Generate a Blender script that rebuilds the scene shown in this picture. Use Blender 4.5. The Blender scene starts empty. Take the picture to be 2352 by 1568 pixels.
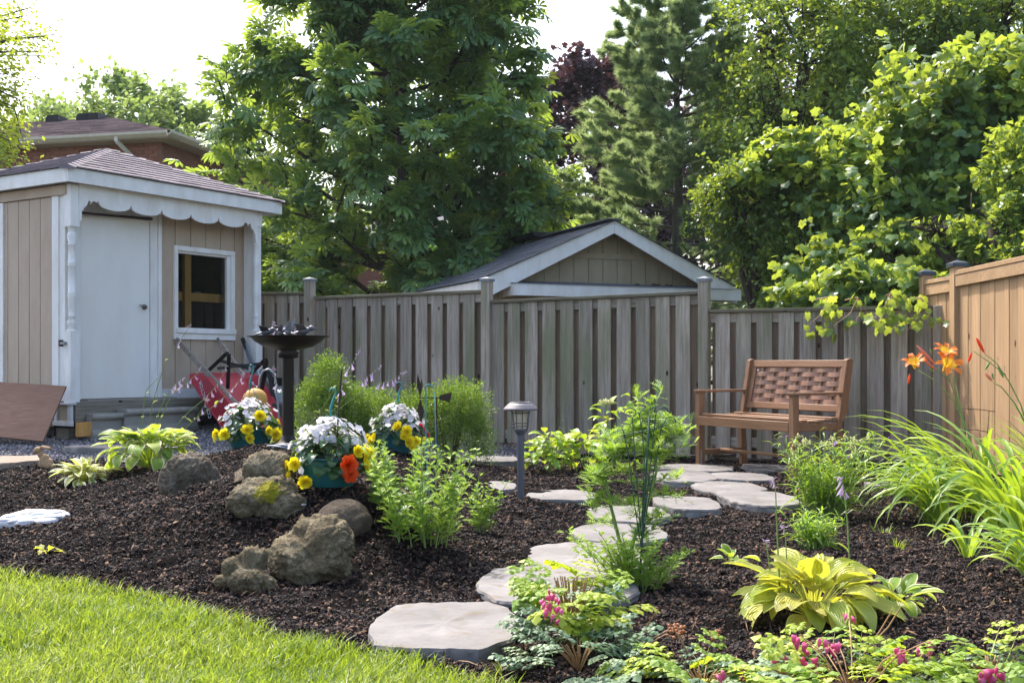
import bpy, math, random
import numpy as np
from mathutils import Vector, Matrix, noise
R = math.radians
rnd = random.Random(7)
rng = np.random.default_rng(7)
sc = bpy.context.scene
COL = sc.collection

# ---------------------------------------------------------------- camera, sky, sun, exposure
EYE = 0.87
F = 2600.0                      # focal length in units of a 2352-wide picture
cd = bpy.data.cameras.new("camera"); cam = bpy.data.objects.new("camera", cd); COL.objects.link(cam)
cam.location = (0, 0, EYE); cam.rotation_euler = (R(90), 0, 0)
cd.sensor_width = 36; cd.lens = 36 * F / 2352; cd.shift_y = 51 / 2352; cd.clip_end = 500; cd.clip_start = 0.05
sc.camera = cam
SUN_AZ = Vector((-0.50, 0.87)).normalized(); SUN_EL = R(52)
w = bpy.data.worlds.new("World"); sc.world = w; w.use_nodes = True
wn = w.node_tree.nodes; wl = w.node_tree.links
for n_ in list(wn): wn.remove(n_)
sky = wn.new("ShaderNodeTexSky"); sky.sky_type = 'NISHITA'; sky.sun_disc = False
sky.sun_elevation = SUN_EL; sky.sun_rotation = math.atan2(SUN_AZ.x, SUN_AZ.y)
sky.air_density = 1.0; sky.dust_density = 4.0; sky.ozone_density = 1.0; sky.altitude = 0
bg = wn.new("ShaderNodeBackground"); bg.inputs[1].default_value = 0.15
wo = wn.new("ShaderNodeOutputWorld")
wl.new(sky.outputs[0], bg.inputs[0]); wl.new(bg.outputs[0], wo.inputs[0])
sd = bpy.data.lights.new("sun", 'SUN'); sd.energy = 2.1; sd.angle = R(0.6); sd.color = (1.0, 0.95, 0.87)
so = bpy.data.objects.new("sun", sd); COL.objects.link(so)
sdir = Vector((SUN_AZ.x * math.cos(SUN_EL), SUN_AZ.y * math.cos(SUN_EL), math.sin(SUN_EL)))
so.rotation_euler = sdir.to_track_quat('Z', 'Y').to_euler()
so.location = sdir * 30
sc.view_settings.view_transform = 'Standard'; sc.view_settings.look = 'None'
sc.view_settings.gamma = 1; sc.view_settings.exposure = 1.64; sc.view_settings.use_curve_mapping = False
sc.cycles.max_bounces = 8; sc.cycles.transparent_max_bounces = 8; sc.cycles.transmission_bounces = 4
sc.cycles.diffuse_bounces = 4; sc.cycles.use_denoising = True

# ---------------------------------------------------------------- ground form
CP = np.array([
 (-8,3,0),(8,3,0),(0,0,0),(0,3,0),(-4,2,0),(4,2,0),(-1,4.2,0),(-2,4.3,0),(-3,4.5,0),(1,5,0),(1,7,0),(1,9,0),(2,8,0),(3,6,0),(5,8,0),
 (.4,10.6,0),(0,9.3,0),(.1,8.0,.0),(0,6.6,.02),(-.05,5,0),(-.05,5.8,.01),
 (-.83,5.2,.31),(-1.3,5.6,.31),(-1.73,7.5,.31),(-.74,7.4,.30),(-1.2,6.6,.33),(-1.0,5.0,.17),(-.72,4.85,.13),(-.70,4.5,.0),(-1.2,4.4,0),
 (-1.7,6,.19),(-2.6,6.2,.04),(-3.2,7.8,.15),(-2.6,7,.12),(-2.2,7.7,.2),(-.38,5.6,.09),(-.38,6.5,.13),(-.25,7.5,.10),
 (-2,9,.14),(-3,9.5,.15),(-4,10.4,.16),(-2,12,.2),(-5,9,.15),(-8,12,.2),(-.8,9,.10),(-.5,10.2,.03),(0,12.5,.0),(8,12,0),(4,9.5,0),(-8,7,.05)], float)
_c2 = .35 ** 2
def _phi(d2): return np.sqrt(d2 + _c2)
_d = ((CP[:, None, :2] - CP[None, :, :2]) ** 2).sum(-1)
_A = np.zeros((len(CP) + 1,) * 2); _A[:-1, :-1] = _phi(_d) - np.eye(len(CP)) * 0.02; _A[-1, :-1] = 1; _A[:-1, -1] = 1
_wt = np.linalg.solve(_A, np.append(CP[:, 2], 0))
def hgt(x, y):
    x = np.asarray(x, float); y = np.asarray(y, float); out = np.full(np.broadcast(x, y).shape, _wt[-1])
    for (cx, cy, _z), wt in zip(CP, _wt[:-1]): out = out + wt * _phi((x - cx) ** 2 + (y - cy) ** 2)
    return np.clip(out, -.03, .36)
def H(x, y): return float(hgt(x, y))
def W(px, py, Y): return Vector(((px - 1176) / F * Y, Y, EYE + (835 - py) / F * Y))
def G(px, py, dz=0.0):                       # where the sight line meets the ground
    Y = 1.6
    while Y < 30:
        p = W(px, py, Y)
        if p.z <= H(p.x, p.y) + dz: break
        Y += .06
    a, b = Y - .06, Y
    for _ in range(12):
        m = (a + b) / 2; p = W(px, py, m)
        if p.z <= H(p.x, p.y) + dz: b = m
        else: a = m
    return W(px, py, b)
def on(x, y, dz=0.0): return Vector((x, y, H(x, y) + dz))

def _hash(ix, iy, s):
    n = (ix * 374761393 + iy * 668265263 + s * 362437) & 0xffffffff
    n = ((n ^ (n >> 13)) * 1274126177) & 0xffffffff
    return ((n ^ (n >> 16)) & 0xffff) / 65535.0
def vn(x, y, f, s=0):
    x = np.asarray(x) * f; y = np.asarray(y) * f
    ix = np.floor(x).astype(np.int64); iy = np.floor(y).astype(np.int64)
    u = x - ix; v = y - iy; u = u * u * (3 - 2 * u); v = v * v * (3 - 2 * v)
    return (_hash(ix, iy, s) * (1 - u) + _hash(ix + 1, iy, s) * u) * (1 - v) + (_hash(ix, iy + 1, s) * (1 - u) + _hash(ix + 1, iy + 1, s) * u) * v

def vn3(P, f, s=0):
    x = P * f; i = np.floor(x).astype(np.int64); u = x - i; u = u * u * (3 - 2 * u); r = 0
    for dx in (0, 1):
        for dy in (0, 1):
            for dz in (0, 1):
                wt_ = (u[:, 0] if dx else 1 - u[:, 0]) * (u[:, 1] if dy else 1 - u[:, 1]) * (u[:, 2] if dz else 1 - u[:, 2]); r = r + wt_ * _hash(i[:, 0] + dx + (i[:, 2] + dz) * 57, i[:, 1] + dy, s)
    return r
# ---------------------------------------------------------------- object helpers
def setp(o, label=None, cat=None, group=None, kind=None):
    if label: o["label"] = label
    if cat: o["category"] = cat
    if group: o["group"] = group
    if kind: o["kind"] = kind
    return o
def thing(name, label, cat, loc=(0, 0, 0), rotz=0.0, group=None):
    o = bpy.data.objects.new(name, None); COL.objects.link(o); o.empty_display_size = .1
    o.location = loc; o.rotation_euler = (0, 0, rotz)
    return setp(o, label, cat, group)
def link(name, mesh, parent=None, loc=None, rot=None, scale=None):
    o = bpy.data.objects.new(name, mesh); COL.objects.link(o)
    if parent is not None: o.parent = parent
    if loc is not None: o.location = loc
    if rot is not None:
        if isinstance(rot, Matrix): o.rotation_euler = rot.to_euler()
        else: o.rotation_euler = rot
    if scale is not None: o.scale = (scale,) * 3 if isinstance(scale, (int, float)) else scale
    return o
def npmesh(name, V, Fc, mats, smooth=False, tint=None, mi=None, uv=None):
    """V (n,3), Fc (m,3) or (m,4) arrays"""
    V = np.asarray(V, np.float32); Fc = np.asarray(Fc, np.int32); k = Fc.shape[1]
    me = bpy.data.meshes.new(name)
    me.vertices.add(len(V)); me.vertices.foreach_set("co", V.ravel())
    me.loops.add(Fc.size); me.loops.foreach_set("vertex_index", Fc.ravel())
    me.polygons.add(len(Fc)); me.polygons.foreach_set("loop_start", np.arange(0, Fc.size, k, dtype=np.int32))
    for m in (mats if isinstance(mats, (list, tuple)) else [mats]): me.materials.append(m)
    if mi is not None: me.polygons.foreach_set("material_index", np.asarray(mi, np.int32))
    me.update(calc_edges=True)
    me.polygons.foreach_set("use_smooth", np.full(len(Fc), bool(smooth)))
    if tint is not None:
        a = me.attributes.new("tint", 'FLOAT', 'POINT'); a.data.foreach_set("value", np.asarray(tint, np.float32))
    if uv is not None:
        l = me.uv_layers.new(name="UVMap"); l.data.foreach_set("uv", np.asarray(uv, np.float32)[Fc.ravel()].ravel())
    return me
class MB:
    def __init__(s): s.v = []; s.f = []; s.m = []
    def add(s, vs, fs, mi=0):
        b = len(s.v); s.v += [tuple(v) for v in vs]; s.f += [tuple(i + b for i in f) for f in fs]; s.m += [mi] * len(fs); return s
    def box(s, c, size, rot=None, mi=0):
        x, y, z = (q / 2 for q in size); c = Vector(c)
        vs = [Vector(p) for p in ((-x,-y,-z),(x,-y,-z),(x,y,-z),(-x,y,-z),(-x,-y,z),(x,-y,z),(x,y,z),(-x,y,z))]
        if rot is not None: vs = [rot @ v for v in vs]
        return s.add([v + c for v in vs], [(3,2,1,0),(4,5,6,7),(0,1,5,4),(1,2,6,5),(2,3,7,6),(3,0,4,7)], mi)
    def bar(s, a, b, wd, th, up=(0, 0, 1), mi=0):
        a = Vector(a); b = Vector(b); d = b - a; L = d.length; z = d.normalized(); x = Vector(up).cross(z)
        if x.length < 1e-4: x = Vector((1, 0, 0)).cross(z)
        x.normalize(); y = z.cross(x)
        return s.box((a + b) / 2, (wd, th, L), Matrix((x, y, z)).transposed(), mi)
    def tube(s, pts, r, seg=6, cap=True, mi=0):
        pts = [Vector(p) for p in pts]; n = len(pts)
        rs = [r] * n if isinstance(r, (int, float)) else list(r)
        vs = []; prev = None
        for i, p in enumerate(pts):
            t = (pts[min(i + 1, n - 1)] - pts[max(i - 1, 0)]);
            if t.length < 1e-9: t = Vector((0, 0, 1))
            t.normalize()
            a = prev if prev is not None else (Vector((1, 0, 0)) if abs(t.x) < .8 else Vector((0, 1, 0)))
            x = (a - t * a.dot(t)).normalized(); prev = x; y = t.cross(x)
            for k in range(seg):
                an = 2 * math.pi * k / seg; vs.append(p + (x * math.cos(an) + y * math.sin(an)) * rs[i])
        fs = [(i * seg + k, i * seg + (k + 1) % seg, (i + 1) * seg + (k + 1) % seg, (i + 1) * seg + k) for i in range(n - 1) for k in range(seg)]
        if cap: fs += [tuple(reversed(range(seg))), tuple((n - 1) * seg + k for k in range(seg))]
        return s.add(vs, fs, mi)
    def lathe(s, prof, seg=20, c=(0, 0, 0), mi=0, cap=False):
        vs = [(c[0] + r * math.cos(2 * math.pi * k / seg), c[1] + r * math.sin(2 * math.pi * k / seg), c[2] + z) for r, z in prof for k in range(seg)]
        n = len(prof)
        fs = [(i * seg + k, i * seg + (k + 1) % seg, (i + 1) * seg + (k + 1) % seg, (i + 1) * seg + k) for i in range(n - 1) for k in range(seg)]
        if cap: fs += [tuple(reversed(range(seg))), tuple((n - 1) * seg + k for k in range(seg))]
        return s.add(vs, fs, mi)
    def prism(s, poly, fn, mi=0):
        """poly: 2D outline; fn(u, v, side) -> 3D, side 0/1"""
        n = len(poly); a = [fn(u, v, 0) for u, v in poly]; b = [fn(u, v, 1) for u, v in poly]
        return s.add(a + b, [tuple(reversed(range(n))), tuple(range(n, 2 * n))] + [(i, (i + 1) % n, n + (i + 1) % n, n + i) for i in range(n)], mi)
    def build(s, name, mats, parent=None, loc=None, smooth=False, bevel=0, **k):
        me = bpy.data.meshes.new(name); me.from_pydata(s.v, [], s.f)
        for m in (mats if isinstance(mats, (list, tuple)) else [mats]): me.materials.append(m)
        if any(s.m): me.polygons.foreach_set("material_index", s.m)
        if smooth: me.polygons.foreach_set("use_smooth", [True] * len(s.f))
        me.update(); o = link(name, me, parent, loc)
        if bevel:
            b = o.modifiers.new("bevel", 'BEVEL'); b.width = bevel; b.segments = 2; b.limit_method = 'ANGLE'; b.angle_limit = R(40)
            me.polygons.foreach_set("use_smooth", [True] * len(s.f))
            if hasattr(me, "set_sharp_from_angle"): me.set_sharp_from_angle(angle=R(35))
        return o
    def off(s, d):
        d = Vector(d); s.v = [tuple(Vector(v) - d) for v in s.v]; return s

# ---------------------------------------------------------------- materials
def lin(h):
    h = h.lstrip('#'); c = [int(h[i:i + 2], 16) / 255 for i in (0, 2, 4)]
    return tuple(x / 12.92 if x <= .04045 else ((x + .055) / 1.055) ** 2.4 for x in c) + (1,)
class NB:
    def __init__(s, name):
        s.m = bpy.data.materials.new(name); s.m.use_nodes = True; s.n = s.m.node_tree.nodes; s.l = s.m.node_tree.links
        s.b = s.n["Principled BSDF"]; s.o = s.n["Material Output"]; s._co = None
    def node(s, t, **k):
        n = s.n.new(t)
        for a, v in k.items(): setattr(n, a, v)
        return n
    def con(s, a, b): s.l.new(a, b)
    def co(s, scale=(1, 1, 1), gen='Object', rand=True):
        tc = s.node("ShaderNodeTexCoord"); mp = s.node("ShaderNodeMapping"); mp.inputs["Scale"].default_value = scale
        s.con(tc.outputs[gen], mp.inputs[0])
        if rand:
            oi = s.node("ShaderNodeObjectInfo"); mu = s.node("ShaderNodeMath", operation='MULTIPLY'); mu.inputs[1].default_value = 37.0
            s.con(oi.outputs["Random"], mu.inputs[0]); s.con(mu.outputs[0], mp.inputs["Location"])
        return mp.outputs[0]
    def noise(s, co, scale, detail=4, rough=.55, dist=0):
        n = s.node("ShaderNodeTexNoise"); n.inputs["Scale"].default_value = scale; n.inputs["Detail"].default_value = detail
        n.inputs["Roughness"].default_value = rough; n.inputs["Distortion"].default_value = dist; s.con(co, n.inputs["Vector"]); return n.outputs["Fac"]
    def voro(s, co, scale, out="Distance"):
        n = s.node("ShaderNodeTexVoronoi"); n.inputs["Scale"].default_value = scale; s.con(co, n.inputs["Vector"]); return n.outputs[out]
    def ramp(s, fac, stops):
        n = s.node("ShaderNodeValToRGB"); e = n.color_ramp.elements
        while len(e) < len(stops): e.new(.5)
        for q, (p, c) in zip(e, stops):
            q.position = p; q.color = c if not isinstance(c, (int, float)) else (c, c, c, 1)
        s.con(fac, n.inputs[0]); return n.outputs[0]
    def mix(s, f, a, b, mode='MIX'):
        n = s.node("ShaderNodeMix", data_type='RGBA', blend_type=mode)
        for i, v in ((0, f), (6, a), (7, b)):
            if hasattr(v, "is_linked") or isinstance(v, bpy.types.NodeSocket): s.con(v, n.inputs[i])
            else: n.inputs[i].default_value = v
        return n.outputs[2]
    def math(s, op, a, b=0.0):
        n = s.node("ShaderNodeMath", operation=op)
        for i, v in enumerate((a, b)):
            if isinstance(v, bpy.types.NodeSocket): s.con(v, n.inputs[i])
            else: n.inputs[i].default_value = v
        return n.outputs[0]
    def rand(s): return s.node("ShaderNodeObjectInfo").outputs["Random"]
    def attr(s, name="tint"):
        a = s.node("ShaderNodeAttribute"); a.attribute_name = name; return a.outputs["Fac"]
    def bump(s, h, st=.3, d=.01):
        n = s.node("ShaderNodeBump"); n.inputs["Strength"].default_value = st; n.inputs["Distance"].default_value = d
        s.con(h, n.inputs["Height"]); s.con(n.outputs[0], s.b.inputs["Normal"]); return n.outputs[0]
    def fin(s, col, rough=.6, metal=0, spec=.5):
        if isinstance(col, bpy.types.NodeSocket): s.con(col, s.b.inputs["Base Color"])
        else: s.b.inputs["Base Color"].default_value = col
        if isinstance(rough, bpy.types.NodeSocket): s.con(rough, s.b.inputs["Roughness"])
        else: s.b.inputs["Roughness"].default_value = rough
        s.b.inputs["Metallic"].default_value = metal; s.b.inputs["Specular IOR Level"].default_value = spec
        return s.m
def paint(name, h, dirt=.25, rough=.5, sc_=6):
    b = NB(name); c = b.co((1, 1, .35)); n = b.noise(c, sc_, 6, .65); base = lin(h)
    d = tuple(q * (1 - dirt) * k for q, k in zip(base[:3], (1, .96, .9))) + (1,)
    col = b.mix(b.ramp(n, [(.35, 0.0), (.75, 1.0)]), base, d); b.bump(b.noise(c, 60, 3), .12, .004); return b.fin(col, rough)
def plain(name, h, rough=.5, metal=0, var=.2):
    b = NB(name); c = b.co(); n = b.noise(c, 9, 4); a = lin(h); d = tuple(q * (1 - var) for q in a[:3]) + (1,)
    return b.fin(b.mix(n, a, d), rough, metal)
def wood(name, stops, along='Z', grain=1.0, rough=.7, knots=True, rv=.45, algae=None, bumpv=.4):
    b = NB(name); s_ = {'Z': (26, 26, 1.2), 'X': (1.2, 26, 26), 'Y': (26, 1.2, 26)}[along]
    c = b.co(s_); n = b.noise(c, 1.6 * grain, 7, .62, .6); fine = b.noise(c, 7 * grain, 3, .6)
    g = b.math('ADD', b.math('MULTIPLY', n, .75), b.math('MULTIPLY', fine, .25))
    col = b.ramp(g, stops)
    c1 = b.co((1, 1, 1)); big = b.noise(b.co({'Z': (3, 3, .8), 'X': (.8, 3, 3), 'Y': (3, .8, 3)}[along]), 1.5, 3)
    col = b.mix(b.math('MULTIPLY', b.ramp(big, [(.35, 0.), (.7, 1.)]), .5), col, tuple(q * .62 for q in stops[1][1][:3]) + (1,))
    r = b.math('MULTIPLY', b.math('SUBTRACT', b.rand(), .5), rv)
    hs = b.node("ShaderNodeHueSaturation"); b.con(b.math('ADD', r, 1.0), hs.inputs["Value"]); b.con(col, hs.inputs["Color"]); col = hs.outputs[0]
    if algae:
        f = b.math('MULTIPLY', b.ramp(b.noise(b.co((2.5, 2.5, .5)), 1.3, 4), [(.5, 0.), (.68, 1.)]), .75)
        col = b.mix(f, col, algae)
    if knots:
        k = b.voro(b.co({'Z': (5, 5, 2.6), 'X': (2.6, 5, 5), 'Y': (5, 2.6, 5)}[along]), 1.15)
        col = b.mix(b.ramp(k, [(.05, 1.), (.1, 0.)]), col, tuple(q * .22 for q in stops[0][1][:3]) + (1,))
    b.bump(g, bumpv, .004); return b.fin(col, rough, 0, .3)
lin0 = lin
def leafm(name, a, bcol, ccol, trans, tf=.42, rough=.42, spec=.5, veins=None, edge=None, k=(1.14, 1.05, 1.1)):
    def lin(h, L0=lin0):
        c = L0(h); s = k if c[1] > c[0] * .95 and c[1] > c[2] else (1, 1, 1); return tuple(min(.95, q * f) for q, f in zip(c[:3], s)) + (1,)
    """leaf: colour from tint between a, b, c; trans = colour of the light that comes through"""
    b = NB(name); t = b.math('FRACT', b.math('ADD', b.attr(), b.rand()))
    col = b.ramp(t, [(0., lin(a)), (.5, lin(bcol)), (1., lin(ccol))])
    tr = b.mix(.55, col, lin(trans))
    if veins or edge:
        uv = b.node("ShaderNodeUVMap"); sp = b.node("ShaderNodeSeparateXYZ"); b.con(uv.outputs[0], sp.inputs[0])
        u = b.math('ABSOLUTE', sp.outputs[0])
        if veins:
            st = b.math('ABSOLUTE', b.math('SINE', b.math('MULTIPLY', u, veins)))
            col = b.mix(b.ramp(st, [(.0, .75), (.55, 0.)]), col, tuple(q * .5 for q in lin(bcol)[:3]) + (1,))
            b.bump(st, .6, .006)
        if edge:
            nn = b.noise(b.co((1, 1, 1)), 40, 3); e = b.math('ADD', u, b.math('MULTIPLY', b.math('SUBTRACT', nn, .5), .35))
            f = b.ramp(e, [(edge[1], 0.), (edge[1] + .1, 1.)]); col = b.mix(f, col, lin(edge[0])); tr = b.mix(b.math('MULTIPLY', f, .6), tr, lin(edge[0]))
    else:
        b.bump(b.noise(b.co(), 90, 2), .15, .002)
    b.fin(col, rough, 0, spec)
    tb = b.node("ShaderNodeBsdfTranslucent"); b.con(tr, tb.inputs[0])
    mx = b.node("ShaderNodeMixShader"); mx.inputs[0].default_value = tf
    b.con(b.b.outputs[0], mx.inputs[1]); b.con(tb.outputs[0], mx.inputs[2]); b.con(mx.outputs[0], b.o.inputs[0]); return b.m
M = {}
M['white'] = paint('white_paint', '#edeae6', .22); M['door'] = paint('door_paint', '#ece9e4', .12, .45, 2)
M['tan'] = paint('tan_siding', '#bda893', .2, .7, 5); M['tan2'] = paint('olive_tan_siding', '#a8997f', .22, .75, 5)
M['aged_white'] = paint('aged_white_paint', '#d9d9da', .4)
GW = [(.25, lin('#584c41')), (.48, lin('#9a8d7f')), (.75, lin('#c5baab'))]
M['grey_wood'] = wood('weathered_wood', GW, algae=lin('#6f7350'))
M['grey_wood_b'] = wood('weathered_wood_rear', [(.25, lin('#4c3c33')), (.5, lin('#85715f')), (.8, lin('#a49585'))], rv=.5)
M['grey_rail'] = wood('weathered_rail', GW, 'X')
M['cap_wood'] = wood('mossy_cap_wood', [(.25, lin('#423d31')), (.5, lin('#6d6653')), (.8, lin('#8d8670'))], 'X')
M['timber'] = wood('old_timber', [(.25, lin('#4b443a')), (.5, lin('#80796c')), (.8, lin('#a59d8c'))], 'X', bumpv=.6)
M['cedar'] = wood('new_cedar', [(.2, lin('#85674a')), (.5, lin('#af8d68')), (.8, lin('#c8aa86'))], rv=.3, bumpv=.3)
M['cedar_x'] = wood('new_cedar_rail', [(.2, lin('#8c6c4c')), (.5, lin('#b3916c')), (.8, lin('#ccae8a'))], 'Y', rv=.22, bumpv=.2)
M['stud'] = wood('pine_stud', [(.2, lin('#b07a3c')), (.5, lin('#d19a55')), (.8, lin('#e2b272'))], rv=.1)
M['ply'] = wood('stained_plywood', [(.2, lin('#6a4a38')), (.5, lin('#86634f')), (.85, lin('#a08474'))], 'X', 1.6, .7, False, .05)
BW = [(.2, lin('#6c4d36')), (.5, lin('#8c684c')), (.85, lin('#a58365'))]
M['bench_x'] = wood('bench_wood_x', BW, 'X', 1.6, .45, False, .12, bumpv=.1)
M['bench_z'] = wood('bench_wood_z', BW, 'Z', 1.6, .45, False, .12, bumpv=.1)
M['weave'] = wood('bench_weave', [(.2, lin('#745340')), (.5, lin('#93705c')), (.85, lin('#ad8c78'))], 'X', 1.6, .45, False, .14, bumpv=.1)
def _shingle(name, a, c):
    b = NB(name); n = b.noise(b.co(), 220, 2, .7); col = b.mix(n, lin(a), lin(c))
    hs = b.node("ShaderNodeHueSaturation"); b.con(b.math('ADD', b.math('MULTIPLY', b.math('SUBTRACT', b.rand(), .5), .45), 1.0), hs.inputs["Value"]); b.con(col, hs.inputs["Color"])
    b.bump(n, .5, .003); return b.fin(hs.outputs[0], .9, 0, .2)
M['shingle'] = _shingle('shed_shingle', '#4f474b', '#a0969b'); M['shingle_grey'] = _shingle('dark_shingle', '#3f4044', '#77797f')
M['shingle_red'] = _shingle('red_brown_shingle', '#6d5a58', '#a8938d')
def _tint_shingle(name, a, c):
    b = NB(name); n = b.noise(b.co(), 200, 2, .7); col = b.mix(n, lin(a), lin(c))
    hs = b.node("ShaderNodeHueSaturation"); b.con(b.math('ADD', b.math('MULTIPLY', b.attr(), .8), .65), hs.inputs["Value"]); b.con(col, hs.inputs["Color"]); return b.fin(hs.outputs[0], .9, 0, .2)
M['shingle_tint'] = _tint_shingle('roof_shingle_field', '#756462', '#a3918d')
M['brick'] = _shingle('red_brick', '#7d4f40', '#a97563')
def _brickwall():
    b = NB('brick_wall_far'); t = b.node("ShaderNodeTexBrick"); mp_ = b.node("ShaderNodeTexCoord"); sx_ = b.node("ShaderNodeSeparateXYZ"); b.con(mp_.outputs['Object'], sx_.inputs[0]); cx_ = b.node("ShaderNodeCombineXYZ"); b.con(b.math('ADD', sx_.outputs[0], sx_.outputs[1]), cx_.inputs[0]); b.con(sx_.outputs[2], cx_.inputs[1]); b.con(cx_.outputs[0], t.inputs[0]); t.inputs["Scale"].default_value = 4.5
    t.inputs["Color1"].default_value = lin('#9a5f49'); t.inputs["Color2"].default_value = lin('#7f4a38'); t.inputs["Mortar"].default_value = lin('#b0a294'); return b.fin(t.outputs[0], .9)
M['brickwall'] = _brickwall(); M['mortar'] = plain('mortar', '#8d7466', .95)
M['metal_black'] = plain('black_metal', '#1b1a1b', .4, .6); M['metal_grey'] = plain('grey_metal', '#8b8f96', .35, .7)
M['steel'] = plain('galvanised_tray', '#8d97a3', .4, .5); M['red'] = paint('red_tray', '#b8263c', .25, .35, 3)
M['iron'] = plain('bath_bronze', '#2e2a28', .38, .75); M['pewter'] = plain('pewter_figure', '#6c6c72', .45, .7)
M['rust'] = plain('rusty_metal', '#4c3a31', .8, .4); M['lampm'] = plain('lamp_plastic', '#6a6568', .55); M['lampd'] = plain('lamp_post_plastic', '#57585f', .6)
M['cap_metal'] = plain('post_cap_metal', '#39454f', .5, .3); M['capgrey'] = plain('post_cap_grey', '#7d8287', .6)
M['greenwire'] = plain('green_wire', '#1f4a38', .5); M['tealwire'] = plain('teal_wire', '#4d8f93', .5)
M['teal'] = plain('teal_plastic', '#1b6a72', .42, 0, .3); M['soil'] = plain('dark_soil', '#1d1613', .95)
M['black'] = plain('dark_recess', '#0d0c0b', .9); M['blackplastic'] = plain('black_plastic', '#17171a', .5)
M['gutter'] = paint('cream_gutter', '#d9d2c3', .12); M['soffit'] = paint('soffit', '#b9b2a6', .1)
M['concrete'] = paint('cast_concrete', '#99958b', .3, .9, 8)
M['knob'] = plain('satin_nickel', '#8c8678', .3, .9); M['rod'] = plain('dark_rod', '#3a2723', .6, .2)
M['letter'] = plain('white_lettering', '#e3dce8', .5); M['cable'] = plain('grey_cable', '#a9acb4', .5)
M['yellowball'] = plain('mustard_straw', '#c29345', .7)
def _glass():
    b = NB('window_glass'); g = b.node("ShaderNodeBsdfGlossy"); g.inputs["Roughness"].default_value = .02; t = b.node("ShaderNodeBsdfTransparent")
    t.inputs[0].default_value = (.75, .8, .78, 1); f = b.node("ShaderNodeFresnel"); f.inputs[0].default_value = 1.6; mx = b.node("ShaderNodeMixShader")
    b.con(f.outputs[0], mx.inputs[0]); b.con(t.outputs[0], mx.inputs[1]); b.con(g.outputs[0], mx.inputs[2]); b.con(mx.outputs[0], b.o.inputs[0]); return b.m
M['glass'] = _glass()
def _frost():
    b = NB('lantern_lens'); b.fin(lin('#d8d2c2'), .25); tb = b.node("ShaderNodeBsdfTranslucent"); tb.inputs[0].default_value = lin('#e8e2cc')
    mx = b.node("ShaderNodeMixShader"); mx.inputs[0].default_value = .6; b.con(b.b.outputs[0], mx.inputs[1]); b.con(tb.outputs[0], mx.inputs[2]); b.con(mx.outputs[0], b.o.inputs[0]); return b.m
M['lens'] = _frost()
def _flag():
    b = NB('flagstone'); c = b.co(); n = b.noise(c, 3, 8, .65); s1 = b.noise(b.co((1, 1, .2)), 14, 5)
    col = b.ramp(n, [(.25, lin('#585553')), (.5, lin('#736f6d')), (.78, lin('#8b8785'))]); col = b.mix(b.math('MULTIPLY', b.ramp(s1, [(.55, 0.), (.7, 1.)]), .75), col, lin('#645747'))
    b.bump(b.math('ADD', n, b.math('MULTIPLY', b.noise(c, 45, 4), .25)), .7, .012); return b.fin(col, .75, 0, .35)
M['flag'] = _flag()
M['slab'] = paint('tan_slab', '#8d7d6d', .3, .9, 4)
def _rock(name, a, c, d, moss=None):
    b = NB(name); co_ = b.co(rand=True); n = b.noise(co_, 17, 10, .72); col = b.ramp(n, [(.3, lin(a)), (.52, lin(c)), (.72, lin(d))])
    n2 = b.noise(co_, 85, 5, .75); col = b.mix(b.math('MULTIPLY', b.ramp(n2, [(.48, 0.), (.62, 1.)]), .6), col, lin(a))
    if moss:
        f = b.ramp(b.math('ADD', b.math('MULTIPLY', b.attr('moss'), .7), b.math('MULTIPLY', b.noise(co_, 26, 5, .7), .9)), [(.80, 0.), (.88, 1.)]); col = b.mix(f, col, b.mix(n2, lin('#6d7020'), lin('#a2941f')))
    b.bump(b.math('ADD', n, b.math('MULTIPLY', n2, .45)), 1.0, .022); return b.fin(col, .92, 0, .2)
M['rock'] = _rock('limestone', '#3c3325', '#766a52', '#aea285'); M['rock_moss'] = _rock('mossy_limestone', '#3e3628', '#7b705a', '#b2a78d', True)
M['rock_grey'] = _rock('grey_rock', '#40372d', '#736858', '#9d9180'); M['rock_smooth'] = _rock('smooth_rock', '#3f362d', '#61564a', '#7d7264')
def _mulch():
    b = NB('dark_mulch'); c = b.co(rand=False); n = b.noise(c, 60, 6, .7); v = b.voro(c, 90, "Color")
    col = b.ramp(b.math('ADD', b.math('MULTIPLY', n, .6), b.math('MULTIPLY', b.node("ShaderNodeSeparateColor").outputs[0], 0)), [(.3, lin('#0e0807')), (.55, lin('#1c120f')), (.75, lin('#33231d'))])
    b.bump(n, 1.0, .03); return b.fin(col, .95, 0, .08)
M['mulch'] = _mulch()
def _crumb(name, stops, rough=.8):
    b = NB(name); col = b.ramp(b.attr(), stops); b.bump(b.noise(b.co(rand=False), 120, 3), .5, .004); return b.fin(col, rough, 0, .35)
M['crumb'] = _crumb('mulch_crumb', [(0., lin('#120b09')), (.45, lin('#261a16')), (.82, lin('#3e2c25')), (.95, lin('#6a4c38')), (1., lin('#a08260'))])
M['gravelb'] = plain('gravel_base', '#454345', .95, 0, .5)
M['gravel'] = _crumb('gravel_stone', [(0., lin('#3c3b40')), (.5, lin('#68656c')), (.9, lin('#8a878a')), (1., lin('#a9a097'))])
M['farground'] = plain('far_ground', '#4b4a2c', .95, 0, .5); M['lawnsoil'] = plain('lawn_soil', '#3b4a1c', .95, 0, .4)
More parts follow.
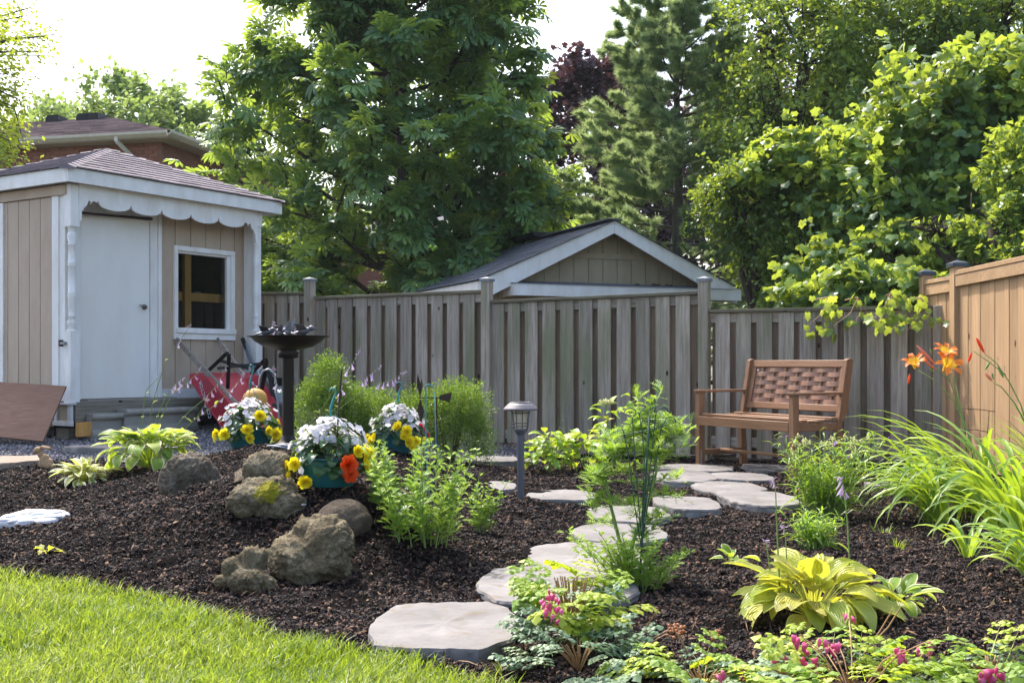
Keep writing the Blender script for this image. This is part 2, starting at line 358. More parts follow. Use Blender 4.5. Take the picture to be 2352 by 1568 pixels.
# leaves
M['L_grass'] = leafm('grass_blade', '#44621f', '#6c8830', '#a0a85c', '#b4d030', .46, .5)
M['L_chest'] = leafm('chestnut_leaf', '#3f6444', '#557f56', '#76a05c', '#bcd424', .5, .42, .6)
M['L_small'] = leafm('small_leaf', '#3e5f36', '#5e813e', '#8aa84a', '#bcd030', .45, .32, .6)
M['L_grape'] = leafm('grape_leaf', '#3c6440', '#5c8446', '#94b04a', '#c8d834', .5, .34, .5)
M['L_birch'] = leafm('pale_tree_leaf', '#4c6e28', '#6a8a34', '#8aa33c', '#cfe030', .5, .45)
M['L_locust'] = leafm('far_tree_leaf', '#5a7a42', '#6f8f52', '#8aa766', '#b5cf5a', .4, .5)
M['L_maple'] = leafm('purple_maple_leaf', '#2c2028', '#44323a', '#5c464a', '#643c38', .3, .45)
M['L_pine'] = leafm('pine_needle', '#6d8c70', '#8aa880', '#aabf90', '#c8d890', .45, .5, .3, k=(1.1, 1.05, .9))
M['L_box'] = leafm('boxwood_leaf', '#36562a', '#4c702e', '#74923a', '#a0c434', .38, .4, .5)
M['L_hosta'] = leafm('hosta_leaf', '#5f8f2c', '#86ad3a', '#a9bf4e', '#c6e02a', .4, .38, .5, veins=17, edge=('#e7e5b8', .78))
M['L_hosta2'] = leafm('gold_hosta_leaf', '#93ad3c', '#b9c258', '#d2cb70', '#e4e830', .4, .38, .5, veins=16)
M['L_hosta3'] = leafm('cream_hosta_leaf', '#7fa53c', '#a9bf55', '#cfd589', '#d6e020', .4, .4, .5, veins=18, edge=('#efecd0', .55))
M['L_strap'] = leafm('daylily_leaf', '#4f7a2c', '#6f9636', '#93b046', '#c4e028', .42, .4, .5)
M['L_trad'] = leafm('spiderwort_leaf', '#4d7a2c', '#719c30', '#90b43c', '#c0e028', .42, .42, .5)
M['L_feather'] = leafm('feathery_leaf', '#58823a', '#7ca240', '#9cb84c', '#bce038', .42, .5, .4)
M['L_bh'] = leafm('bleeding_heart_leaf', '#648c30', '#8ca838', '#aaba44', '#cce028', .42, .5, .4)
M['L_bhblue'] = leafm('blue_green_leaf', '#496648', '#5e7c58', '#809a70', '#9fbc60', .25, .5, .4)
M['L_hyd'] = leafm('hydrangea_leaf', '#6a9a35', '#8fb53c', '#a9a845', '#c8e02a', .4, .42, .5)
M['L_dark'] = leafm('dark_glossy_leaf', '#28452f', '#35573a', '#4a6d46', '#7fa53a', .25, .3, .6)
M['bark'] = wood('bark', [(.3, lin('#2a241f')), (.5, lin('#4b423a')), (.75, lin('#6b6157'))], 'Z', .6, .95, False, .1, bumpv=1)
M['stem'] = plain('green_stem', '#7d9448', .55); M['stem_red'] = plain('reddish_stem', '#a0794a', .6); M['twig'] = plain('brown_twig', '#54402c', .8)
def petal(name, a, c, tr, tf=.35):
    return leafm(name, a, c, a, tr, tf, .5, .4)
M['p_white'] = petal('white_petal', '#c4c4ca', '#d8d8d6', '#e8e8e8'); M['p_yellow'] = petal('yellow_petal', '#f4dc10', '#f8e838', '#fff020')
M['p_orange'] = petal('orange_petal', '#e8480c', '#f0601c', '#ff5a10'); M['p_lily'] = petal('lily_petal', '#e8681c', '#ee8a30', '#ff8a20'); M['p_throat'] = petal('lily_throat', '#f0b422', '#f4c63a', '#ffd040')
M['p_lav'] = petal('lavender_petal', '#cfb0d2', '#dcc6de', '#efd8f0'); M['p_pink'] = petal('pink_heart', '#cf4a80', '#de7aa2', '#f080a8'); M['p_purple'] = petal('purple_petal', '#8c3cb0', '#a050c8', '#b060e0')
M['p_pinkish'] = petal('pinkish_bud', '#d98a70', '#e0a088', '#f0a080'); M['p_red'] = petal('red_petal', '#b01c34', '#c83048', '#e04050'); M['p_cream'] = petal('cream_floret', '#c9d08a', '#dde0a8', '#e8f0b0'); M['p_dead'] = petal('withered_petal', '#a5683e', '#b98560', '#c89060')
# ================================================================ GROUND
def lawn_y(x):   # the lawn edge: farther than this from the camera is mulch
    pts = LAWN; return np.interp(x, [p[0] for p in pts], [p[1] for p in pts])
LAWN = []
for q in ((-260,1300),(-120,1312),(0,1330),(120,1338),(200,1348),(330,1372),(430,1400),(600,1452),(800,1500),(950,1520),(1100,1566),(1180,1600),(1260,1680)):
    g = G(*q); LAWN.append((g.x, g.y))
LAWN.append((LAWN[-1][0] + .4, 1.8)); LAWN.sort()
def gravel_edge(x): return np.interp(x, [-9, -4.2, -3.4, -2.75, -2.2, -1.7, -.9, -.6, 0, .6], [8.6, 8.35, 8.2, 8.1, 8.15, 8.45, 8.7, 9.2, 10.3, 11.6])
xs = np.arange(-4.2, 5.0, .02); ys = np.arange(2.2, 10.8, .02)
def sheet(xs, ys, micro, keep=None):
    X, Y = np.meshgrid(xs, ys); Z = hgt(X, Y); nx = len(xs)
    lawn = Y < lawn_y(X); grav = (Y > gravel_edge(X)) & (X < 0.55)
    if micro:
        m = (vn(X, Y, 7, 1) - .5) * .030 + (vn(X, Y, 16, 2) - .5) * .022 + (vn(X, Y, 38, 3) - .5) * .013
        Z = Z + np.where(lawn, -.012, np.where(grav, m * .3, m + .006))
    V = np.stack([X, Y, Z], -1).reshape(-1, 3)
    i = np.arange((len(ys) - 1) * nx).reshape(-1, nx)[:, :-1].ravel()
    Fq = np.stack([i, i + 1, i + nx + 1, i + nx], 1)
    cx = X.ravel()[i] + (xs[1] - xs[0]) / 2; cy = Y.ravel()[i] + (ys[1] - ys[0]) / 2
    kind = np.where(cy < lawn_y(cx), 0, np.where((cy > gravel_edge(cx)) & (cx < .55), 2, 1))
    return V, Fq, kind, cx, cy
def emit(name, V, Fq, mask, mat, smooth=True):
    f = Fq[mask]; u, inv = np.unique(f, return_inverse=True)
    o = link(name, npmesh(name, V[u], inv.reshape(-1, 4), mat, smooth)); o["kind"] = "structure"; return o
V, Fq, kind, cx, cy = sheet(xs, ys, True)
emit("mulch_bed", V, Fq, kind == 1, M['mulch']); emit("lawn", V, Fq, kind == 0, M['lawnsoil']); emit("gravel_path", V, Fq, kind == 2, M['gravelb'])
V, Fq, kind, cx, cy = sheet(np.arange(-10.2, 9.01, .2), np.arange(.2, 16.1, .2), False)
out = ~((cx > -4.2) & (cx < 4.98) & (cy > 2.2) & (cy < 10.78))
V[:, 2] -= .012
emit("outer_ground", V, Fq, out, M['gravelb'])
mb = MB(); mb.add([(-150, -60, -.06), (150, -60, -.06), (150, 250, -.06), (-150, 250, -.06)], [(0, 1, 2, 3)])
o = mb.build("ground", M['farground']); o["kind"] = "structure"

def inst_mesh(name, tmpl, P, Rm, S, mat, parent=None, tint=None, extra=None, kind="stuff", mi=None):
    """join copies of template (verts, faces) at positions P with rotation matrices Rm (n,3,3) and scales S (n,) or (n,3)"""
    tv, tf = np.asarray(tmpl[0], np.float32), np.asarray(tmpl[1], np.int32); n = len(P)
    S = np.asarray(S, np.float32); S = S[:, None] if S.ndim == 1 else S
    v = tv[None] * S[:, None, :]; v = np.einsum('nij,nkj->nki', Rm, v) + np.asarray(P, np.float32)[:, None, :]
    f = tf[None] + (np.arange(n) * len(tv))[:, None, None]
    t = None if tint is None else np.repeat(tint, len(tv))
    me = npmesh(name, v.reshape(-1, 3), f.reshape(-1, tf.shape[1]), mat, False, t)
    o = link(name, me, parent)
    if kind: o["kind"] = kind
    return o
def rots(n, full=True):
    q = rng.normal(size=(n, 4)); q /= np.linalg.norm(q, axis=1)[:, None]; a, b, c, d = q.T
    return np.stack([1-2*(c*c+d*d), 2*(b*c-a*d), 2*(b*d+a*c), 2*(b*c+a*d), 1-2*(b*b+d*d), 2*(c*d-a*b), 2*(b*d-a*c), 2*(c*d+a*b), 1-2*(b*b+c*c)], 1).reshape(-1, 3, 3)
OCT = (np.array([(1,0,0),(-.8,.2,0),(.1,1,.1),(0,-.9,0),(0,.1,.8),(.1,0,-.7)]), np.array([(0,2,4),(2,1,4),(1,3,4),(3,0,4),(2,0,5),(1,2,5),(3,1,5),(0,3,5)]))
def crumbs():
    n = 420000; Y = 2.5 * (9.9 / 2.5) ** rng.random(n) ; k = rng.random(n) * (2352 + 300) - 150; X = (k - 1176) / F * Y
    ok = (Y > lawn_y(X) + .01 - .08 * rng.random(n) ** 3) & ~((Y > gravel_edge(X) + .05) & (X < .5)) & (Y < 10.05 - .556 * (X - 2.0)) & (X < 3.9)
    for x_, y_, rx_, ry_ in STN: ok &= ((np.abs(X - x_) / rx_) ** 2.6 + (np.abs(Y - y_) / ry_) ** 2.6 > .93 + .08 * rng.random(n))
    X, Y = X[ok], Y[ok]; n = len(X)
    mcl = vn(X, Y, 3.2, 9); keep = rng.random(n) < .25 + .9 * mcl; X, Y = X[keep], Y[keep]; n = len(X)
    m = (vn(X, Y, 7, 1) - .5) * .030 + (vn(X, Y, 16, 2) - .5) * .022 + (vn(X, Y, 38, 3) - .5) * .013 + .006
    s = (.0026 + .0068 * rng.random(n) ** 2.6) * (.7 + Y / 8); Z = hgt(X, Y) + m + s * .35
    t = rng.random(n); S = np.stack([s * (1 + 1.0 * (t > .8) * rng.random(n)), s, s * .8], 1)
    inst_mesh("mulch_crumbs", OCT, np.stack([X, Y, Z], 1), rots(n), S, M['crumb'], tint=np.clip(t * .98, 0, 1))
    # gravel
    n = 60000; Y = 8 + rng.random(n) * 4.6; X = -6.2 + rng.random(n) * 6.6
    ok = (Y > gravel_edge(X) - .03) & (X < .5) & (abs(X / Y) < .47) & (X > -5.6 + 0 * X); X, Y = X[ok], Y[ok]; n = len(X)
    s = .008 + .012 * rng.random(n) ** 2; inst_mesh("gravel_stones", OCT, np.stack([X, Y, hgt(X, Y) + s * .3], 1), rots(n), np.stack([s, s * .9, s * .6], 1), M['gravel'], tint=rng.random(n))
    # splinters of bark
    n = 2600; Y = 3 * (9.5 / 3) ** rng.random(n); X = (rng.random(n) - .5) * .95 * Y; ok = (Y > lawn_y(X) + .02) & ~((Y > gravel_edge(X)) & (X < .5)) & (X < 3.5) & (Y < 9.6 - .5 * (X - 2)); X, Y = X[ok], Y[ok]; n = len(X)
    s = .012 + .02 * rng.random(n); P = np.stack([X, Y, hgt(X, Y) + .014], 1)
    inst_mesh("bark_splinters", OCT, P, rots(n), np.stack([s, s * .14, s * .1], 1), M['crumb'], tint=.72 + .28 * rng.random(n))
def grass():
    n = 105000; X = rng.random(n) * 3.4 - 2.75; Y = 2.45 + rng.random(n) * 2.6
    over = .05 * rng.random(n) ** 2
    ok = (Y < lawn_y(X) + over) & (abs(X / Y) < .52); X, Y = X[ok], Y[ok]; n = len(X)
    z = hgt(X, Y) - .012; L = (.03 + .048 * rng.random(n)) * (.65 + .7 * vn(X, Y, 5, 5)); az = rng.normal(.35, 1.7, n); lean = .25 + .55 * rng.random(n)
    dx, dy = np.cos(az) * lean, np.sin(az) * lean * 1.0
    fa = rng.random(n) * np.pi; wx, wy = np.cos(fa), np.sin(fa); wd = .0013 + .0014 * rng.random(n)
    P0 = np.stack([X, Y, z], 1); mid = P0 + np.stack([dx * .35 * L, dy * .35 * L, .58 * L], 1); tip = P0 + np.stack([dx * 1.05 * L, dy * 1.05 * L, (1 - .3 * lean) * L], 1)
    Wv = np.stack([wx * wd, wy * wd, 0 * wd], 1)
    V = np.stack([P0 - Wv, P0 + Wv, mid + Wv * .9, mid - Wv * .9, tip], 1).reshape(-1, 3)
    f = np.array([(0, 1, 2), (0, 2, 3), (3, 2, 4)])[None] + (np.arange(n) * 5)[:, None, None]
    t = np.clip(vn(X, Y, 3.5, 8) * .45 + .55 * rng.random(n) ** 1.3, 0, .98)
    o = link("lawn_grass", npmesh("lawn_grass", V, f.reshape(-1, 3), M['L_grass'], False, np.repeat(t, 5))); o["kind"] = "stuff"
grass()
for q, kk in (((1160,1545),16),((1115,1360),5),((1010,1250),4),((2030,1230),30),((2060,1260),20),((1130,1320),4)):
    g = G(*q); n = kk; mbt = MB()
    for i in range(n):
        a = rnd.uniform(0, 6.3); L = rnd.uniform(.03, .07); d = Vector((math.cos(a), math.sin(a), 0)); p = g + d * rnd.uniform(0, .05)
        s = Vector((-d.y, d.x, 0)) * .0016; mbt.add([p - s, p + s, p + d * L * .3 + Vector((0, 0, L * .6)) + s, p + d * L * .3 + Vector((0, 0, L * .6)) - s, p + d * L * .8 + Vector((0, 0, L))], [(0, 1, 2, 3), (3, 2, 4)])
    setp(mbt.build("grass_tuft", M['L_grass']), f"small stray grass tuft in the mulch, {['by the lawn corner under the nearest flagstone','left of the second flagstone','right of the largest rock','behind the small daylily','before the daylily bank','left of the rocks'][[16,5,4,30,20].index(kk) if kk in (16,5,30,20) else (2 if q[0]==1010 else 5)]}", "grass")

# ================================================================ STEPPING STONES
def plane_hit(px, py, z):
    Y = (EYE - z) * F / (py - 835); return W(px, py, Y)
STN = []
def flagstone(xl, xr, yt, yb, label, seed, z0=.038, thick=.055, mat='flag', name="stepping_stone", cat="stepping stone", group="grey flagstone stepping stones"):
    r = random.Random(seed); gc = H(*plane_hit((xl + xr) / 2, (yt + yb) / 2, 0).xy); zt = gc + z0
    p0 = plane_hit((xl + xr) / 2, yb, zt); p1 = plane_hit((xl + xr) / 2, yt, zt); yc = (p0.y + p1.y) / 2; ry = (p1.y - p0.y) / 2
    ymid = yc; xc = ((xl + xr) / 2 - 1176) / F * ymid; rx = (xr - xl) / 2 / F * ymid
    n = 96; nc = r.randint(10, 13); ca_ = [2 * math.pi * (i + r.uniform(-.3, .3)) / nc for i in range(nc)]; crn = []
    for a in ca_:
        c, s = math.cos(a), math.sin(a); k = (abs(c) ** 2.8 + abs(s) ** 2.8) ** (-1 / 2.8) * r.uniform(.90, 1.04); crn.append((c * k, s * k))
    outl = []
    for i in range(n):
        u = i / n * nc; j = int(u); f = u - j; f = f * .6 + (f * f * (3 - 2 * f)) * .4; x0, y0 = crn[j]; x1, y1 = crn[(j + 1) % nc]; x, y = x0 + (x1 - x0) * f, y0 + (y1 - y0) * f
        q = 1 + .022 * math.sin(i * .9 + seed) * math.sin(i * .37) + r.uniform(-.006, .006); outl.append((x * q * rx * .985, y * q * ry * .93, 0))
    STN.append((xc, yc, rx, ry))
    t = thing(name, label, cat, (xc, yc, zt), 0, group)
    V = []; rings = [(1.0, -thick - .03), (1.012, -thick * .6), (.998, -thick * .3), (1.004, -.010), (.988, -.001), (.95, .0), (.8, .0), (.6, 0), (.4, 0), (.2, 0)]
    for sc_, z in rings:
        for x, y, a in outl:
            q = sc_ + (r.uniform(-.012, .012) if z < -.009 else 0)
            zz = z + (0 if z < -.01 else (noise.noise(Vector((x * 9 + seed, y * 9, 0))) * .004 + noise.noise(Vector((x * 2 + seed, y * 3, 3))) * .006))
            V.append((x * q, y * q, zz))
    V.append((0, 0, .001)); Fs = [(i * n + k, i * n + (k + 1) % n, (i + 1) * n + (k + 1) % n, (i + 1) * n + k) for i in range(len(rings) - 1) for k in range(n)]
    m = MB(); m.add(V, Fs + [((len(rings) - 1) * n + k, (len(rings) - 1) * n + (k + 1) % n, len(V) - 1) for k in range(n)])
    me = bpy.data.meshes.new(name); me.from_pydata(m.v, [], m.f); me.materials.append(M[mat]); me.polygons.foreach_set("use_smooth", [True] * len(m.f)); me.update()
    if hasattr(me, "set_sharp_from_angle"): me.set_sharp_from_angle(angle=R(32))
    COL.objects.unlink(t); bpy.data.objects.remove(t)
    o = link(name, me, None, (xc, yc, zt)); return setp(o, label, cat, group)
FS = [(848,1192,1374,1500,"largest grey flagstone at the lawn corner, nearest of the path"),(1094,1470,1292,1392,"broad flagstone second in the path, just behind the nearest one"),
 (1200,1500,1243,1311,"flagstone third in the path, partly under the staked feathery plant"),(1310,1540,1198,1250,"flagstone fourth in the path, crossed by the green wire stake"),
 (1352,1540,1156,1200,"flagstone fifth in the path, behind the feathery plant stem"),(1206,1378,1122,1149,"thin wide flagstone to the right of the lamp post foot"),
 (1080,1187,1103,1127,"small flagstone left of the solar lamp post"),(1496,1652,1136,1171,"flagstone between the staked plant and the paved corner"),
 (1650,1836,1122,1163,"flagstone of the bench corner nearest the purple spiderwort"),(1588,1758,1103,1134,"middle flagstone of the bench corner, in front of the bluish one"),
 (1636,1776,1083,1104,"bluish flagstone in shade just before the bench"),(1492,1652,1078,1108,"pale flagstone left of the bench corner group"),
 (1500,1690,1064,1082,"flagstone under the left front leg of the bench"),(1700,1840,1064,1081,"dark bluish flagstone under the bench"),
 (1072,1196,1046,1059,"thin grey flagstone lying along the foot of the fence"),(1990,2085,1103,1116,"flat flagstone at the fence behind the spiderwort"),(1205,1245,1052,1060,"small flagstone at the fence behind the lamp")]
for i, q in enumerate(FS): flagstone(*q, seed=11 + i, z0=.046 if i < 2 else .036, thick=.07 if i < 2 else .06)
flagstone(-90, 100, 1044, 1066, "tan slab at the gravel edge behind the rabbit statue", 77, .02, .04, 'slab', "paving_slab", "slab", None)
flagstone(150, 420, 1020, 1029, "dark grey slab sunk in the gravel before the shed", 78, .012, .03, 'flag', "gravel_slab", "slab", None)

crumbs()
m = MB()
for i in range(90):
    Y_ = 3.2 * (9.0 / 3.2) ** rnd.random(); X_ = rnd.uniform(-.47, .47) * Y_
    if Y_ < lawn_y(X_) + .05 or (Y_ > gravel_edge(X_)) or X_ > 3.2: continue
    a_ = rnd.uniform(0, 3.14); L_ = rnd.uniform(.02, .07); d_ = Vector((math.cos(a_), math.sin(a_), rnd.uniform(-.1, .25))) * L_; c_ = on(X_, Y_, .016); m.tube([c_ - d_ * .5, c_ + Vector((0, 0, .004)), c_ + d_ * .5], [.0016, .0018, .001], 4)
o = m.build("mulch_twigs", M['stem_red']); o["kind"] = "stuff"
# ================================================================ OLD FENCE
FD = Vector((.874, -.486, 0)); F0 = Vector((1.696, 10.4, 0)); FA = math.atan2(FD.y, FD.x); FN = Vector((-FD.y * -1, 0, 0))
def fs(px, off=0.0):
    k = (px - 1176) / F; o = F0 + Vector((-.486, -.874, 0)) * off; return (k * o.y - o.x) / (FD.x - k * FD.y)
def fpt(s, off=0.0): return F0 + FD * s + Vector((-.486, -.874, 0)) * off
fence = thing("board_fence", "old weathered grey board fence with overlapping boards along the back", "fence", tuple(F0), FA)
# local frame: x along, y away from camera, z up
def ztop(px, py): p = fpt(fs(px)); return EYE + (835 - py) / F * p.y
SEC = [(560, 703, 673, 672), (728, 1109, 682.5, 667), (1134, 1607, 691, 670), (1634, 2143, 712, 703)]
SD = []
for pa, pb, ya, yb in SEC: SD.append((fs(pa), fs(pb), ztop(pa, ya), ztop(pb, yb)))
fb, rb = 0, 0
for si, (sa, sb, za, zb) in enumerate(SD):
    zt = lambda s: za + (zb - za) * (s - sa) / (sb - sa)
    m = MB(); ang = math.atan2(zb - za, sb - sa)
    m.box(((sa + sb) / 2, 0, (za + zb) / 2 - .012), (sb - sa, .125, .03), Matrix.Rotation(-ang, 3, 'Y')); m.build("cap_board", M['cap_wood'], fence, bevel=.003)
    for nm, dz in (("top_rail", .075), ("bottom_rail", None)):
        m = MB(); z = ((za + zb) / 2 - dz) if dz else .17 + H(*fpt((sa + sb) / 2).xy)
        m.box(((sa + sb) / 2, 0, z), (sb - sa - .002, .036, .088), Matrix.Rotation(-ang if dz else 0, 3, 'Y')); m.build(nm, M['grey_rail'], fence, bevel=.002)
    n = max(1, round((sb - sa) / .2)); pitch = (sb - sa) / n
    for k in range(n + 1):
        r1 = rnd.uniform(-.002, .002)
        for front in (1, 0):
            s = sa + pitch * (k + (.25 if front else .75)) if si != 3 else sa + pitch * (k + (.62 if front else .12))
            wd = rnd.uniform(.132, .142)
            if s < sa + .01 or s > sb - .01: continue
            if s - wd / 2 < sa + .003: s = sa + .003 + wd / 2
            if s + wd / 2 > sb - .003: s = sb - .003 - wd / 2
            top = zt(s) - .03 - (0 if front else .085); p = fpt(s); bot = H(p.x, p.y) + rnd.uniform(.03, .07)
            m = MB(); m.box((0, 0, (top + bot) / 2), (wd, .016, top - bot), Matrix.Rotation(rnd.uniform(-.004, .004), 3, 'Y'))
            o = m.build("front_board" if front else "rear_board", M['grey_wood'] if front else M['grey_wood_b'], fence, (s + r1, -.0275 if front else .0275, 0)); o.rotation_euler = (0, 0, rnd.uniform(-.02, .02))
for px, yt in ((715.5, 646), (1122, 646), (1620.5, 646), (2160, 702)):
    s = fs(px); p = fpt(s); z1 = EYE + (835 - yt) / F * p.y
    m = MB(); m.box((s, -.03, z1 / 2 - .15), (.093, .093, z1 + .3)); po = m.build("fence_post", M['grey_wood'], fence, bevel=.004)
    if yt < 700:
        m = MB(); b = .058; m.box((s, -.03, z1 + .01), (2 * b, 2 * b, .028)); m.add([(s - b, -.03 - b, z1 + .024), (s + b, -.03 - b, z1 + .024), (s + b, -.03 + b, z1 + .024), (s - b, -.03 + b, z1 + .024), (s, -.03, z1 + .045)], [(0, 1, 4), (1, 2, 4), (2, 3, 4), (3, 0, 4)])
        m.build("post_cap", M['capgrey'], po)
# socket box on the fence behind the bench
p = fpt(fs(1616), .10); bx = thing("power_socket_box", "small black outdoor socket box on the fence post behind the bench arm", "socket box", (p.x, p.y, EYE + (835 - 927) / F * p.y), FA)
m = MB(); m.box((0, 0, 0), (.055, .03, .11)); m.build("box_body", M['blackplastic'], bx, bevel=.004)
m = MB(); m.box((0, -.02, -.01), (.03, .01, .05)); m.build("cover_flap", M['metal_black'], bx, bevel=.002)

# ================================================================ CEDAR FENCE on the right
CD = Vector((-.036, .99935, 0)); C0 = Vector((3.60, 9.0, 0)); CA = math.atan2(CD.y, CD.x)   # local x runs away from the camera, y to the left
ced = thing("cedar_fence", "new golden cedar fence with flat cap rail at the right edge", "fence", tuple(C0), CA)
def cpost(x, y, top, w_=.092):
    m = MB(); m.box((x, y, top / 2 - .1), (w_, w_, top + .2)); po = m.build("fence_post", M['cedar'], ced, bevel=.004)
    m = MB(); b = .064; m.box((x, y, top + .012), (2 * b, 2 * b, .03)); m.add([(x - b, y - b, top + .027), (x + b, y - b, top + .027), (x + b, y + b, top + .027), (x - b, y + b, top + .027), (x, y, top + .055)], [(0, 1, 4), (1, 2, 4), (2, 3, 4), (3, 0, 4)])
    m.build("post_cap", M['cap_metal'], po)
cpost(0, .06, 1.64); cpost(.62, .06, 1.62); cpost(-2.35, .06, 1.70)
m = MB(); m.box((-1.15, .045, 1.60), (2.2, .12, .036), Matrix.Rotation(.012, 3, 'Y')); m.build("cap_rail", M['cedar_x'], ced, bevel=.003)
m = MB(); m.box((-1.13, .085, 1.535), (2.16, .03, .088), Matrix.Rotation(.012, 3, 'Y')); m.build("face_rail", M['cedar_x'], ced, bevel=.003)
m = MB(); m.box((.31, .045, 1.555), (.53, .1, .034)); m.build("cap_rail", M['cedar_x'], ced, bevel=.003)
m = MB(); m.box((.31, .07, 1.49), (.53, .03, .088)); m.build("face_rail", M['cedar_x'], ced, bevel=.003)
x = -.06
for k in range(15):
    wd = (.19, .09, .17, .2, .1)[k % 5] * .8
    m = MB(); m.box((0, 0, 0), (wd - .004, .018, 1.5)); m.build("fence_board", M['cedar'], ced, (x - wd / 2, .06 - .003 * (k % 2), .81)); x -= wd
for k in range(3):
    m = MB(); m.box((0, 0, 0), (.15, .018, 1.42)); m.build("fence_board", M['cedar'], ced, (.13 + k * .165, .05, .78))

# ================================================================ GARDEN SHED
E1 = Vector((.5413, .8408, 0)); E2 = Vector((-.8408, .5413, 0)); SO = Vector(((162 - 1176) / F * 10.4, 10.4, 0)); SA = math.atan2(E1.y, E1.x)
shed = thing("garden_shed", "small tan garden shed with white door, turned porch posts and hipped shingle roof", "shed", tuple(SO), SA)
def sx(px, yl=0.0):
    k = (px - 1176) / F; o = SO + E2 * yl; return (k * o.y - o.x) / (E1.x - k * E1.y)
def sy(px, xl=0.0):
    k = (px - 1176) / F; o = SO + E1 * xl; return (k * o.y - o.x) / (E2.x - k * E2.y)
def sz(py, xl, yl):
    p = SO + E1 * xl + E2 * yl; return EYE + (835 - py) / F * p.y
WY = .26                                     # the recessed front wall
xr = sx(603)
FZ = sz(416, -.1, -.1)                       # fascia bottom
TOPZ = FZ + .13
base = sz(918, sx(200, WY), WY)              # door sill height
dl, dr, jr = sx(186, WY), sx(343, WY), sx(368, WY); cl = sx(566, WY); cr = sx(588, WY)
wl0, wr0 = sx(397, WY), sx(536, WY); wzt = sz(563, wl0, WY); wzb = sz(762, wl0, WY)
# dark inside, so that no light leaks through
def sbox(name, x0, x1, y0, y1, z0, z1, mat, parent=shed, bevel=0.0):
    m = MB(); m.box(((x0 + x1) / 2, (y0 + y1) / 2, (z0 + z1) / 2), (x1 - x0, y1 - y0, z1 - z0)); return m.build(name, M[mat], parent, bevel=bevel)
DEP = 2.25
m = MB()   # backing walls with the window hole left open
def wallbox(x0, x1, y0, y1, z0, z1): m.box(((x0 + x1) / 2, (y0 + y1) / 2, (z0 + z1) / 2), (x1 - x0, y1 - y0, z1 - z0))
wallbox(.03, wl0 + .05, WY + .03, WY + .05, .2, FZ); wallbox(wr0 - .05, xr - .03, WY + .03, WY + .05, .2, FZ)
wallbox(wl0 + .05, wr0 - .05, WY + .03, WY + .05, .2, wzb + .03); wallbox(wl0 + .05, wr0 - .05, WY + .03, WY + .05, wzt - .05, FZ)
wallbox(.03, .05, WY + .05, DEP, .2, FZ); wallbox(xr - .05, xr - .03, WY + .05, DEP, .2, FZ); wallbox(.03, xr - .03, DEP, DEP + .02, .2, FZ); wallbox(.05, xr - .05, WY + .05, DEP, .2, .22)
m.build("inner_wall", M['black'], shed)
# front siding boards, right of the door
gr = [sx(p, WY) for p in (368, 403, 438, 473, 507, 539, 566)]
gr[0] = jr
gr2 = sorted(gr + [wl0 + .02, wr0 - .02])
for a, b in zip(gr2[:-1], gr2[1:]):
    lo = base - .0; segs = [(lo, FZ)]
    if (a + b) / 2 > wl0 + .02 and (a + b) / 2 < wr0 - .02: segs = [(lo, wzb + .02), (wzt - .02, FZ)]
    for z0, z1 in segs: sbox("siding_board", a + (.004 if a in gr else 0), b - (.004 if b in gr else 0), WY, WY + .028, z0, z1, 'tan', bevel=.004)
m = MB(); m.box(((jr + cl) / 2, WY + .026, (base + wzb) / 2), (cl - jr, .006, wzb - base)); m.box(((jr + cl) / 2, WY + .026, (FZ + wzt) / 2), (cl - jr, .006, FZ - wzt)); m.build("groove_backing", M['tan'], shed)
sbox("sill_board", jr, xr - .02, WY - .02, WY + .0, base - .02, base + .085, 'aged_white', bevel=.003)
sbox("corner_board", cl, cr + .01, WY - .012, WY + .03, base, FZ, 'white', bevel=.003)
sbox("corner_board", xr - .045, xr, .02, WY - .013, base, FZ, 'white', bevel=.003)
# door and its frame
sbox("door_jamb", dr + .005, jr - .045, WY - .012, WY + .03, base, FZ, 'white', bevel=.003); sbox("door_trim", jr - .043, jr - .002, WY - .03, WY + .03, base, FZ, 'white', bevel=.003)
dtop = sz(489, dl + .1, WY)
sbox("door_trim", .05, dl - .003, WY - .012, WY + .03, base, FZ, 'white', bevel=.003)
door = sbox("door", dl, dr, WY, WY + .03, base + .01, dtop, 'door', bevel=.002)
sbox("door_header", dl - .05, dr + .004, WY + .002, WY + .03, dtop + .006, FZ, 'aged_white')
hx = sx(331, WY); hz = sz(705, hx, WY)
m = MB(); m.lathe([(0, -.03), (.018, -.03), (.024, -.02), (.024, -.008), (.03, -.004), (.03, 0)], 14); m.v = [(hx + a, WY - c_ * -1 , hz + b_) if False else (hx + a, WY + c_, hz + b_) for a, b_, c_ in m.v]
m.tube([(hx - .002, WY - .035, hz), (hx - .03, WY - .05, hz + .006), (hx - .095, WY - .048, hz + .014)], [.010, .010, .006], 8); m.build("door_handle", M['knob'], door, smooth=True)
m = MB(); x0 = sx(191, .1); x1 = sx(349, WY - .04); m.tube([(x0 - .03, WY - .1, sz(489, x0, WY - .1)), (x1, WY - .04, sz(503, x1, WY - .04))], .013, 8); m.build("hanging_rod", M['rod'], shed, smooth=True)
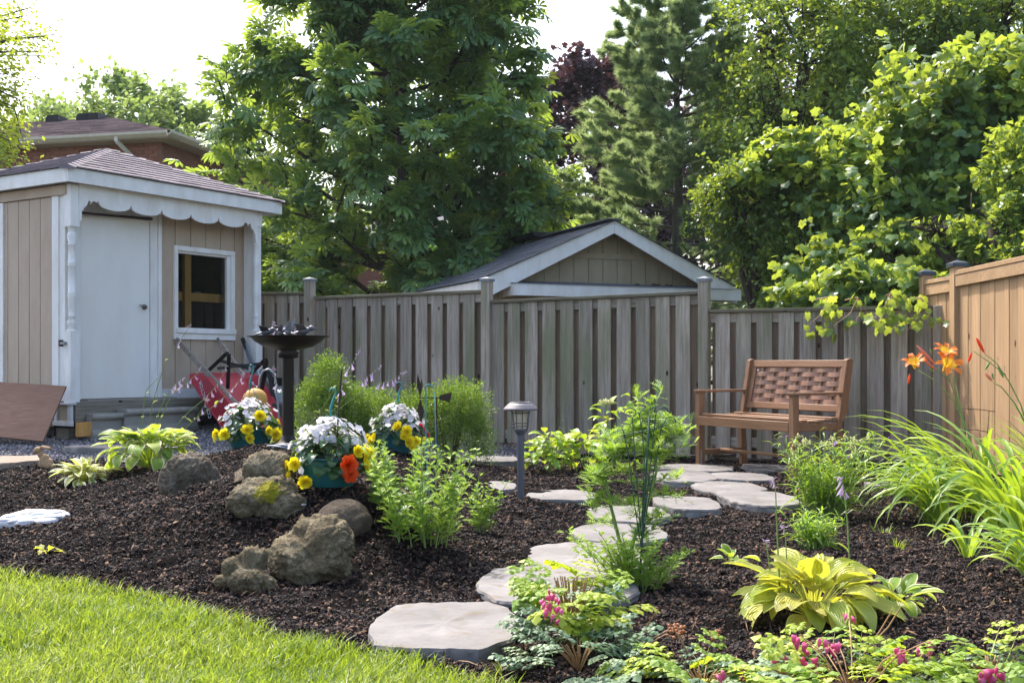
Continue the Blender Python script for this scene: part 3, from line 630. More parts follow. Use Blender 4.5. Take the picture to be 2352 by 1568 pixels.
# left side of the porch and the side wall
sbox("porch_side_panel", .02, .05, .11, WY - .02, base, FZ, 'white'); sbox("porch_side_trim", .006, .048, .19, WY + .03, base, FZ - .03, 'white', bevel=.003)
ys_ = [sy(p, .0) for p in (122, 112, 80, 46, 12)]; yy = WY + .035
yend = sy(8, 0); k = 0
while yy < DEP:
    y2 = min(yy + .17, DEP); 
    if not (yy < yend + .02 < y2 + .1 and False): sbox("siding_board", .008, .03, yy + .004, y2 - .004, .28, FZ - .1, 'tan', bevel=.004)
    yy = y2
sbox("groove_backing", .022, .029, WY + .03, DEP, .28, FZ - .1, 'tan')
sbox("corner_board", -.008, .03, yend - .0, yend + .09, .28, FZ - .1, 'white', bevel=.003)
sbox("frieze_board", -.012, .03, WY - .2, DEP, FZ - .095, FZ - .002, 'tan', bevel=.003)
latch = sbox("gate_latch", -.03, .006, .055, .12, sz(788, 0, .1) - .012, sz(788, 0, .1) + .012, 'metal_grey')
sbox("latch_keeper", -.03, .008, .115, .135, sz(788, 0, .1) - .03, sz(788, 0, .1) + .03, 'rust')
# skirt under the porch side: small framed panel
zl = sz(968, 0, .1)
sbox("skirt_stile", -.004, .03, .0, .045, zl, base - .03, 'aged_white', bevel=.002); sbox("skirt_stile", -.004, .026, .20, .24, zl, base - .03, 'aged_white', bevel=.002)
sbox("skirt_rail", -.006, .028, -.01, .26, zl - .04, zl + .005, 'aged_white', bevel=.002); sbox("skirt_ledge", -.02, .05, -.02, .28, base - .032, base - .012, 'aged_white', bevel=.002); sbox("skirt_panel", .01, .02, .04, .21, zl, base - .03, 'tan2')
sbox("foundation_block", .05, .3, .1, .35, .05, .27, 'timber'); sbox("foundation_block", .05, .3, 1.2, 1.5, .05, .27, 'timber')
# threshold and front beam
sbox("threshold", dl - .02, jr + .1, .12, WY + .0, base - .018, base + .006, 'timber', bevel=.004)
bt = sz(922, .05, 0)
beam = sbox("porch_beam", .05, xr + .02, .0, .12, bt - .19, bt, 'timber', bevel=.008)
sbox("porch_floor", .05, xr, .12, WY + .03, bt - .06, base - .02, 'timber')
# turned posts
def post(x, name="turned_post"):
    z0, z1 = base - .03, FZ; s = .098; y = .05
    za = sz(760, x, 0); zb = sz(520, x, 0)
    m = MB(); m.box((x, y, (z0 + za) / 2), (s, s, za - z0)); m.box((x, y, (z1 + zb) / 2), (s, s, z1 - zb))
    L = zb - za; pr = [(0, .041), (.012, .041), (.02, .028), (.03, .034), (.04, .028), (.055, .034), (.09, .036), (.13, .026), (.14, .034), (.15, .026), (.2, .03), (.33, .033), (.34, .036), (.35, .03), (.36, .036), (.37, .032), (.62, .030), (.63, .036), (.64, .03), (.65, .036), (.66, .031), (.82, .027), (.83, .034), (.84, .027), (.9, .038), (.94, .034), (.955, .026), (.965, .034), (.975, .027), (.985, .036), (1, .036)]
    m.lathe([(.02 + (r_ - .02) * 1.3, za + L * t) for t, r_ in pr], 16, (x, y, 0)); o = m.build(name, M['white'], shed); me = o.data
    me.polygons.foreach_set("use_smooth", [len(p.vertices) == 4 and i > 11 for i, p in enumerate(me.polygons)]); return o
post(.05); post(xr - .05)
# scalloped valance with brackets
zv = lambda u: FZ
def valance():
    top = FZ + .01; out = [(.086, top), (.086, FZ - .30), (.09, FZ - .335), (.112, FZ - .33), (.116, FZ - .24), (.135, FZ - .225), (.14, FZ - .20), (.165, FZ - .195), (.175, FZ - .165)]
    for k in range(7): a = math.pi * (1.1 - k / 6 * 1.35); out.append((.197 + .02 * math.cos(a), FZ - .158 + .022 * math.sin(a)))
    for k in range(7): a = math.pi * (1.0 - k / 6 * .8); out.append((.25 + .033 * math.cos(a), FZ - .165 + .03 * math.sin(a)))
    xa, xb = .295, xr - .27; n = 5
    for i in range(n):
        c = xa + (xb - xa) * (i + .5) / n; h = (xb - xa) / n / 2
        for k in range(9):
            a = math.pi * (1 - k / 8); out.append((c + h * math.cos(a) * .995, FZ - .125 - .075 * math.sin(a) ** .8 if 0 < k < 8 else FZ - .125))
    mir = [(xr - x, z) for x, z in out[:22]]; out += list(reversed(mir))
    m = MB(); q = bpy.data.curves.new("valance", 'CURVE'); q.dimensions = '2D'; q.fill_mode = 'BOTH'; q.extrude = .009
    sp = q.splines.new('POLY'); sp.points.add(len(out) - 1)
    for p_, (x, z) in zip(sp.points, out): p_.co = (x, z, 0, 1)
    sp.use_cyclic_u = True; tmp = bpy.data.objects.new("tmp", q); me = bpy.data.meshes.new_from_object(tmp); bpy.data.objects.remove(tmp)
    me.transform(Matrix.Rotation(R(90), 4, 'X')); me.name = "valance"; me.materials.clear(); me.materials.append(M['white']); link("scalloped_valance", me, shed, (0, .0, 0))
valance()
# roof: fascia boards, soffit, pyramid of shingles
RX0, RX1, RY0, RY1 = -.10, sx(648, -.1), -.10, DEP + .1
zb_, zt_ = FZ, TOPZ
sbox("fascia_board", RX0, RX1, RY0, RY0 + .02, zb_, zt_, 'white', bevel=.002); sbox("fascia_board", RX0 - .001, RX0 + .019, RY0 + .022, RY1, zb_, zt_, 'white', bevel=.002)
sbox("fascia_board", RX1 - .02, RX1 - .0, RY0 + .022, RY1, zb_, zt_, 'white'); sbox("fascia_board", RX0 + .02, RX1 - .02, RY1 - .02, RY1, zb_, zt_, 'white')
sbox("soffit_board", RX0 + .02, RX1 - .02, RY0 + .02, RY1 - .02, zb_ + .012, zb_ + .03, 'aged_white')
AP = Vector(((RX0 + RX1) / 2, (RY0 + RY1) / 2, sz(343, (RX0 + RX1) / 2, (RY0 + RY1) / 2)))
cs = [Vector((RX0 - .02, RY0 - .02, zt_)), Vector((RX1 + .02, RY0 - .02, zt_)), Vector((RX1 + .02, RY1 + .02, zt_)), Vector((RX0 - .02, RY1 + .02, zt_))]
def shingle_field(A, B, apL, apR, rows, tab, parent, mat, rise=.005, joined=None, jit=.1, r_=None, gap=.004, lift=.012):
    """courses of tabs on the plane A-B (eave, left to right) up to apL-apR; tabs clipped to the slanting sides"""
    r_ = r_ or random.Random(3); up = ((apL + apR) / 2 - (A + B) / 2); ex = (B - A).normalized(); nrm = ex.cross((up - ex * up.dot(ex)).normalized()).normalized()
    if nrm.z < 0: nrm = -nrm
    for i in range(rows):
        t0, t1 = i / rows, min(1, (i + 1.25) / rows); L0, R0 = A.lerp(apL, t0), B.lerp(apR, t0); tt = min(1, (i + 1) / rows + .2 / rows); L1, R1 = A.lerp(apL, tt), B.lerp(apR, tt)
        l0, r0 = (L0 - A).dot(ex), (R0 - A).dot(ex); l1, r1 = (L1 - A).dot(ex), (R1 - A).dot(ex)
        base0 = A.lerp(apL, t0) - ex * l0; base1 = A.lerp(apL, tt) - ex * l1
        x = l0 - tab * ((i * .37) % 1)
        while x < r0:
            w_ = tab * r_.uniform(1 - jit, 1 + jit); a, b = x, x + w_ - gap; x += w_
            a0, b0 = max(a, l0), min(b, r0); a1, b1 = min(max(a, l1), r1), max(min(b, r1), l1)
            if b0 - a0 < .02: continue
            h = rise * r_.uniform(.7, 1.4); dn = (L0 - L1).normalized() * r_.uniform(0, .006)
            q0, q1, q2, q3 = base0 + ex * a0, base0 + ex * b0, base1 + ex * b1, base1 + ex * a1
            top = [q0 + nrm * (lift + h), q1 + nrm * (lift + h), q2 + nrm * (lift * .3), q3 + nrm * (lift * .3)]; bot = [q0 + nrm * .002, q1 + nrm * .002, q2, q3]
            vs = top + bot; fs_ = [(0, 1, 2, 3), (4, 5, 1, 0), (5, 6, 2, 1), (7, 4, 0, 3)]
            if joined is not None:
                joined[0].add(vs, fs_); joined[1].extend([r_.random()] * 8)
            else: MB().add(vs, fs_).build("shingle", mat, parent)
for i in range(4):
    a, b = cs[i], cs[(i + 1) % 4]
    MB().add([a, b, AP + Vector((0, 0, -.004))], [(0, 1, 2)]).build("roof_deck", M['black'], shed)
    if i in (0, 3): shingle_field(a, b, AP, AP, 11, .27, shed, M['shingle'])
    else: MB().add([a + Vector((0, 0, .01)), b + Vector((0, 0, .01)), AP + Vector((0, 0, .01))], [(0, 1, 2)]).build("roof_slope", M['shingle'], shed)
for i in range(4):
    c = cs[i]; n = 14
    for k in range(n):
        p, q = c.lerp(AP, k / n), c.lerp(AP, min(1, (k + 1.25) / n)); d = (q - p).normalized(); s = d.cross(Vector((0, 0, 1))).normalized(); u = Vector((0, 0, .016)); wv = s * .075
        dz = Vector((0, 0, -.022)); MB().add([p - wv + u + dz, p + u + Vector((0, 0, .008)), p + wv + u + dz, q - wv + u * .6 + dz, q + u * .6, q + wv + u * .6 + dz, p - wv + dz, p + wv + dz], [(0, 1, 4, 3), (1, 2, 5, 4), (6, 1, 0), (6, 7, 1), (7, 2, 1)]).build("hip_shingle", M['shingle'], shed)
# window
wx0, wx1 = wl0 + .045, wr0 - .045
win = sbox("window", wl0, wl0 + .048, WY - .028, WY + .0, wzb - .01, wzt, 'white', bevel=.002)
sbox("window_trim", wr0 - .05, wr0, WY - .028, WY + .0, wzb - .01, wzt - .052, 'white', win, .002); sbox("window_trim", wl0 + .049, wr0, WY - .028, WY, wzt - .05, wzt, 'white', win, .002)
sbox("window_sill", wl0 + .02, wr0 + .0, WY - .05, WY + .05, wzb - .01, wzb + .045, 'white', win, .003); sbox("window_apron", wl0 - .002, wr0 + .004, WY - .03, WY - .002, wzb - .075, wzb - .012, 'white', win, .002)
for q in ((wx0, wx0 + .02, wzb + .04, wzt - .05), (wx1 - .045, wx1, wzb + .04, wzt - .05), (wx0 + .021, wx1 - .046, wzt - .075, wzt - .05)): sbox("window_reveal", q[0], q[1], WY + .001, WY + .05, q[2], q[3], 'white', win, .002)
MB().add([(wx0 + .02, WY + .03, wzb + .04), (wx1 - .045, WY + .03, wzb + .04), (wx1 - .045, WY + .03, wzt - .07), (wx0 + .02, WY + .03, wzt - .07)], [(0, 1, 2, 3)]).build("pane", M['glass'], win)
s0 = sx(421, WY + .1); z_m = sz(680, s0, WY + .1)
sbox("stud", s0, s0 + .085, WY + .075, WY + .115, wzb - .1, wzt + .1, 'stud', win); sbox("nogging", s0 - .05, wx1 + .1, WY + .118, WY + .155, z_m - .045, z_m + .045, 'stud', win); sbox("shelf_board", s0 + .09, wx1 + .1, WY + .16, WY + .5, z_m + .0, z_m + .02, 'ply', win)
m = MB(); m.lathe([(0, 0), (.04, 0), (.045, .03), (.02, .05), (0, .052)], 12, (s0 + .33, WY + .25, z_m + .02)); m.build("stored_cloth", M['metal_grey'], win, smooth=True)

# ---- things round the shed
def oriented(name, label, cat, corners, th, mat, off=0):
    """a flat board with four world corners"""
    c = sum(corners, Vector()) / 4; n = (corners[1] - corners[0]).cross(corners[3] - corners[0]).normalized() * th
    m = MB(); vs = [p - c for p in corners] + [p - c + n for p in corners]; m.add(vs, [(3, 2, 1, 0), (4, 5, 6, 7), (0, 1, 5, 4), (1, 2, 6, 5), (2, 3, 7, 6), (3, 0, 4, 7)])
    return setp(m.build(name, M[mat], None, c, bevel=.002), label, cat)
yb1 = 9.75
P1, P2, P3, P4 = W(152, 886, 10.15), W(98, 1013, 9.8), W(-130, 990, 9.95), W(-100, 870, 10.35)
oriented("plywood_sheet", "stained brown plywood sheet leaning against the shed side", "plywood sheet", [P1, P2, P3, P4], .018, 'ply')
p = SO + E1 * .03 - E2 * .08
blk = thing("timber_offcut", "short pale orange timber offcut jammed under the porch beam", "timber", (p.x, p.y, 0), SA + .12)
z0 = sz(1003, 0, -.06); z1 = sz(970, 0, -.06); m = MB(); m.box((.12, .0, (z0 + z1) / 2), (.28, .045, z1 - z0)); m.build("timber_piece", M['stud'], blk, bevel=.003)
st = thing("concrete_step", "curved moulded grey concrete step lying below the shed porch", "step", tuple(SO), SA)
for (xa, xb), yo, ya, yb in (((sx(213, -.12), sx(288, -.17)), -.12, 951, 1010), ((sx(288, -.17), sx(446, -.12)), -.15, 940, 1000)):
    for nm, (t0, t1, bulge) in (("step_nosing", (0, .22, .03)), ("step_riser", (.22, .62, 0)), ("step_base", (.62, 1.0, .025))):
        m = MB(); zA, zB = sz(ya, xa, yo), sz(yb, xa, yo); n = 8; vs = []; zz0 = zA + (zB - zA) * t0; zz1 = zA + (zB - zA) * t1
        for i in range(n + 1):
            x = xa + .004 + (xb - xa - .008) * i / n; yy = yo - .05 * math.sin(math.pi * min(1, i / n)) - bulge + (.04 if xa < .4 else 0) * (1 - i / n)
            for j in range(5): vs.append((x, yy - (bulge * .5 * math.sin(math.pi * j / 4)), zz0 + (zz1 - zz0) * j / 4))
            vs.append((x, yo + .1, zz1)); vs.append((x, yo + .1, zz0))
        f = [(i * 7 + j, i * 7 + (j + 1) % 7, (i + 1) * 7 + (j + 1) % 7, (i + 1) * 7 + j) for i in range(n) for j in range(7)] + [tuple(range(7)), tuple(reversed(range(n * 7, n * 7 + 7)))]
        m.add(vs, f); m.build(nm, M['concrete'], st)

# ================================================================ WHEELBARROWS
def rbar(m, a, b, w_, t_): m.bar(a, b, w_, t_, up=(-.5, -.86, .1))
wbr = W(520, 960, 11.0); red = thing("wheelbarrow", "red contractor wheelbarrow tipped up on its nose against the shed wall", "wheelbarrow", tuple(wbr))
def loc(v): return Vector(v) - wbr
for (a, b) in ((W(404, 778, 11.75), W(600, 990, 10.75)), (W(506, 787, 12.15), W(640, 985, 11.15))):
    m = MB(); rbar(m, loc(a), loc(b), .05, .035); hd = m.build("handle", M['grey_rail'], red, bevel=.004)
    d = (a - b).normalized(); m = MB(); m.tube([loc(a - d * .02), loc(a + d * .1)], [.018, .017], 8); m.build("grip", M['timber'], hd, smooth=True)
rim = [W(428, 858, 11.45), W(592, 858, 11.95), W(690, 1018, 11.5), W(545, 1032, 10.95)]; flo = [W(474, 866, 11.25), W(560, 869, 11.5), W(632, 985, 11.0), W(584, 990, 10.72)]
def rrect(c4, r, n=6):
    out = []
    for i in range(4):
        p, a, b = c4[i], c4[i - 1], c4[(i + 1) % 4]; u = (a - p).normalized() * r; v = (b - p).normalized() * r
        for k in range(n + 1): t = k / n; out.append((p + u) * (1 - t) ** 2 + p * 2 * t * (1 - t) + (p + v) * t * t)
    return out
ro, fo = rrect(rim, .12), rrect(flo, .06); n = len(ro); m = MB(); m.add([loc(p) for p in ro] + [loc(p) for p in fo], [(i, (i + 1) % n, n + (i + 1) % n, n + i) for i in range(n)] + [tuple(reversed(range(n, 2 * n)))]); tray = m.build("tray", M['red'], red)
for p_ in tray.data.polygons: p_.use_smooth = len(p_.vertices) == 4
if hasattr(tray.data, "set_sharp_from_angle"): tray.data.set_sharp_from_angle(angle=R(30))
m = MB(); m.tube([loc(p) for p in ro] + [loc(ro[0])], .012, 6, cap=False); m.build("tray_rim", M['red'], tray, smooth=True)
for pl in ([(481, 849, 11.2), (520, 812, 10.9), (526, 812, 10.9), (523, 892, 11.0)], [(577, 858, 11.5), (608, 826, 11.3), (613, 828, 11.25), (600, 900, 11.3)]):
    m = MB(); q = [loc(W(*v)) for v in pl]
    for a, b in zip(q[:-1], q[1:]): m.bar(a, b, .036, .014, up=(.3, -1, 0))
    m.build("leg", M['metal_black'], red)
m = MB()
for a, b in (((506, 828, 11.0), (570, 846, 11.25)), ((500, 846, 11.05), (560, 838, 11.3)), ((560, 840, 11.25), (600, 835, 11.3))): m.bar(loc(W(*a)), loc(W(*b)), .03, .01, up=(0, -1, .4))
m.build("cross_brace", M['metal_black'], red)
# lettering on the red side: lies on the left side panel, reads upward
ta, tb = ro[3 + 0], fo[3]
sideA, sideB, sideC = rim[0], rim[3], flo[0]
nr = (sideB - sideA).cross(sideC - sideA).normalized()
if nr.y > 0: nr = -nr
U = (W(468, 866, 11.2) - W(487, 960, 11.0)); 
def on_side(px, py):
    d = W(px, py, 1) - Vector((0, 0, EYE)); t = (sideA - Vector((0, 0, EYE))).dot(nr) / d.dot(nr); return Vector((0, 0, EYE)) + d * t + nr * .004
def lettering(txt, p0, p1, size, parent):
    a, b = on_side(*p0), on_side(*p1); X = (b - a).normalized(); Y = nr.cross(X).normalized()
    fc = bpy.data.curves.new("lettering", 'FONT'); fc.body = txt; fc.size = size; fc.materials.append(M['letter']); fc.extrude = .0005
    tmp = bpy.data.objects.new("lettering", fc); me = bpy.data.meshes.new_from_object(tmp); bpy.data.objects.remove(tmp)
    wd = max(v.co.x for v in me.vertices); mt = Matrix((X, Y, nr)).transposed(); k = (b - a).length / wd
    me.transform(Matrix.Translation(a - wbr) @ (mt @ Matrix.Diagonal((k, 1, 1))).to_4x4()); return link("lettering", me, parent)
try: lettering("CONTRACTOR", (487, 958), (463, 872), .07, tray)
except Exception as e: print("lettering", e)
gw = W(640, 900, 12.0); gry = thing("wheelbarrow", "grey steel wheelbarrow with black legs tipped up behind the red one", "wheelbarrow", tuple(gw)); loc = lambda v: Vector(v) - gw
gy = 12.35
m = MB(); rbar(m, loc(W(563, 790, 12.35)), loc(W(604, 905, 11.9)), .045, .03); hd = m.build("handle", M['steel'], gry); m = MB(); m.tube([loc(W(557, 778, 12.38)), loc(W(569, 806, 12.3))], .024, 8); m.build("grip", M['blackplastic'], hd, smooth=True)
m = MB(); rbar(m, loc(W(600, 850, 12.2)), loc(W(640, 935, 11.9)), .045, .03); m.build("handle", M['grey_rail'], gry)
rim = [W(586, 880, 12.3), W(662, 868, 12.35), W(676, 1005, 12.1), W(590, 1010, 12.0)]; flo = [W(602, 905, 12.0), W(650, 900, 12.05), W(655, 985, 11.9), W(606, 985, 11.85)]
ro, fo = rrect(rim, .08), rrect(flo, .05); n = len(ro); m = MB(); m.add([loc(p) for p in ro] + [loc(p) for p in fo], [(i, (i + 1) % n, n + (i + 1) % n, n + i) for i in range(n)] + [tuple(reversed(range(n, 2 * n)))]); tr2 = m.build("tray", M['steel'], gry)
m = MB(); m.tube([loc(p) for p in ro] + [loc(ro[0])], .01, 6, cap=False); m.build("tray_rim", M['steel'], tr2, smooth=True)
m = MB(); m.bar(loc(W(592, 873, 12.2)), loc(W(668, 878, 12.2)), .02, .09, up=(0, 0, 1)); m.build("frame_band", M['metal_black'], gry)
for pl in ([(612, 850, 11.8), (596, 908, 11.7)], [(618, 850, 11.9), (626, 905, 11.8), (632, 930, 11.8)], [(664, 880, 12.0), (655, 940, 11.9)]):
    m = MB(); q = [loc(W(*v)) for v in pl]
    for a, b in zip(q[:-1], q[1:]): m.bar(a, b, .045, .016, up=(.3, -1, 0))
    m.build("leg", M['metal_black'], gry)
m = MB(); c = loc(W(640, 968, 11.6)); ring = [(0, -.05), (.17, -.05), (.2, -.03), (.2, .03), (.17, .05), (0, .05)]; m.lathe(ring, 20); rt = Matrix.Rotation(R(90), 3, 'X') ; m.v = [tuple(rt @ Vector(v) + c) for v in m.v]; m.build("wheel", M['blackplastic'], gry, smooth=True)

# ================================================================ BENCH
BD = Vector((.468, -.884, 0)); BB = Vector((.884, .468, 0)); BO = Vector((1.545, 9.50, 0)); BA = math.atan2(BD.y, BD.x)
bz = H(1.8, 9.0) + .012
bench = thing("garden_bench", "reddish brown wooden garden bench with basket-weave back on the flagstones", "bench", (BO.x, BO.y, bz), BA)
BL = 1.20   # local x along the front (left to right), y toward the back
def bpart(name, m, mat='bench_x', par=None, bevel=.004): return m.build(name, M[mat], par or bench, bevel=bevel)
for x in (.03, BL - .03):
    m = MB(); m.box((x, .02, .31), (.05, .06, .62)); bpart("front_leg", m, 'bench_z')
    m = MB(); m.prism([(.45, 0), (.51, 0), (.485, .40), (.535, .47), (.60, .89), (.57, .90), (.535, .89), (.46, .47), (.435, .38)], lambda u, v, s, x=x: (x + (-.022 if s else .022), u, v)); bpart("back_leg", m, 'bench_z')
    m = MB(); out = [(-.05, .0), (.0, -.035), (.12, -.04), (.3, -.028), (.5, -.022), (.5, .022), (.3, .03), (.12, .04), (0, .035)]; m.prism(out, lambda u, v, s, x=x: (x + v, u, .62 + (.022 if s else 0))); ar = bpart("armrest", m, 'bench_x')
    m = MB(); m.lathe([(0, .65), (.016, .65), (.018, .642)], 12, (x, .02, 0)); bpart("arm_plug", m, 'bench_x', ar, 0)
    m = MB(); m.box((x, .24, .12), (.022, .42, .05)); bpart("side_stretcher", m, 'bench_x')
    m = MB(); m.prism([(.05, .35), (.05, .425), (.12, .42), (.2, .405), (.32, .40), (.46, .415), (.46, .35)], lambda u, v, s, x=x: (x + (-.014 if s else .014), u, v)); bpart("side_rail", m, 'bench_x')
m = MB(); m.box((BL / 2, .0, .385), (BL - .114, .024, .075)); bpart("front_rail", m)
m = MB(); m.box((BL / 2, .24, .135), (BL - .09, .05, .022)); bpart("long_stretcher", m)
for k in range(6):
    y = .035 + k * .076; z = .44 - .022 * math.sin(math.pi * (k + .2) / 5.2); m = MB(); m.box((BL / 2, y, z), (BL - .03 if k else BL - .12, .062, .02)); bpart("seat_slat", m)
def bk(u, v, dy=0.0):   # point on the back plane: u along, v 0..1 up
    return Vector((u, .50 + .085 * v + dy * -.98, .485 + .40 * v - dy * .2))
tilt = math.atan2(.085, .40)
def brail(name, u0, u1, v0, v1, th, mat):
    a, b = bk(u0, (v0 + v1) / 2), bk(u1, (v0 + v1) / 2); m = MB(); m.box((a + b) / 2, (u1 - u0, th, (v1 - v0) * .409), Matrix.Rotation(-tilt, 3, 'X')); return bpart(name, m, mat)
brail("top_rail", .02, BL - .02, .86, 1.0, .034, 'bench_x'); brail("back_bottom_rail", .05, BL - .05, .0, .13, .028, 'bench_x')
brail("back_stile", .052, .10, .131, .859, .028, 'bench_z'); brail("back_stile", BL - .10, BL - .052, .131, .859, .028, 'bench_z')
for r_ in range(8):       # woven strips
    v0 = .14 + r_ * .09; vs, fs_ = [], []; n = 56
    for i in range(n + 1):
        u = .10 + (BL - .20) * i / n; dy = .012 * math.sin(2 * math.pi * (u - .10) / .285 + (math.pi if r_ % 2 else 0)) * 1.25; dy = max(-.011, min(.014, dy))
        for vv, dd in ((v0, 0), (v0 + .087, 0), (v0 + .087, -.006), (v0, -.006)): vs.append(bk(u, vv, dy + dd))
    for i in range(n):
        for j in range(4): fs_.append((i * 4 + j, i * 4 + (j + 1) % 4, (i + 1) * 4 + (j + 1) % 4, (i + 1) * 4 + j))
    m = MB(); m.add(vs, fs_); m.build("woven_strip", M['weave'], bench, smooth=False)
for k in range(8):
    u = .10 + .1425 * (k + .5) - .0; 
    if u > BL - .1: continue
    m = MB(); m.bar(bk(u, .13), bk(u, .86), .03, .006, up=(0, 1, 0)); bpart("woven_upright", m, 'bench_z', None, 0)
m = MB(); a = bk(.125, .83, .02); m.add([a, a + Vector((.02, 0, 0)), a + Vector((.01, -.002, -.018))], [(0, 2, 1)]); m.build("sticker", M['letter'], bench)
for k in range(9):
    m = MB(); c = Vector((.07, .0, .135 - k * .014)); m.tube([c + Vector((.006 * math.cos(t) if k % 2 else 0, 0 if k % 2 else .006 * math.cos(t), .009 * math.sin(t))) for t in [i * math.pi / 4 for i in range(9)]], .0016, 4, cap=False); m.build("chain_link", M['metal_grey'], bench)
# ================================================================ ROCKS
def ico(sub):
    import bmesh
    bm = bmesh.new(); bmesh.ops.create_icosphere(bm, subdivisions=sub, radius=1); V = np.array([v.co[:] for v in bm.verts]); Fc = np.array([[v.index for v in f.verts] for f in bm.faces]); bm.free(); return V, Fc
ICO = ico(6)
def rock(name, label, px, py, lobes, mat, amp=.12, flat=.0, seed=0, sub=ICO, cat="rock", moss=False, sink=.0, rough=1.0):
    """lobes: (dx, dy, dz, rx, ry, rz) in metres about the base point"""
    base_ = G(px, py); o0 = Vector((0, 0, sum(l[2] for l in lobes) / len(lobes))); D, Fc = sub
    rr = np.zeros(len(D))
    for l in lobes:
        c = np.array(l[:3]) - np.array(o0); s = np.array(l[3:]); a = ((D / s) ** 2).sum(1); b = (D / s * (c / s)).sum(1); cc = ((c / s) ** 2).sum() - 1
        disc = b * b - a * cc; t = np.where(disc > 0, (b + np.sqrt(np.maximum(disc, 0))) / a, 0); rr = np.maximum(rr, t)
    P = D * rr[:, None]; size = rr.mean(); N = np.zeros(len(D)); ms = np.zeros(len(D)); sd_ = Vector((seed * 3.7, seed * 1.3, 0))
    for i, p in enumerate(P):
        v = Vector(p) / size + sd_
        wv_ = v + Vector((noise.noise(v * 2.0), noise.noise(v * 2.0 + Vector((9, 0, 0))), noise.noise(v * 2.0 + Vector((0, 9, 0))))) * .25
        n1 = noise.noise(v * 1.3); f1 = noise.voronoi(wv_ * 2.1)[0]; f2 = noise.voronoi(wv_ * 5.5)[0]; n3 = noise.noise(v * 5.5); n4 = abs(noise.noise(v * 12)); n5 = noise.noise(v * 24)
        N[i] = n1 * .45 + (min(.5, (f1[1] - f1[0]) * 1.3) - .25) * .7 * rough + (min(.4, (f2[1] - f2[0]) * 1.2) - .2) * .45 * rough + n3 * .30 * rough - n4 * .40 * rough + n5 * .12 * rough
        if moss: ms[i] = max(0, 1 - (Vector(p) + o0 - Vector(moss)).length / .15)
    P = P * (1 + amp * N)[:, None]
    for fr_, am_ in ((9, .020), (22, .009), (48, .004)):
        P = P + (np.stack([vn3(P + 11, fr_, seed * 7 + k_) for k_ in range(3)], 1) - .5) * am_ * (rough * .8 + .2) * 1.6
    P = P + np.array(o0); P[:, 2] = np.where(P[:, 2] < -.06, -.06, P[:, 2])
    me = npmesh(name, P, Fc, M[mat], True)
    if moss: a = me.attributes.new("moss", 'FLOAT', 'POINT'); a.data.foreach_set("value", ms.astype(np.float32))
    o = link(name, me, None, (base_.x, base_.y, base_.z - sink)); return setp(o, label, cat)
rock("rock", "rounded brown-grey rock between the large hosta and the pots", 436, 1128, [(0,.06,.09,.135,.13,.13),(.05,.08,.06,.10,.12,.11),(-.06,.04,.05,.10,.1,.12)], 'rock_grey', .20, seed=1, sink=.01)
rock("rock", "lower weathered rock with yellow moss, below its flat-topped partner", 606, 1185, [(0,.08,.07,.135,.12,.10),(-.07,.05,.06,.09,.1,.085),(.08,.06,.03,.10,.1,.07)], 'rock_moss', .22, seed=2, moss=(.03,-.03,.13))
rock("rock", "upper pale rock resting on the mossy one left of the middle pot", 606, 1150, [(0,.10,.15,.125,.10,.075),(.06,.1,.12,.07,.1,.09),(-.05,.10,.14,.08,.09,.07)], 'rock_moss', .20, seed=3)
rock("rock", "little brown rock tucked behind the mossy pair", 548, 1125, [(0,.1,.03,.05,.06,.06)], 'rock_grey', .2, seed=4, sub=ico(4))
rock("rock", "smooth rounded dark rock behind the largest one", 784, 1222, [(0,.09,.045,.115,.12,.085),(.03,.07,.03,.10,.1,.075)], 'rock_smooth', .07, seed=5, rough=.4)
rock("rock", "largest craggy limestone rock above the lawn edge", 712, 1330, [(.06,.06,.13,.11,.12,.12),(-.08,.06,.07,.10,.12,.10),(.08,.02,.07,.085,.1,.09),(.0,.1,.16,.09,.09,.09),(-.03,.0,.03,.11,.08,.06),(-.11,.1,.09,.06,.08,.08)], 'rock', .20, seed=6)
rock("rock", "stepped angular limestone rock nearest the grass", 566, 1360, [(.02,.03,.035,.10,.07,.05),(-.05,.07,.08,.06,.06,.05),(.0,.09,.11,.06,.06,.05),(-.09,.09,.03,.06,.07,.04),(.06,.03,.02,.06,.06,.05)], 'rock', .22, seed=7)
# a few clods and petals lying about
for q, s in (((1230,1178),.022),((1222,1196),.018),((1160,1152),.03),((1170,1160),.022),((1100,1215),.02),((300,1258),.02),((1900,1290),.02),((2080,1370),.018)):
    rock("soil_clod", {1230:"dark soil clod nearest below the lamp post",1222:"second dark soil clod, just nearer than the one below the lamp",1160:"large dark soil clod left of the lamp foot",1170:"smaller soil clod touching the large one beside the lamp foot",1100:"soil clod by the right shoots of the feathery plant",300:"soil clod between the white plaque and the rocks",1900:"soil clod behind the gold hosta",2080:"soil clod right of the small hosta"}[q[0]], q[0], q[1], [(0,0,.01,s,s,s*.8)], 'soil', .35, seed=q[0], sub=ico(3), cat="soil clod")
def petalbit(px, py, mat, label, s=.014):
    g = G(px, py, .012); me = MB(); n = 7; pts = [(0, 0, .004)] + [(math.cos(2 * math.pi * i / n) * s * rnd.uniform(.7, 1.1), math.sin(2 * math.pi * i / n) * s * .8, rnd.uniform(0, .006)) for i in range(n)]
    me.add(pts, [(0, i + 1, (i + 1) % n + 1) for i in range(n)]); setp(me.build("fallen_petal", M[mat], None, g + Vector((0, 0, .006))), label, "petal")
petalbit(697, 1137, 'p_white', "white fallen petal behind the smooth rock, the farther of two"); petalbit(697, 1163, 'p_white', "white fallen petal just behind the smooth rock"); petalbit(838, 1132, 'p_orange', "orange fallen petal right of the middle pot", .012)
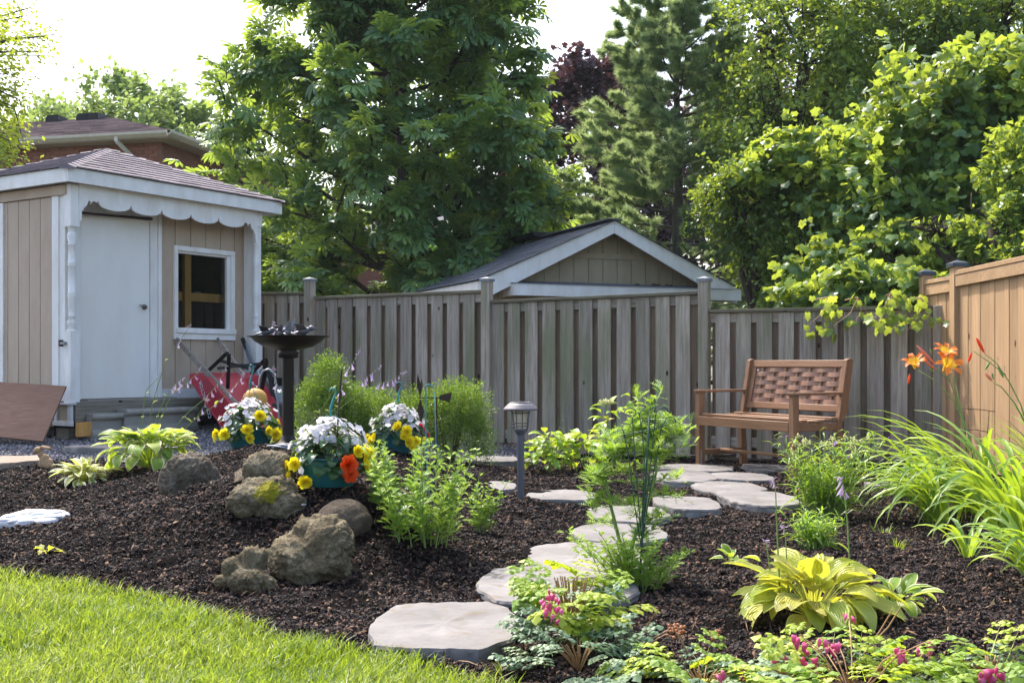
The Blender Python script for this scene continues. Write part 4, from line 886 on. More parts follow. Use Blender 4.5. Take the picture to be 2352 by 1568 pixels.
petalbit(1372, 1170, 'p_white', "white fallen petal right of the small gap by the lamp stones", .016); petalbit(1356, 1172, 'p_white', "white petal fragment beside the flagstone right of the lamp", .012); petalbit(965, 1208, 'p_yellow', "yellow fallen petal caught in the feathery plant", .016); petalbit(130, 1048, 'p_purple', "purple petal behind the rabbit statue", .012)

# ================================================================ WHITE PLAQUE
def plaque():
    c = G(77, 1203); o0 = thing("garden_plaque", "white painted oval stepping plaque with carved shapes lying on the mulch", "plaque", tuple(c + Vector((0, 0, .015)))); o0.rotation_euler = (R(9), R(-2), R(6))
    n = 48; rx, ry = .170, .125; V = [];
    for q, z in ((1, -.02), (1.03, .01), (.99, .026), (.93, .031), (.8, .032), (.6, .033), (.4, .034), (.2, .034)):
        for k in range(n):
            a = 2 * math.pi * k / n; w_ = 1 + .045 * math.sin(7 * a + 1) + .03 * math.sin(4 * a); x, y = rx * q * w_ * math.cos(a), ry * q * w_ * math.sin(a); V.append((x, y, z + (.006 * noise.noise(Vector((x * 25, y * 25, 1))) if q < .95 else 0)))
    V.append((0, 0, .034)); m = MB(); m.add(V, [(i * n + k, i * n + (k + 1) % n, (i + 1) * n + (k + 1) % n, (i + 1) * n + k) for i in range(7) for k in range(n)] + [(7 * n + k, 7 * n + (k + 1) % n, len(V) - 1) for k in range(n)])
    m.build("plaque_body", M['plaque'], o0, smooth=True)
    for x, y, a, l, wd in ((-.10,-.07,-.2,.055,.016),(-.05,-.09,.3,.05,.018),(-.0,-.105,.05,.045,.02),(.03,-.06,.15,.07,.018),(.10,-.05,.1,.06,.02),(-.02,-.045,.4,.06,.014),(.12,.03,.6,.035,.022),(-.12,-.02,.5,.05,.016)):
        D, Fc = ico(2); D = D * np.array([l, wd, .012]); ca, sa = math.cos(a), math.sin(a); P = np.stack([D[:, 0] * ca - D[:, 1] * sa + x, D[:, 0] * sa + D[:, 1] * ca + y, D[:, 2] + .03], 1)
        link("carved_lobe", npmesh("carved_lobe", P, Fc, M['plaque'], True), o0)
    for x, y, l, wd, mt in ((-.05,.03,.035,.016,'pl_a'),(-.0,-.0,.06,.008,'pl_b'),(-.10,.01,.04,.008,'pl_c'),(-.03,.05,.03,.008,'pl_c')):
        D, Fc = ico(2); P = D * np.array([l, wd, .004]) + np.array([x, y, .036]); link("painted_patch", npmesh("painted_patch", P, Fc, M[mt], True), o0)
M['plaque'] = paint('plaque_paint', '#c9c8cb', .3, .7, 12); M['pl_a'] = plain('faded_rose_paint', '#c9a9a0', .7); M['pl_b'] = plain('faded_blue_paint', '#93b4c4', .7); M['pl_c'] = plain('faded_ochre_paint', '#d8b890', .7)
plaque()
# ================================================================ RABBIT STATUE
def skin(name, V, E, rad, mat, parent, sub=2):
    me = bpy.data.meshes.new(name); me.from_pydata([tuple(v) for v in V], E, []); o = link(name, me, parent); s = o.modifiers.new("skin", 'SKIN'); me.skin_vertices.new() if not me.skin_vertices else None
    for i, r_ in enumerate(rad): me.skin_vertices[0].data[i].radius = (r_, r_) if not isinstance(r_, tuple) else r_
    me.skin_vertices[0].data[0].use_root = True
    u = o.modifiers.new("sub", 'SUBSURF'); u.levels = sub; u.render_levels = sub; s.use_smooth_shade = True
    dg = bpy.context.evaluated_depsgraph_get(); m2 = bpy.data.meshes.new_from_object(o.evaluated_get(dg)); o.modifiers.clear(); o.data = m2; m2.name = name; m2.materials.clear(); m2.materials.append(M[mat])
    m2.polygons.foreach_set("use_smooth", [True] * len(m2.polygons)); return o
M['terra'] = paint('rabbit_terracotta', '#b08e68', .35, .8, 25)
rb = G(98, 1076); rab = thing("rabbit_statue", "small brown sitting rabbit statue at the gravel edge", "statue", tuple(rb - Vector((0, 0, .01))), 0)
def blob(name, parts, mat, parent, vox, loc=None, rot=None):
    D, Fc = ico(3); V, Fs = [], []
    for c, r_, ax in parts:      # centre, radii, tilt about y
        m_ = np.array(Matrix.Rotation(ax, 3, 'Y')); Fs.append(Fc + sum(len(v) for v in V)); V.append((D * np.array(r_)) @ m_.T + np.array(c))
    o = link(name, npmesh(name, np.vstack(V), np.vstack(Fs), M[mat], True), parent, loc, rot); md = o.modifiers.new("r", 'REMESH'); md.mode = 'VOXEL'; md.voxel_size = vox; sm = o.modifiers.new("s", 'SMOOTH'); sm.iterations = 3; sm.factor = .5
    bpy.context.view_layer.update(); dg = bpy.context.evaluated_depsgraph_get(); m2 = bpy.data.meshes.new_from_object(o.evaluated_get(dg)); o.modifiers.clear(); o.data = m2; m2.materials.clear(); m2.materials.append(M[mat]); m2.polygons.foreach_set("use_smooth", [True] * len(m2.polygons)); return o
blob("body", [((.03,0,.045),(.042,.036,.042),0),((.012,0,.07),(.034,.031,.042),.3),((.045,.02,.03),(.03,.02,.028),0),((.045,-.02,.03),(.03,.02,.028),0),((-.012,0,.105),(.022,.021,.034),-.5),((-.03,0,.138),(.028,.023,.024),.25),((-.052,0,.128),(.014,.014,.013),.3),((.076,0,.03),(.013,.012,.013),0),
  ((-.008,.017,.04),(.013,.011,.042),.12),((-.008,-.017,.04),(.013,.011,.042),.12),((-.02,.017,.006),(.018,.011,.009),0),((-.02,-.017,.006),(.018,.011,.009),0),((.035,.03,.006),(.03,.012,.010),0),((.035,-.03,.006),(.03,.012,.010),0)], 'terra', rab, .0035)
for y in (-.014, .014): blob("ear", [((.004, y, .158),(.020,.008,.011),.05),((.03, y * 1.2, .153),(.026,.009,.010),.25)], 'terra', rab, .0025)
for y in (-.021, .021): m = MB(); m.lathe([(0, -.003), (.004, 0), (0, .003)], 6, (-.036, y, .143)); m.build("eye", M['iron'], rab)

# ================================================================ BIRD BATH
bp = W(662, 1010, 7.05); bth = thing("bird_bath", "dark bronze bird bath with small metal birds on the bowl rim", "bird bath", (bp.x, bp.y, H(bp.x, bp.y)))
zb0 = H(bp.x, bp.y); zt0 = EYE + (835 - 773) / F * 7.05 - zb0; rr_ = 93 / F * 7.05
m = MB(); m.lathe([(.11, -.02), (.11, .015), (.07, .03), (.045, .06), (.036, .08)], 24); m.build("base", M['iron'], bth, smooth=True)
m = MB(); m.lathe([(.036, .07), (.036, zt0 - .14), (.040, zt0 - .12)], 20); m.build("pedestal", M['iron'], bth, smooth=True)
m = MB(); m.lathe([(.045, zt0 - .135), (.064, zt0 - .128), (.06, zt0 - .11), (.068, zt0 - .10), (.05, zt0 - .09), (.06, zt0 - .075)], 20); m.build("collar", M['iron'], bth, smooth=True)
m = MB(); m.lathe([(0, zt0 - .085), (.08, zt0 - .082), (.15, zt0 - .062), (.205, zt0 - .03), (.225, zt0 - .008), (rr_, zt0), (rr_ + .002, zt0 + .005), (.225, zt0 + .0), (.2, zt0 - .02), (.14, zt0 - .05), (0, zt0 - .07)], 48); m.build("bowl", M['iron'], bth, smooth=True)
def bird(x, y, ang, s, wings):
    o = blob("bird_figure", [((0,0,.018*s),(.022*s,.013*s,.013*s),-.25),((.024*s,0,.028*s),(.011*s,.010*s,.010*s),0),((.037*s,0,.027*s),(.007*s,.003*s,.003*s),.1),((-.03*s,0,.012*s),(.022*s,.009*s,.004*s),-.35),((0,0,.005*s),(.006*s,.006*s,.012*s),0)], 'pewter', bth, .002 * s)
    o.location = (x, y, zt0 + .002); o.rotation_euler = (0, 0, ang)
    for sd__ in (-1, 1):
        me = MB(); wl_ = .055 * s; up = wings; P = [Vector((.012*s, sd__*.010*s, .022*s)), Vector((-.0*s, sd__*(.012*s+wl_*.6*(1-up)), .024*s+wl_*.7*up)), Vector((-.032*s, sd__*(.014*s+wl_*(1-up)), .022*s+wl_*1.0*up)), Vector((-.022*s, sd__*.009*s, .018*s))]
        me.add(P + [p + Vector((0, 0, .003)) for p in P], [(0,1,2,3),(7,6,5,4),(0,4,5,1),(1,5,6,2),(2,6,7,3),(3,7,4,0)]); me.build("wing", M['pewter'], o)
for b_ in ((-.13,-.02,.2,1.5,.35),(-.06,.08,2.6,1.3,.7),(.01,-.04,2.6,1.35,.95),(.10,.0,.15,1.8,.35),(.04,.10,.8,1.2,.5)): bird(*b_)

# ================================================================ SOLAR LAMP
lp = G(1196, 1147); Yl = lp.y; k_ = Yl / F; lamp = thing("solar_lamp", "grey solar path lamp on a tall stake beside the flagstones", "garden lamp", (lp.x, lp.y, H(lp.x, lp.y)))
zz = lambda py: EYE + (835 - py) * k_ - H(lp.x, lp.y)
m = MB(); m.lathe([(7.5*k_, -.05), (8.2*k_, zz(1000)), (9*k_, zz(998)), (14*k_, zz(990)), (17*k_, zz(988)), (17*k_, zz(984)), (0, zz(984))], 24); m.build("stake", M['lampd'], lamp, smooth=False)
m = MB(); m.lathe([(13*k_, zz(984)), (15.5*k_, zz(960)), (17.5*k_, zz(942)), (0, zz(941))], 24); m.build("lens", M['lens'], lamp, smooth=True)
cap_ = MB().lathe([(17*k_, zz(943)), (38*k_, zz(942)), (40*k_, zz(939.5)), (39*k_, zz(937)), (31*k_, zz(929)), (25*k_, zz(925)), (24*k_, zz(922.5)), (0, zz(922))], 36).build("lamp_cap", M['lampm'], lamp, smooth=False)
MB().lathe([(0, zz(922) + .001), (17*k_, zz(922) + .001), (17*k_, zz(921)), (0, zz(920.6))], 4).build("solar_panel", M['metal_black'], cap_)
for i in range(8):
    a = i * math.pi / 4 + .2; c, s = math.cos(a), math.sin(a); m = MB(); m.tube([(17*k_*c, 17*k_*s, zz(986)), (18.5*k_*c, 18.5*k_*s, zz(960)), (22*k_*c, 22*k_*s, zz(942))], 1.1*k_, 5); m.build("cage_bar", M['lampd'], lamp)
for py, r_ in ((978, 18.2), (971, 18.6), (948, 21)): m = MB(); m.tube([(r_*k_*math.cos(t), r_*k_*math.sin(t), zz(py)) for t in [j * math.pi / 12 for j in range(25)]], 1.0*k_, 5, cap=False); m.build("cage_ring", M['lampd'], lamp)

# ================================================================ FLOWER MESHES
def petal_fan(r, n, wd, cup, mat, seed=0, rings=1, notch=.0, curl=0.0, name="flower_mesh"):
    q = random.Random(seed); V, Fs, T = [], [], []
    for g in range(rings):
        rg = r * (1 - g * .2); cg = cup + g * .28
        for i in range(n - (g > 2)):
            a = 2 * math.pi * (i + g * .5) / n + q.uniform(-.12, .12); c, s = math.cos(a), math.sin(a); b = len(V); zz0 = g * r * .07
            ro = rg * q.uniform(.9, 1.08)
            for u, h_ in ((0, 0), (.55, -1), (.55, 1), (.9, -.7), (1.0, 0), (.9, .7), (.55, 0)):
                x = ro * u; y = h_ * wd * r; z = zz0 + math.sin(cg) * ro * u * (u * .8 + .2) - curl * ro * u * u + (.04 * r if h_ else 0) * q.uniform(-1, 1); xr_ = x * (math.cos(cg) * .9 + .1)
                V.append((xr_ * c - y * s, xr_ * s + y * c, z))
            Fs += [(b, b + 1, b + 6), (b, b + 6, b + 2), (b + 1, b + 3, b + 6), (b + 3, b + 4, b + 6), (b + 4, b + 5, b + 6), (b + 5, b + 2, b + 6)]; T += [q.random() * .6] * 7
    return npmesh(name, V, Fs, mat, True, T)
IMP = [petal_fan(.021, 5, .5, .12, M['p_white'], s, 1, name="white_flower") for s in range(4)]
BEG_Y = [petal_fan(.038, 7, .38, .35, M['p_yellow'], s, 6, name="yellow_flower") for s in range(4)]; BEG_O = [petal_fan(.042, 6, .42, .25, M['p_orange'], s, 5, name="orange_flower") for s in range(2)]; BEG_R = petal_fan(.03, 5, .42, .5, M['p_red'], 3, 3, name="red_flower")
def lfmesh(name, L, Wd, mat, arch=.35, cup=.15, nt=8, nu=4, pet=0.0, seed=0, shape=(.8, 1.0), wav=.0, elev=.9, pw=.0035, kink=0.0):
    """leaf with petiole; grows along +y and up; uv x -1..1 across, y 0..1 along"""
    q = random.Random(seed); V, Fs, UV = [], [], []; a = elev; y = z = 0.0
    if pet > 0:
        for i in range(4):
            for sx_ in (-1, 0, 1): V.append((sx_ * pw, y, z + abs(sx_) * pw * .8)); UV.append((0, 0))
            y += math.cos(a) * pet / 3; z += math.sin(a) * pet / 3; a -= arch * .15
        for i in range(3):
            for j in range(2): Fs.append((i * 3 + j, i * 3 + j + 1, i * 3 + j + 4, i * 3 + j + 3))
        y -= math.cos(a) * pet / 3; z -= math.sin(a) * pet / 3
    b = len(V); w = nu * 2 + 1; a -= kink
    for i in range(nt + 1):
        t = i / nt; hw = Wd / 2 * (math.sin(math.pi * min(1, t ** shape[0])) ** .75 if 0 < t < 1 else (.08 if t == 0 else .02)) ; hw *= (1 - .15 * t)
        for j in range(-nu, nu + 1):
            u = j / nu; V.append((u * hw, y - cup * hw * u * u * math.sin(a) * .6, z + cup * 2 * hw * u * u * math.cos(a) + wav * hw * math.sin(t * 14 + u * 3 + seed) * abs(u) + .006 * Wd * q.uniform(-1, 1))); UV.append((u, t))
        st = L / nt; y += math.cos(a) * st; z += math.sin(a) * st; a -= arch * (1.3 if t > .3 else .7) / nt * 3
    for i in range(nt):
        for j in range(w - 1): k = b + i * w + j; Fs.append((k, k + 1, k + w + 1, k + w))
    return npmesh(name, V, Fs, mat, True, None, None, UV)
def place_leaf(name, me, parent, loc, az, tilt, sc_=1.0, roll=0.0):
    return link(name, me, parent, loc, Matrix.Rotation(az - math.pi / 2, 3, 'Z') @ Matrix.Rotation(tilt, 3, 'X') @ Matrix.Rotation(roll, 3, 'Y'), sc_)

# ================================================================ POTS
POTM = None
def pot(px, py, Y, s, label, spots, seed, hook, red=False):
    q = random.Random(seed); p = W(px, py, Y); p.z = H(p.x, p.y) - .008; t = thing("flower_pot", label, "flower pot", tuple(p), q.uniform(0, 6), "teal flower pots on the mulch mound"); R0 = Matrix.Rotation(-t.rotation_euler[2], 3, 'Z')
    h = .135 * s; r0, r1 = .105 * s, .150 * s; pr = [(0, 0), (r0, 0)]
    for i in range(17): u = i / 16; pr += [(r0 + (r1 - r0) * u ** .8 + (.0018 if i % 2 else 0), .01 + h * u * .92)]
    pr += [(r1 + .006, h * .93), (r1 + .008, h), (r1 - .002, h), (r1 - .012, h * .9), (0, h * .85)]
    MB().lathe(pr, 40).build("pot_body", M['teal'], t, smooth=True)
    MB().lathe([(r1 - .013, h * .9), (r1 * .5, h * .93), (0, h * .94)], 20).build("potting_soil", M['soil'], t)
    LF = [lfmesh("leaf", .085, .045, M['L_dark'], .5, .2, 6, 2, .03, s_, elev=.7) for s_ in range(3)]; LB = [lfmesh("leaf", .06, .058, M['L_begonia'], .5, .1, 6, 3, .03, s_, wav=.2, elev=.5) for s_ in range(3)]
    topc = Vector((0, 0, h * .55)); rx, rz = .185 * s, .20 * s
    def dome(az, el, k=1.0): return R0 @ (Vector((math.cos(az) * math.cos(el) * rx * k, math.sin(az) * math.cos(el) * rx * k, 0))) + Vector((0, 0, h * .62 + math.sin(el) * rz * k))
    for i in range(150):
        az = q.uniform(0, 6.28); el = q.uniform(.05, 1.4); me = q.choice(LF if el > .45 else LB); k = q.uniform(.6, 1.08); o = place_leaf("leaf", me, t, dome(az, el, k * .72), az - t.rotation_euler[2], q.uniform(-.8, .3) - (.9 - el) * .3, q.uniform(.75, 1.15) * s, q.uniform(-.5, .5))
    def fl(me, az, el, k=1.0, name="flower", sc_=1.0):
        d = dome(az, el, k); nrm = (R0 @ Vector((math.cos(az) * math.cos(el), math.sin(az) * math.cos(el), math.sin(el) * .8 + .15))); nrm = (nrm + Vector((q.uniform(-.55, .55), q.uniform(-.7, .3), q.uniform(-.3, .3)))).normalized()
        rt = nrm.to_track_quat('Z', 'Y').to_matrix() @ Matrix.Rotation(q.uniform(0, 6), 3, 'Z'); link(name, me, t, d, rt, sc_ * s)
    for i in range(125):
        az = q.uniform(0, 6.28); el = q.uniform(.42, 1.5); fl(q.choice(IMP), az, el, q.uniform(.86, 1.2), "white_flower", q.uniform(.8, 1.15))
    for az, el, kind_, sc_ in spots: fl({'y': BEG_Y[int(abs(az) * 7) % 4], 'o': BEG_O[0], 'r': BEG_R, 'w': IMP[0]}[kind_], az, el, 1.1, {'y': "yellow_flower", 'o': "orange_flower", 'r': "red_flower", 'w': 'white_flower'}[kind_], sc_)
    for i in range(5): fl(q.choice(BEG_Y), q.uniform(0, 3.14), q.uniform(-.1, .5), 1, "yellow_flower", .8)
    # plastic hanger: three straps up to a flat hook
    if hook:
        hz_ = hook; top = Vector((0, 0, h + hz_)); 
        for i in range(3):
            a = i * 2.09 + .5; m = MB(); m.tube([(math.cos(a) * r1, math.sin(a) * r1, h), (math.cos(a) * .02, math.sin(a) * .02, h + hz_ * .62)], .0022, 5); m.build("hanger_strap", M['tealp'], t)
        m = MB(); m.tube([(0, 0, h + hz_ * .6), (.0, 0, h + hz_ * .72), (.012, 0, h + hz_ * .84), (.024, 0, h + hz_ * .92), (.020, 0, h + hz_ * .985), (.004, 0, h + hz_), (-.010, 0, h + hz_ * .95)], [.007, .0065, .005, .0045, .004, .004, .003], 6); o = m.build("hanger_hook", M['tealp'], t, smooth=True); o.rotation_euler = (0, 0, -t.rotation_euler[2] + .2); 
    return t
M['tealp'] = plain('teal_hanger', '#1f8a8a', .4); M['L_begonia'] = leafm('begonia_leaf', '#2a4a26', '#35592c', '#44703a', '#84b02a', .3, .32, .6)
FR = -math.pi / 2
pot(760, 1113, 5.3, 1.0, "teal ribbed pot with white, yellow and one orange-red bloom, nearest of three", [(FR-1.15,.05,'y',.95),(FR-1.0,-.15,'y',1.05),(FR-.75,.12,'y',1),(FR-.45,-.2,'y',1.05),(FR-.55,.02,'w',.9),(FR+.55,.12,'o',1.2),(FR+.6,-.08,'o',1.0),(FR+1.0,.1,'y',1.1),(FR+1.05,.35,'y',1.15),(FR+1.2,.0,'y',1),(FR+1.3,.3,'y',1),(FR+.85,.4,'y',.9)], 3, .32)
pot(574, 1030, 7.45, 1.05, "teal ribbed pot with white and yellow blooms left of the bird bath", [(FR-.6,.1,'y',1.15),(FR-1.1,.1,'y',1),(FR-1.3,.0,'y',1),(FR+.15,.25,'y',1.15),(FR+.2,.0,'y',1.0),(FR+.6,.65,'y',1.2),(FR+.8,.2,'y',.9),(FR+1.1,.1,'y',1.1),(FR+1.2,-.1,'y',1)], 4, .42)
pot(914, 1036, 7.4, 1.0, "teal ribbed pot with white and yellow blooms before the low boxwood", [(FR-.9,.0,'y',1),(FR-.7,.12,'y',1.05),(FR-1.1,.1,'y',.8),(FR+.1,.45,'y',1.1),(FR+.4,.3,'y',1.2),(FR+.3,.15,'y',.9),(FR+.45,.0,'y',1.3),(FR+.55,-.15,'y',1),(FR+.7,.0,'y',1),(FR+1.0,.45,'r',.9),(FR+1.25,.15,'r',1.0),(FR+1.15,.3,'r',.8)], 5, .33)
# grey crook behind the left pot, iron rod in the middle pot, cable, mustard ball
cr_ = W(640, 1020, 8.6); t = thing("garden_crook", "tall bent grey rod curving over behind the left flower pot", "plant hook", (cr_.x, cr_.y, H(cr_.x, cr_.y)))
lc = lambda px, py, Y=8.6: W(px, py, Y) - Vector(t.location)
MB().tube([lc(645, 1035), lc(641, 960), lc(634, 880), lc(630, 858), lc(617, 847), lc(604, 852), lc(596, 870), lc(596, 885), lc(590, 890), lc(582, 884), lc(580, 877)], .0085, 7).build("crook_rod", M['metal_grey'], t, smooth=True)
g = W(780, 950, 5.3); t = thing("iron_stake", "thin dark iron stake standing in the nearest flower pot", "plant stake", (g.x, g.y, H(g.x, g.y) + .1)); lc = lambda px, py, Y=5.3: W(px, py, Y) - Vector(t.location)
MB().tube([lc(772, 1060), lc(777, 950), lc(784, 860), lc(785, 848)], [.004, .004, .005, .004], 6).build("stake_rod", M['rust'], t)
g = W(586, 920, 8.05); t = thing("straw_ball", "mustard straw-coloured round ball half hidden behind the left pot", "garden ball", (g.x, 8.05, H(g.x, 8.05))); bz_ = EYE - 56 / F * 8.05 - t.location[2] - .088
D, Fc = ico(4); link("ball_shell", npmesh("ball_shell", D * .088 + np.array([0, 0, bz_]), Fc, M['yellowball'], True), t); MB().lathe([(.04, -.02), (.03, bz_ - .07), (.02, bz_ - .05)], 12).build("ball_stand", M['metal_black'], t)
cb = W(665, 1022, 7.0); t = thing("cable_coil", "loose coil of pale grey cable at the bird bath foot", "cable", (cb.x, cb.y, H(cb.x, cb.y)))
for k in range(5):
    m = MB(); ph = k * .7; m.tube([(.14 * math.cos(a + ph) * (1 - .1 * k) + .03 * k, .10 * math.sin(a + ph), .012 + .006 * k + .012 * math.sin(2 * a + k)) for a in [j * math.pi / 8 for j in range(14)]], .0045, 5); m.build("cable_loop", M['cable'], t, smooth=True)
# ================================================================ WEATHER VANE
v0 = W(1003, 1060, 6.9); vane = thing("arrow_vane", "small rusty arrow spinner vane with a tail fin before the boxwood", "weather vane", (v0.x, v0.y, H(v0.x, v0.y))); lc = lambda px, py, Y=6.9: W(px, py, Y) - Vector(vane.location)
MB().tube([lc(1003, 1070), lc(1003, 912)], .0045, 6).build("vane_post", M['rust'], vane)
MB().tube([lc(962, 913), lc(1012, 913)], .004, 6).build("vane_arm", M['rust'], vane)
P = [lc(1009, 908), lc(1038, 900), lc(1036, 914), lc(1032, 924), lc(1009, 917)]; MB().prism([(i, 0) for i in range(5)], lambda u, v, s: P[int(u)] + Vector((0, .004 * s, 0))).build("tail_fin", M['rust'], vane)
for tip, wdt in ((lc(959, 858, 6.88), 5), (lc(969, 868, 6.95), 4), (lc(967, 972, 6.9), 8)):
    c = lc(965, 913); d = (tip - c); s = Vector((wdt * 6.9 / F, 0, 0)); PP = [c, c + d * .5 - s, c + d, c + d * .55 + s]; MB().prism([(i, 0) for i in range(4)], lambda u, v, sd__: PP[int(u)] + Vector((0, .003 * sd__, 0))).build("blade", M['rust'], vane)

# ================================================================ WIRE TRELLISES
def wires(name, label, base, lines, mat, r=.003, cat="plant support", r0=.0045):
    t = thing(name, label, cat, tuple(base))
    for i, (nm, pts) in enumerate(lines): MB().tube([p - base for p in pts], r0 if i == 0 else r, 5).build(nm, M[mat], t, smooth=True)
    return t
Yt = G(1469, 1363).y; w_ = lambda px, py, d=0: W(px, py, Yt + d); tb0 = w_(1469, 1366)
def curl(px, py, r, a0, a1, d=0, n=8): return [w_(px + r * math.cos(a0 + (a1 - a0) * i / n), py - r * math.sin(a0 + (a1 - a0) * i / n), d) for i in range(n + 1)]
wires("wire_trellis", "dark green fan-shaped wire trellis staked in the tall feathery plant", tb0, [("stake", [tb0, w_(1471, 1300), w_(1477, 1200), w_(1484, 1080), w_(1492, 957)]),
 ("rib", [w_(1472, 1250), w_(1456, 1150), w_(1444, 1050), w_(1432, 990)] + curl(1440, 985, 12, 3.1, .6)), ("rib", [w_(1473, 1230), w_(1462, 1100), w_(1455, 1000), w_(1452, 960)] + curl(1447, 950, 14, 0, 3.3)),
 ("rib", [w_(1474, 1250), w_(1494, 1120), w_(1510, 1040), w_(1518, 985), w_(1530, 962)] + curl(1540, 968, 12, 2.6, -.2)), ("rib", [w_(1474, 1240), w_(1488, 1120), w_(1500, 1010), w_(1505, 960)] + curl(1522, 952, 16, 2.8, .2)), ("rib", [w_(1475, 1200), w_(1480, 1050), w_(1474, 985), w_(1468, 950), w_(1480, 935)]),
 ("cross_wire", [w_(1426, 1000), w_(1480, 989), w_(1532, 977)]), ("cross_wire", [w_(1449, 1107), w_(1482, 1102), w_(1508, 1091)])], 'greenwire', .0022)
Yt = 6.2; w_ = lambda px, py, d=0: W(px, py, Yt + d); tb0 = w_(985, 1200)
wires("wire_trellis", "thin teal wire support rising from the left feathery plant", tb0, [("stake", [tb0, w_(982, 1100), w_(977, 960), w_(978, 900)] + curl(985, 892, 9, 3.0, .2)), ("cross_wire", [w_(960, 1030), w_(985, 1022), w_(1010, 1024)]), ("rib", [w_(985, 1180), w_(1002, 1020), w_(998, 900)])], 'tealwire', .0025)
Yt = 7.4; w_ = lambda px, py, d=0: W(px, py, Yt + d); tb0 = w_(2225, 1130)
wires("wire_hoop", "rusty wire plant hoop standing among the daylily leaves before the cedar fence", tb0, [("leg", [tb0, w_(2218, 1010), w_(2213, 943)]), ("hoop", [w_(2210, 945), w_(2200, 950), w_(2196, 944), w_(2215, 938), w_(2260, 941), w_(2285, 945)]), ("leg", [w_(2262, 1120), w_(2266, 1020), w_(2272, 943)]), ("cross_wire", [w_(2205, 990), w_(2240, 986), w_(2270, 992)])], 'rust', .0025)
# ================================================================ HOSTAS
def hosta(label, px, py, L, Wd, n, mat, seed, spread=1.0, pet=.1, height=1.0, nv=10, shape=(.75, 1), cup=.16, wav=.05, name="hosta", cat="hosta", at=None, mess=.25, tmin=-.1, tmax=1.0):
    q = random.Random(seed); g = at or G(px, py); t = thing(name, label, cat, tuple(g))
    lv = [lfmesh("leaf", L, Wd, M[mat], q.uniform(.14, .42), q.uniform(cup * .6, cup * 1.5), 9, 4, pet, i + seed, shape, wav, elev=q.uniform(.5, 1.2), kink=q.uniform(.2, .65)) for i in range(nv)]
    for i in range(n):
        u = (i + .5) / n; az = i * 2.39996 + q.uniform(-mess, mess); tilt = tmin - (1 - u) * .0 + (.62 * u + q.uniform(-.12, .12)) * height * tmax
        place_leaf("leaf", q.choice(lv), t, Vector((math.cos(az), math.sin(az), 0)) * .02 * (1 - u) * spread + Vector((0, 0, .005)), az, tilt - .25, q.uniform(.78, 1.12) * (1 - .25 * u), q.uniform(-.35, .35))
    return t
hosta("small variegated hosta with cream-edged leaves beside the rabbit statue", 192, 1108, .12, .055, 90, 'L_hosta3', 21, pet=.10, shape=(.85, 1), height=1.35)
hosta("large hosta with yellow-green leaves and long flower stalks before the porch step", 345, 1078, .14, .09, 130, 'L_hosta', 22, pet=.27, height=1.2)
hosta("bright gold hosta seedling in the mulch below the white plaque", 108, 1272, .07, .034, 6, 'L_hosta2', 23, pet=.02, height=1.3, wav=.2)
hosta("small pale hosta seedling alone in the mulch between the staked plant and gold hosta", 1682, 1298, .085, .05, 8, 'L_hosta', 24, pet=.04, height=1.4)
hosta("big gold hosta with broad ribbed leaves in the right foreground", 1868, 1418, .165, .10, 84, 'L_hosta2', 25, pet=.17, height=.95, cup=.2, wav=.08)
hosta("smaller pale green hosta just behind the right side of the big gold hosta", 2052, 1400, .115, .062, 26, 'L_hosta', 26, pet=.08, height=1.1)
hosta("yellow-green hosta leaves between the bird bath and the right pot", 700, 1030, .12, .07, 14, 'L_hosta', 27, pet=.08, at=W(705, 1024, 7.9), height=1.5)
hosta("yellow-green hosta leaves low behind the left flower pot", 640, 1030, .12, .07, 12, 'L_hosta', 28, pet=.06, at=W(640, 1026, 7.75), height=1.2)
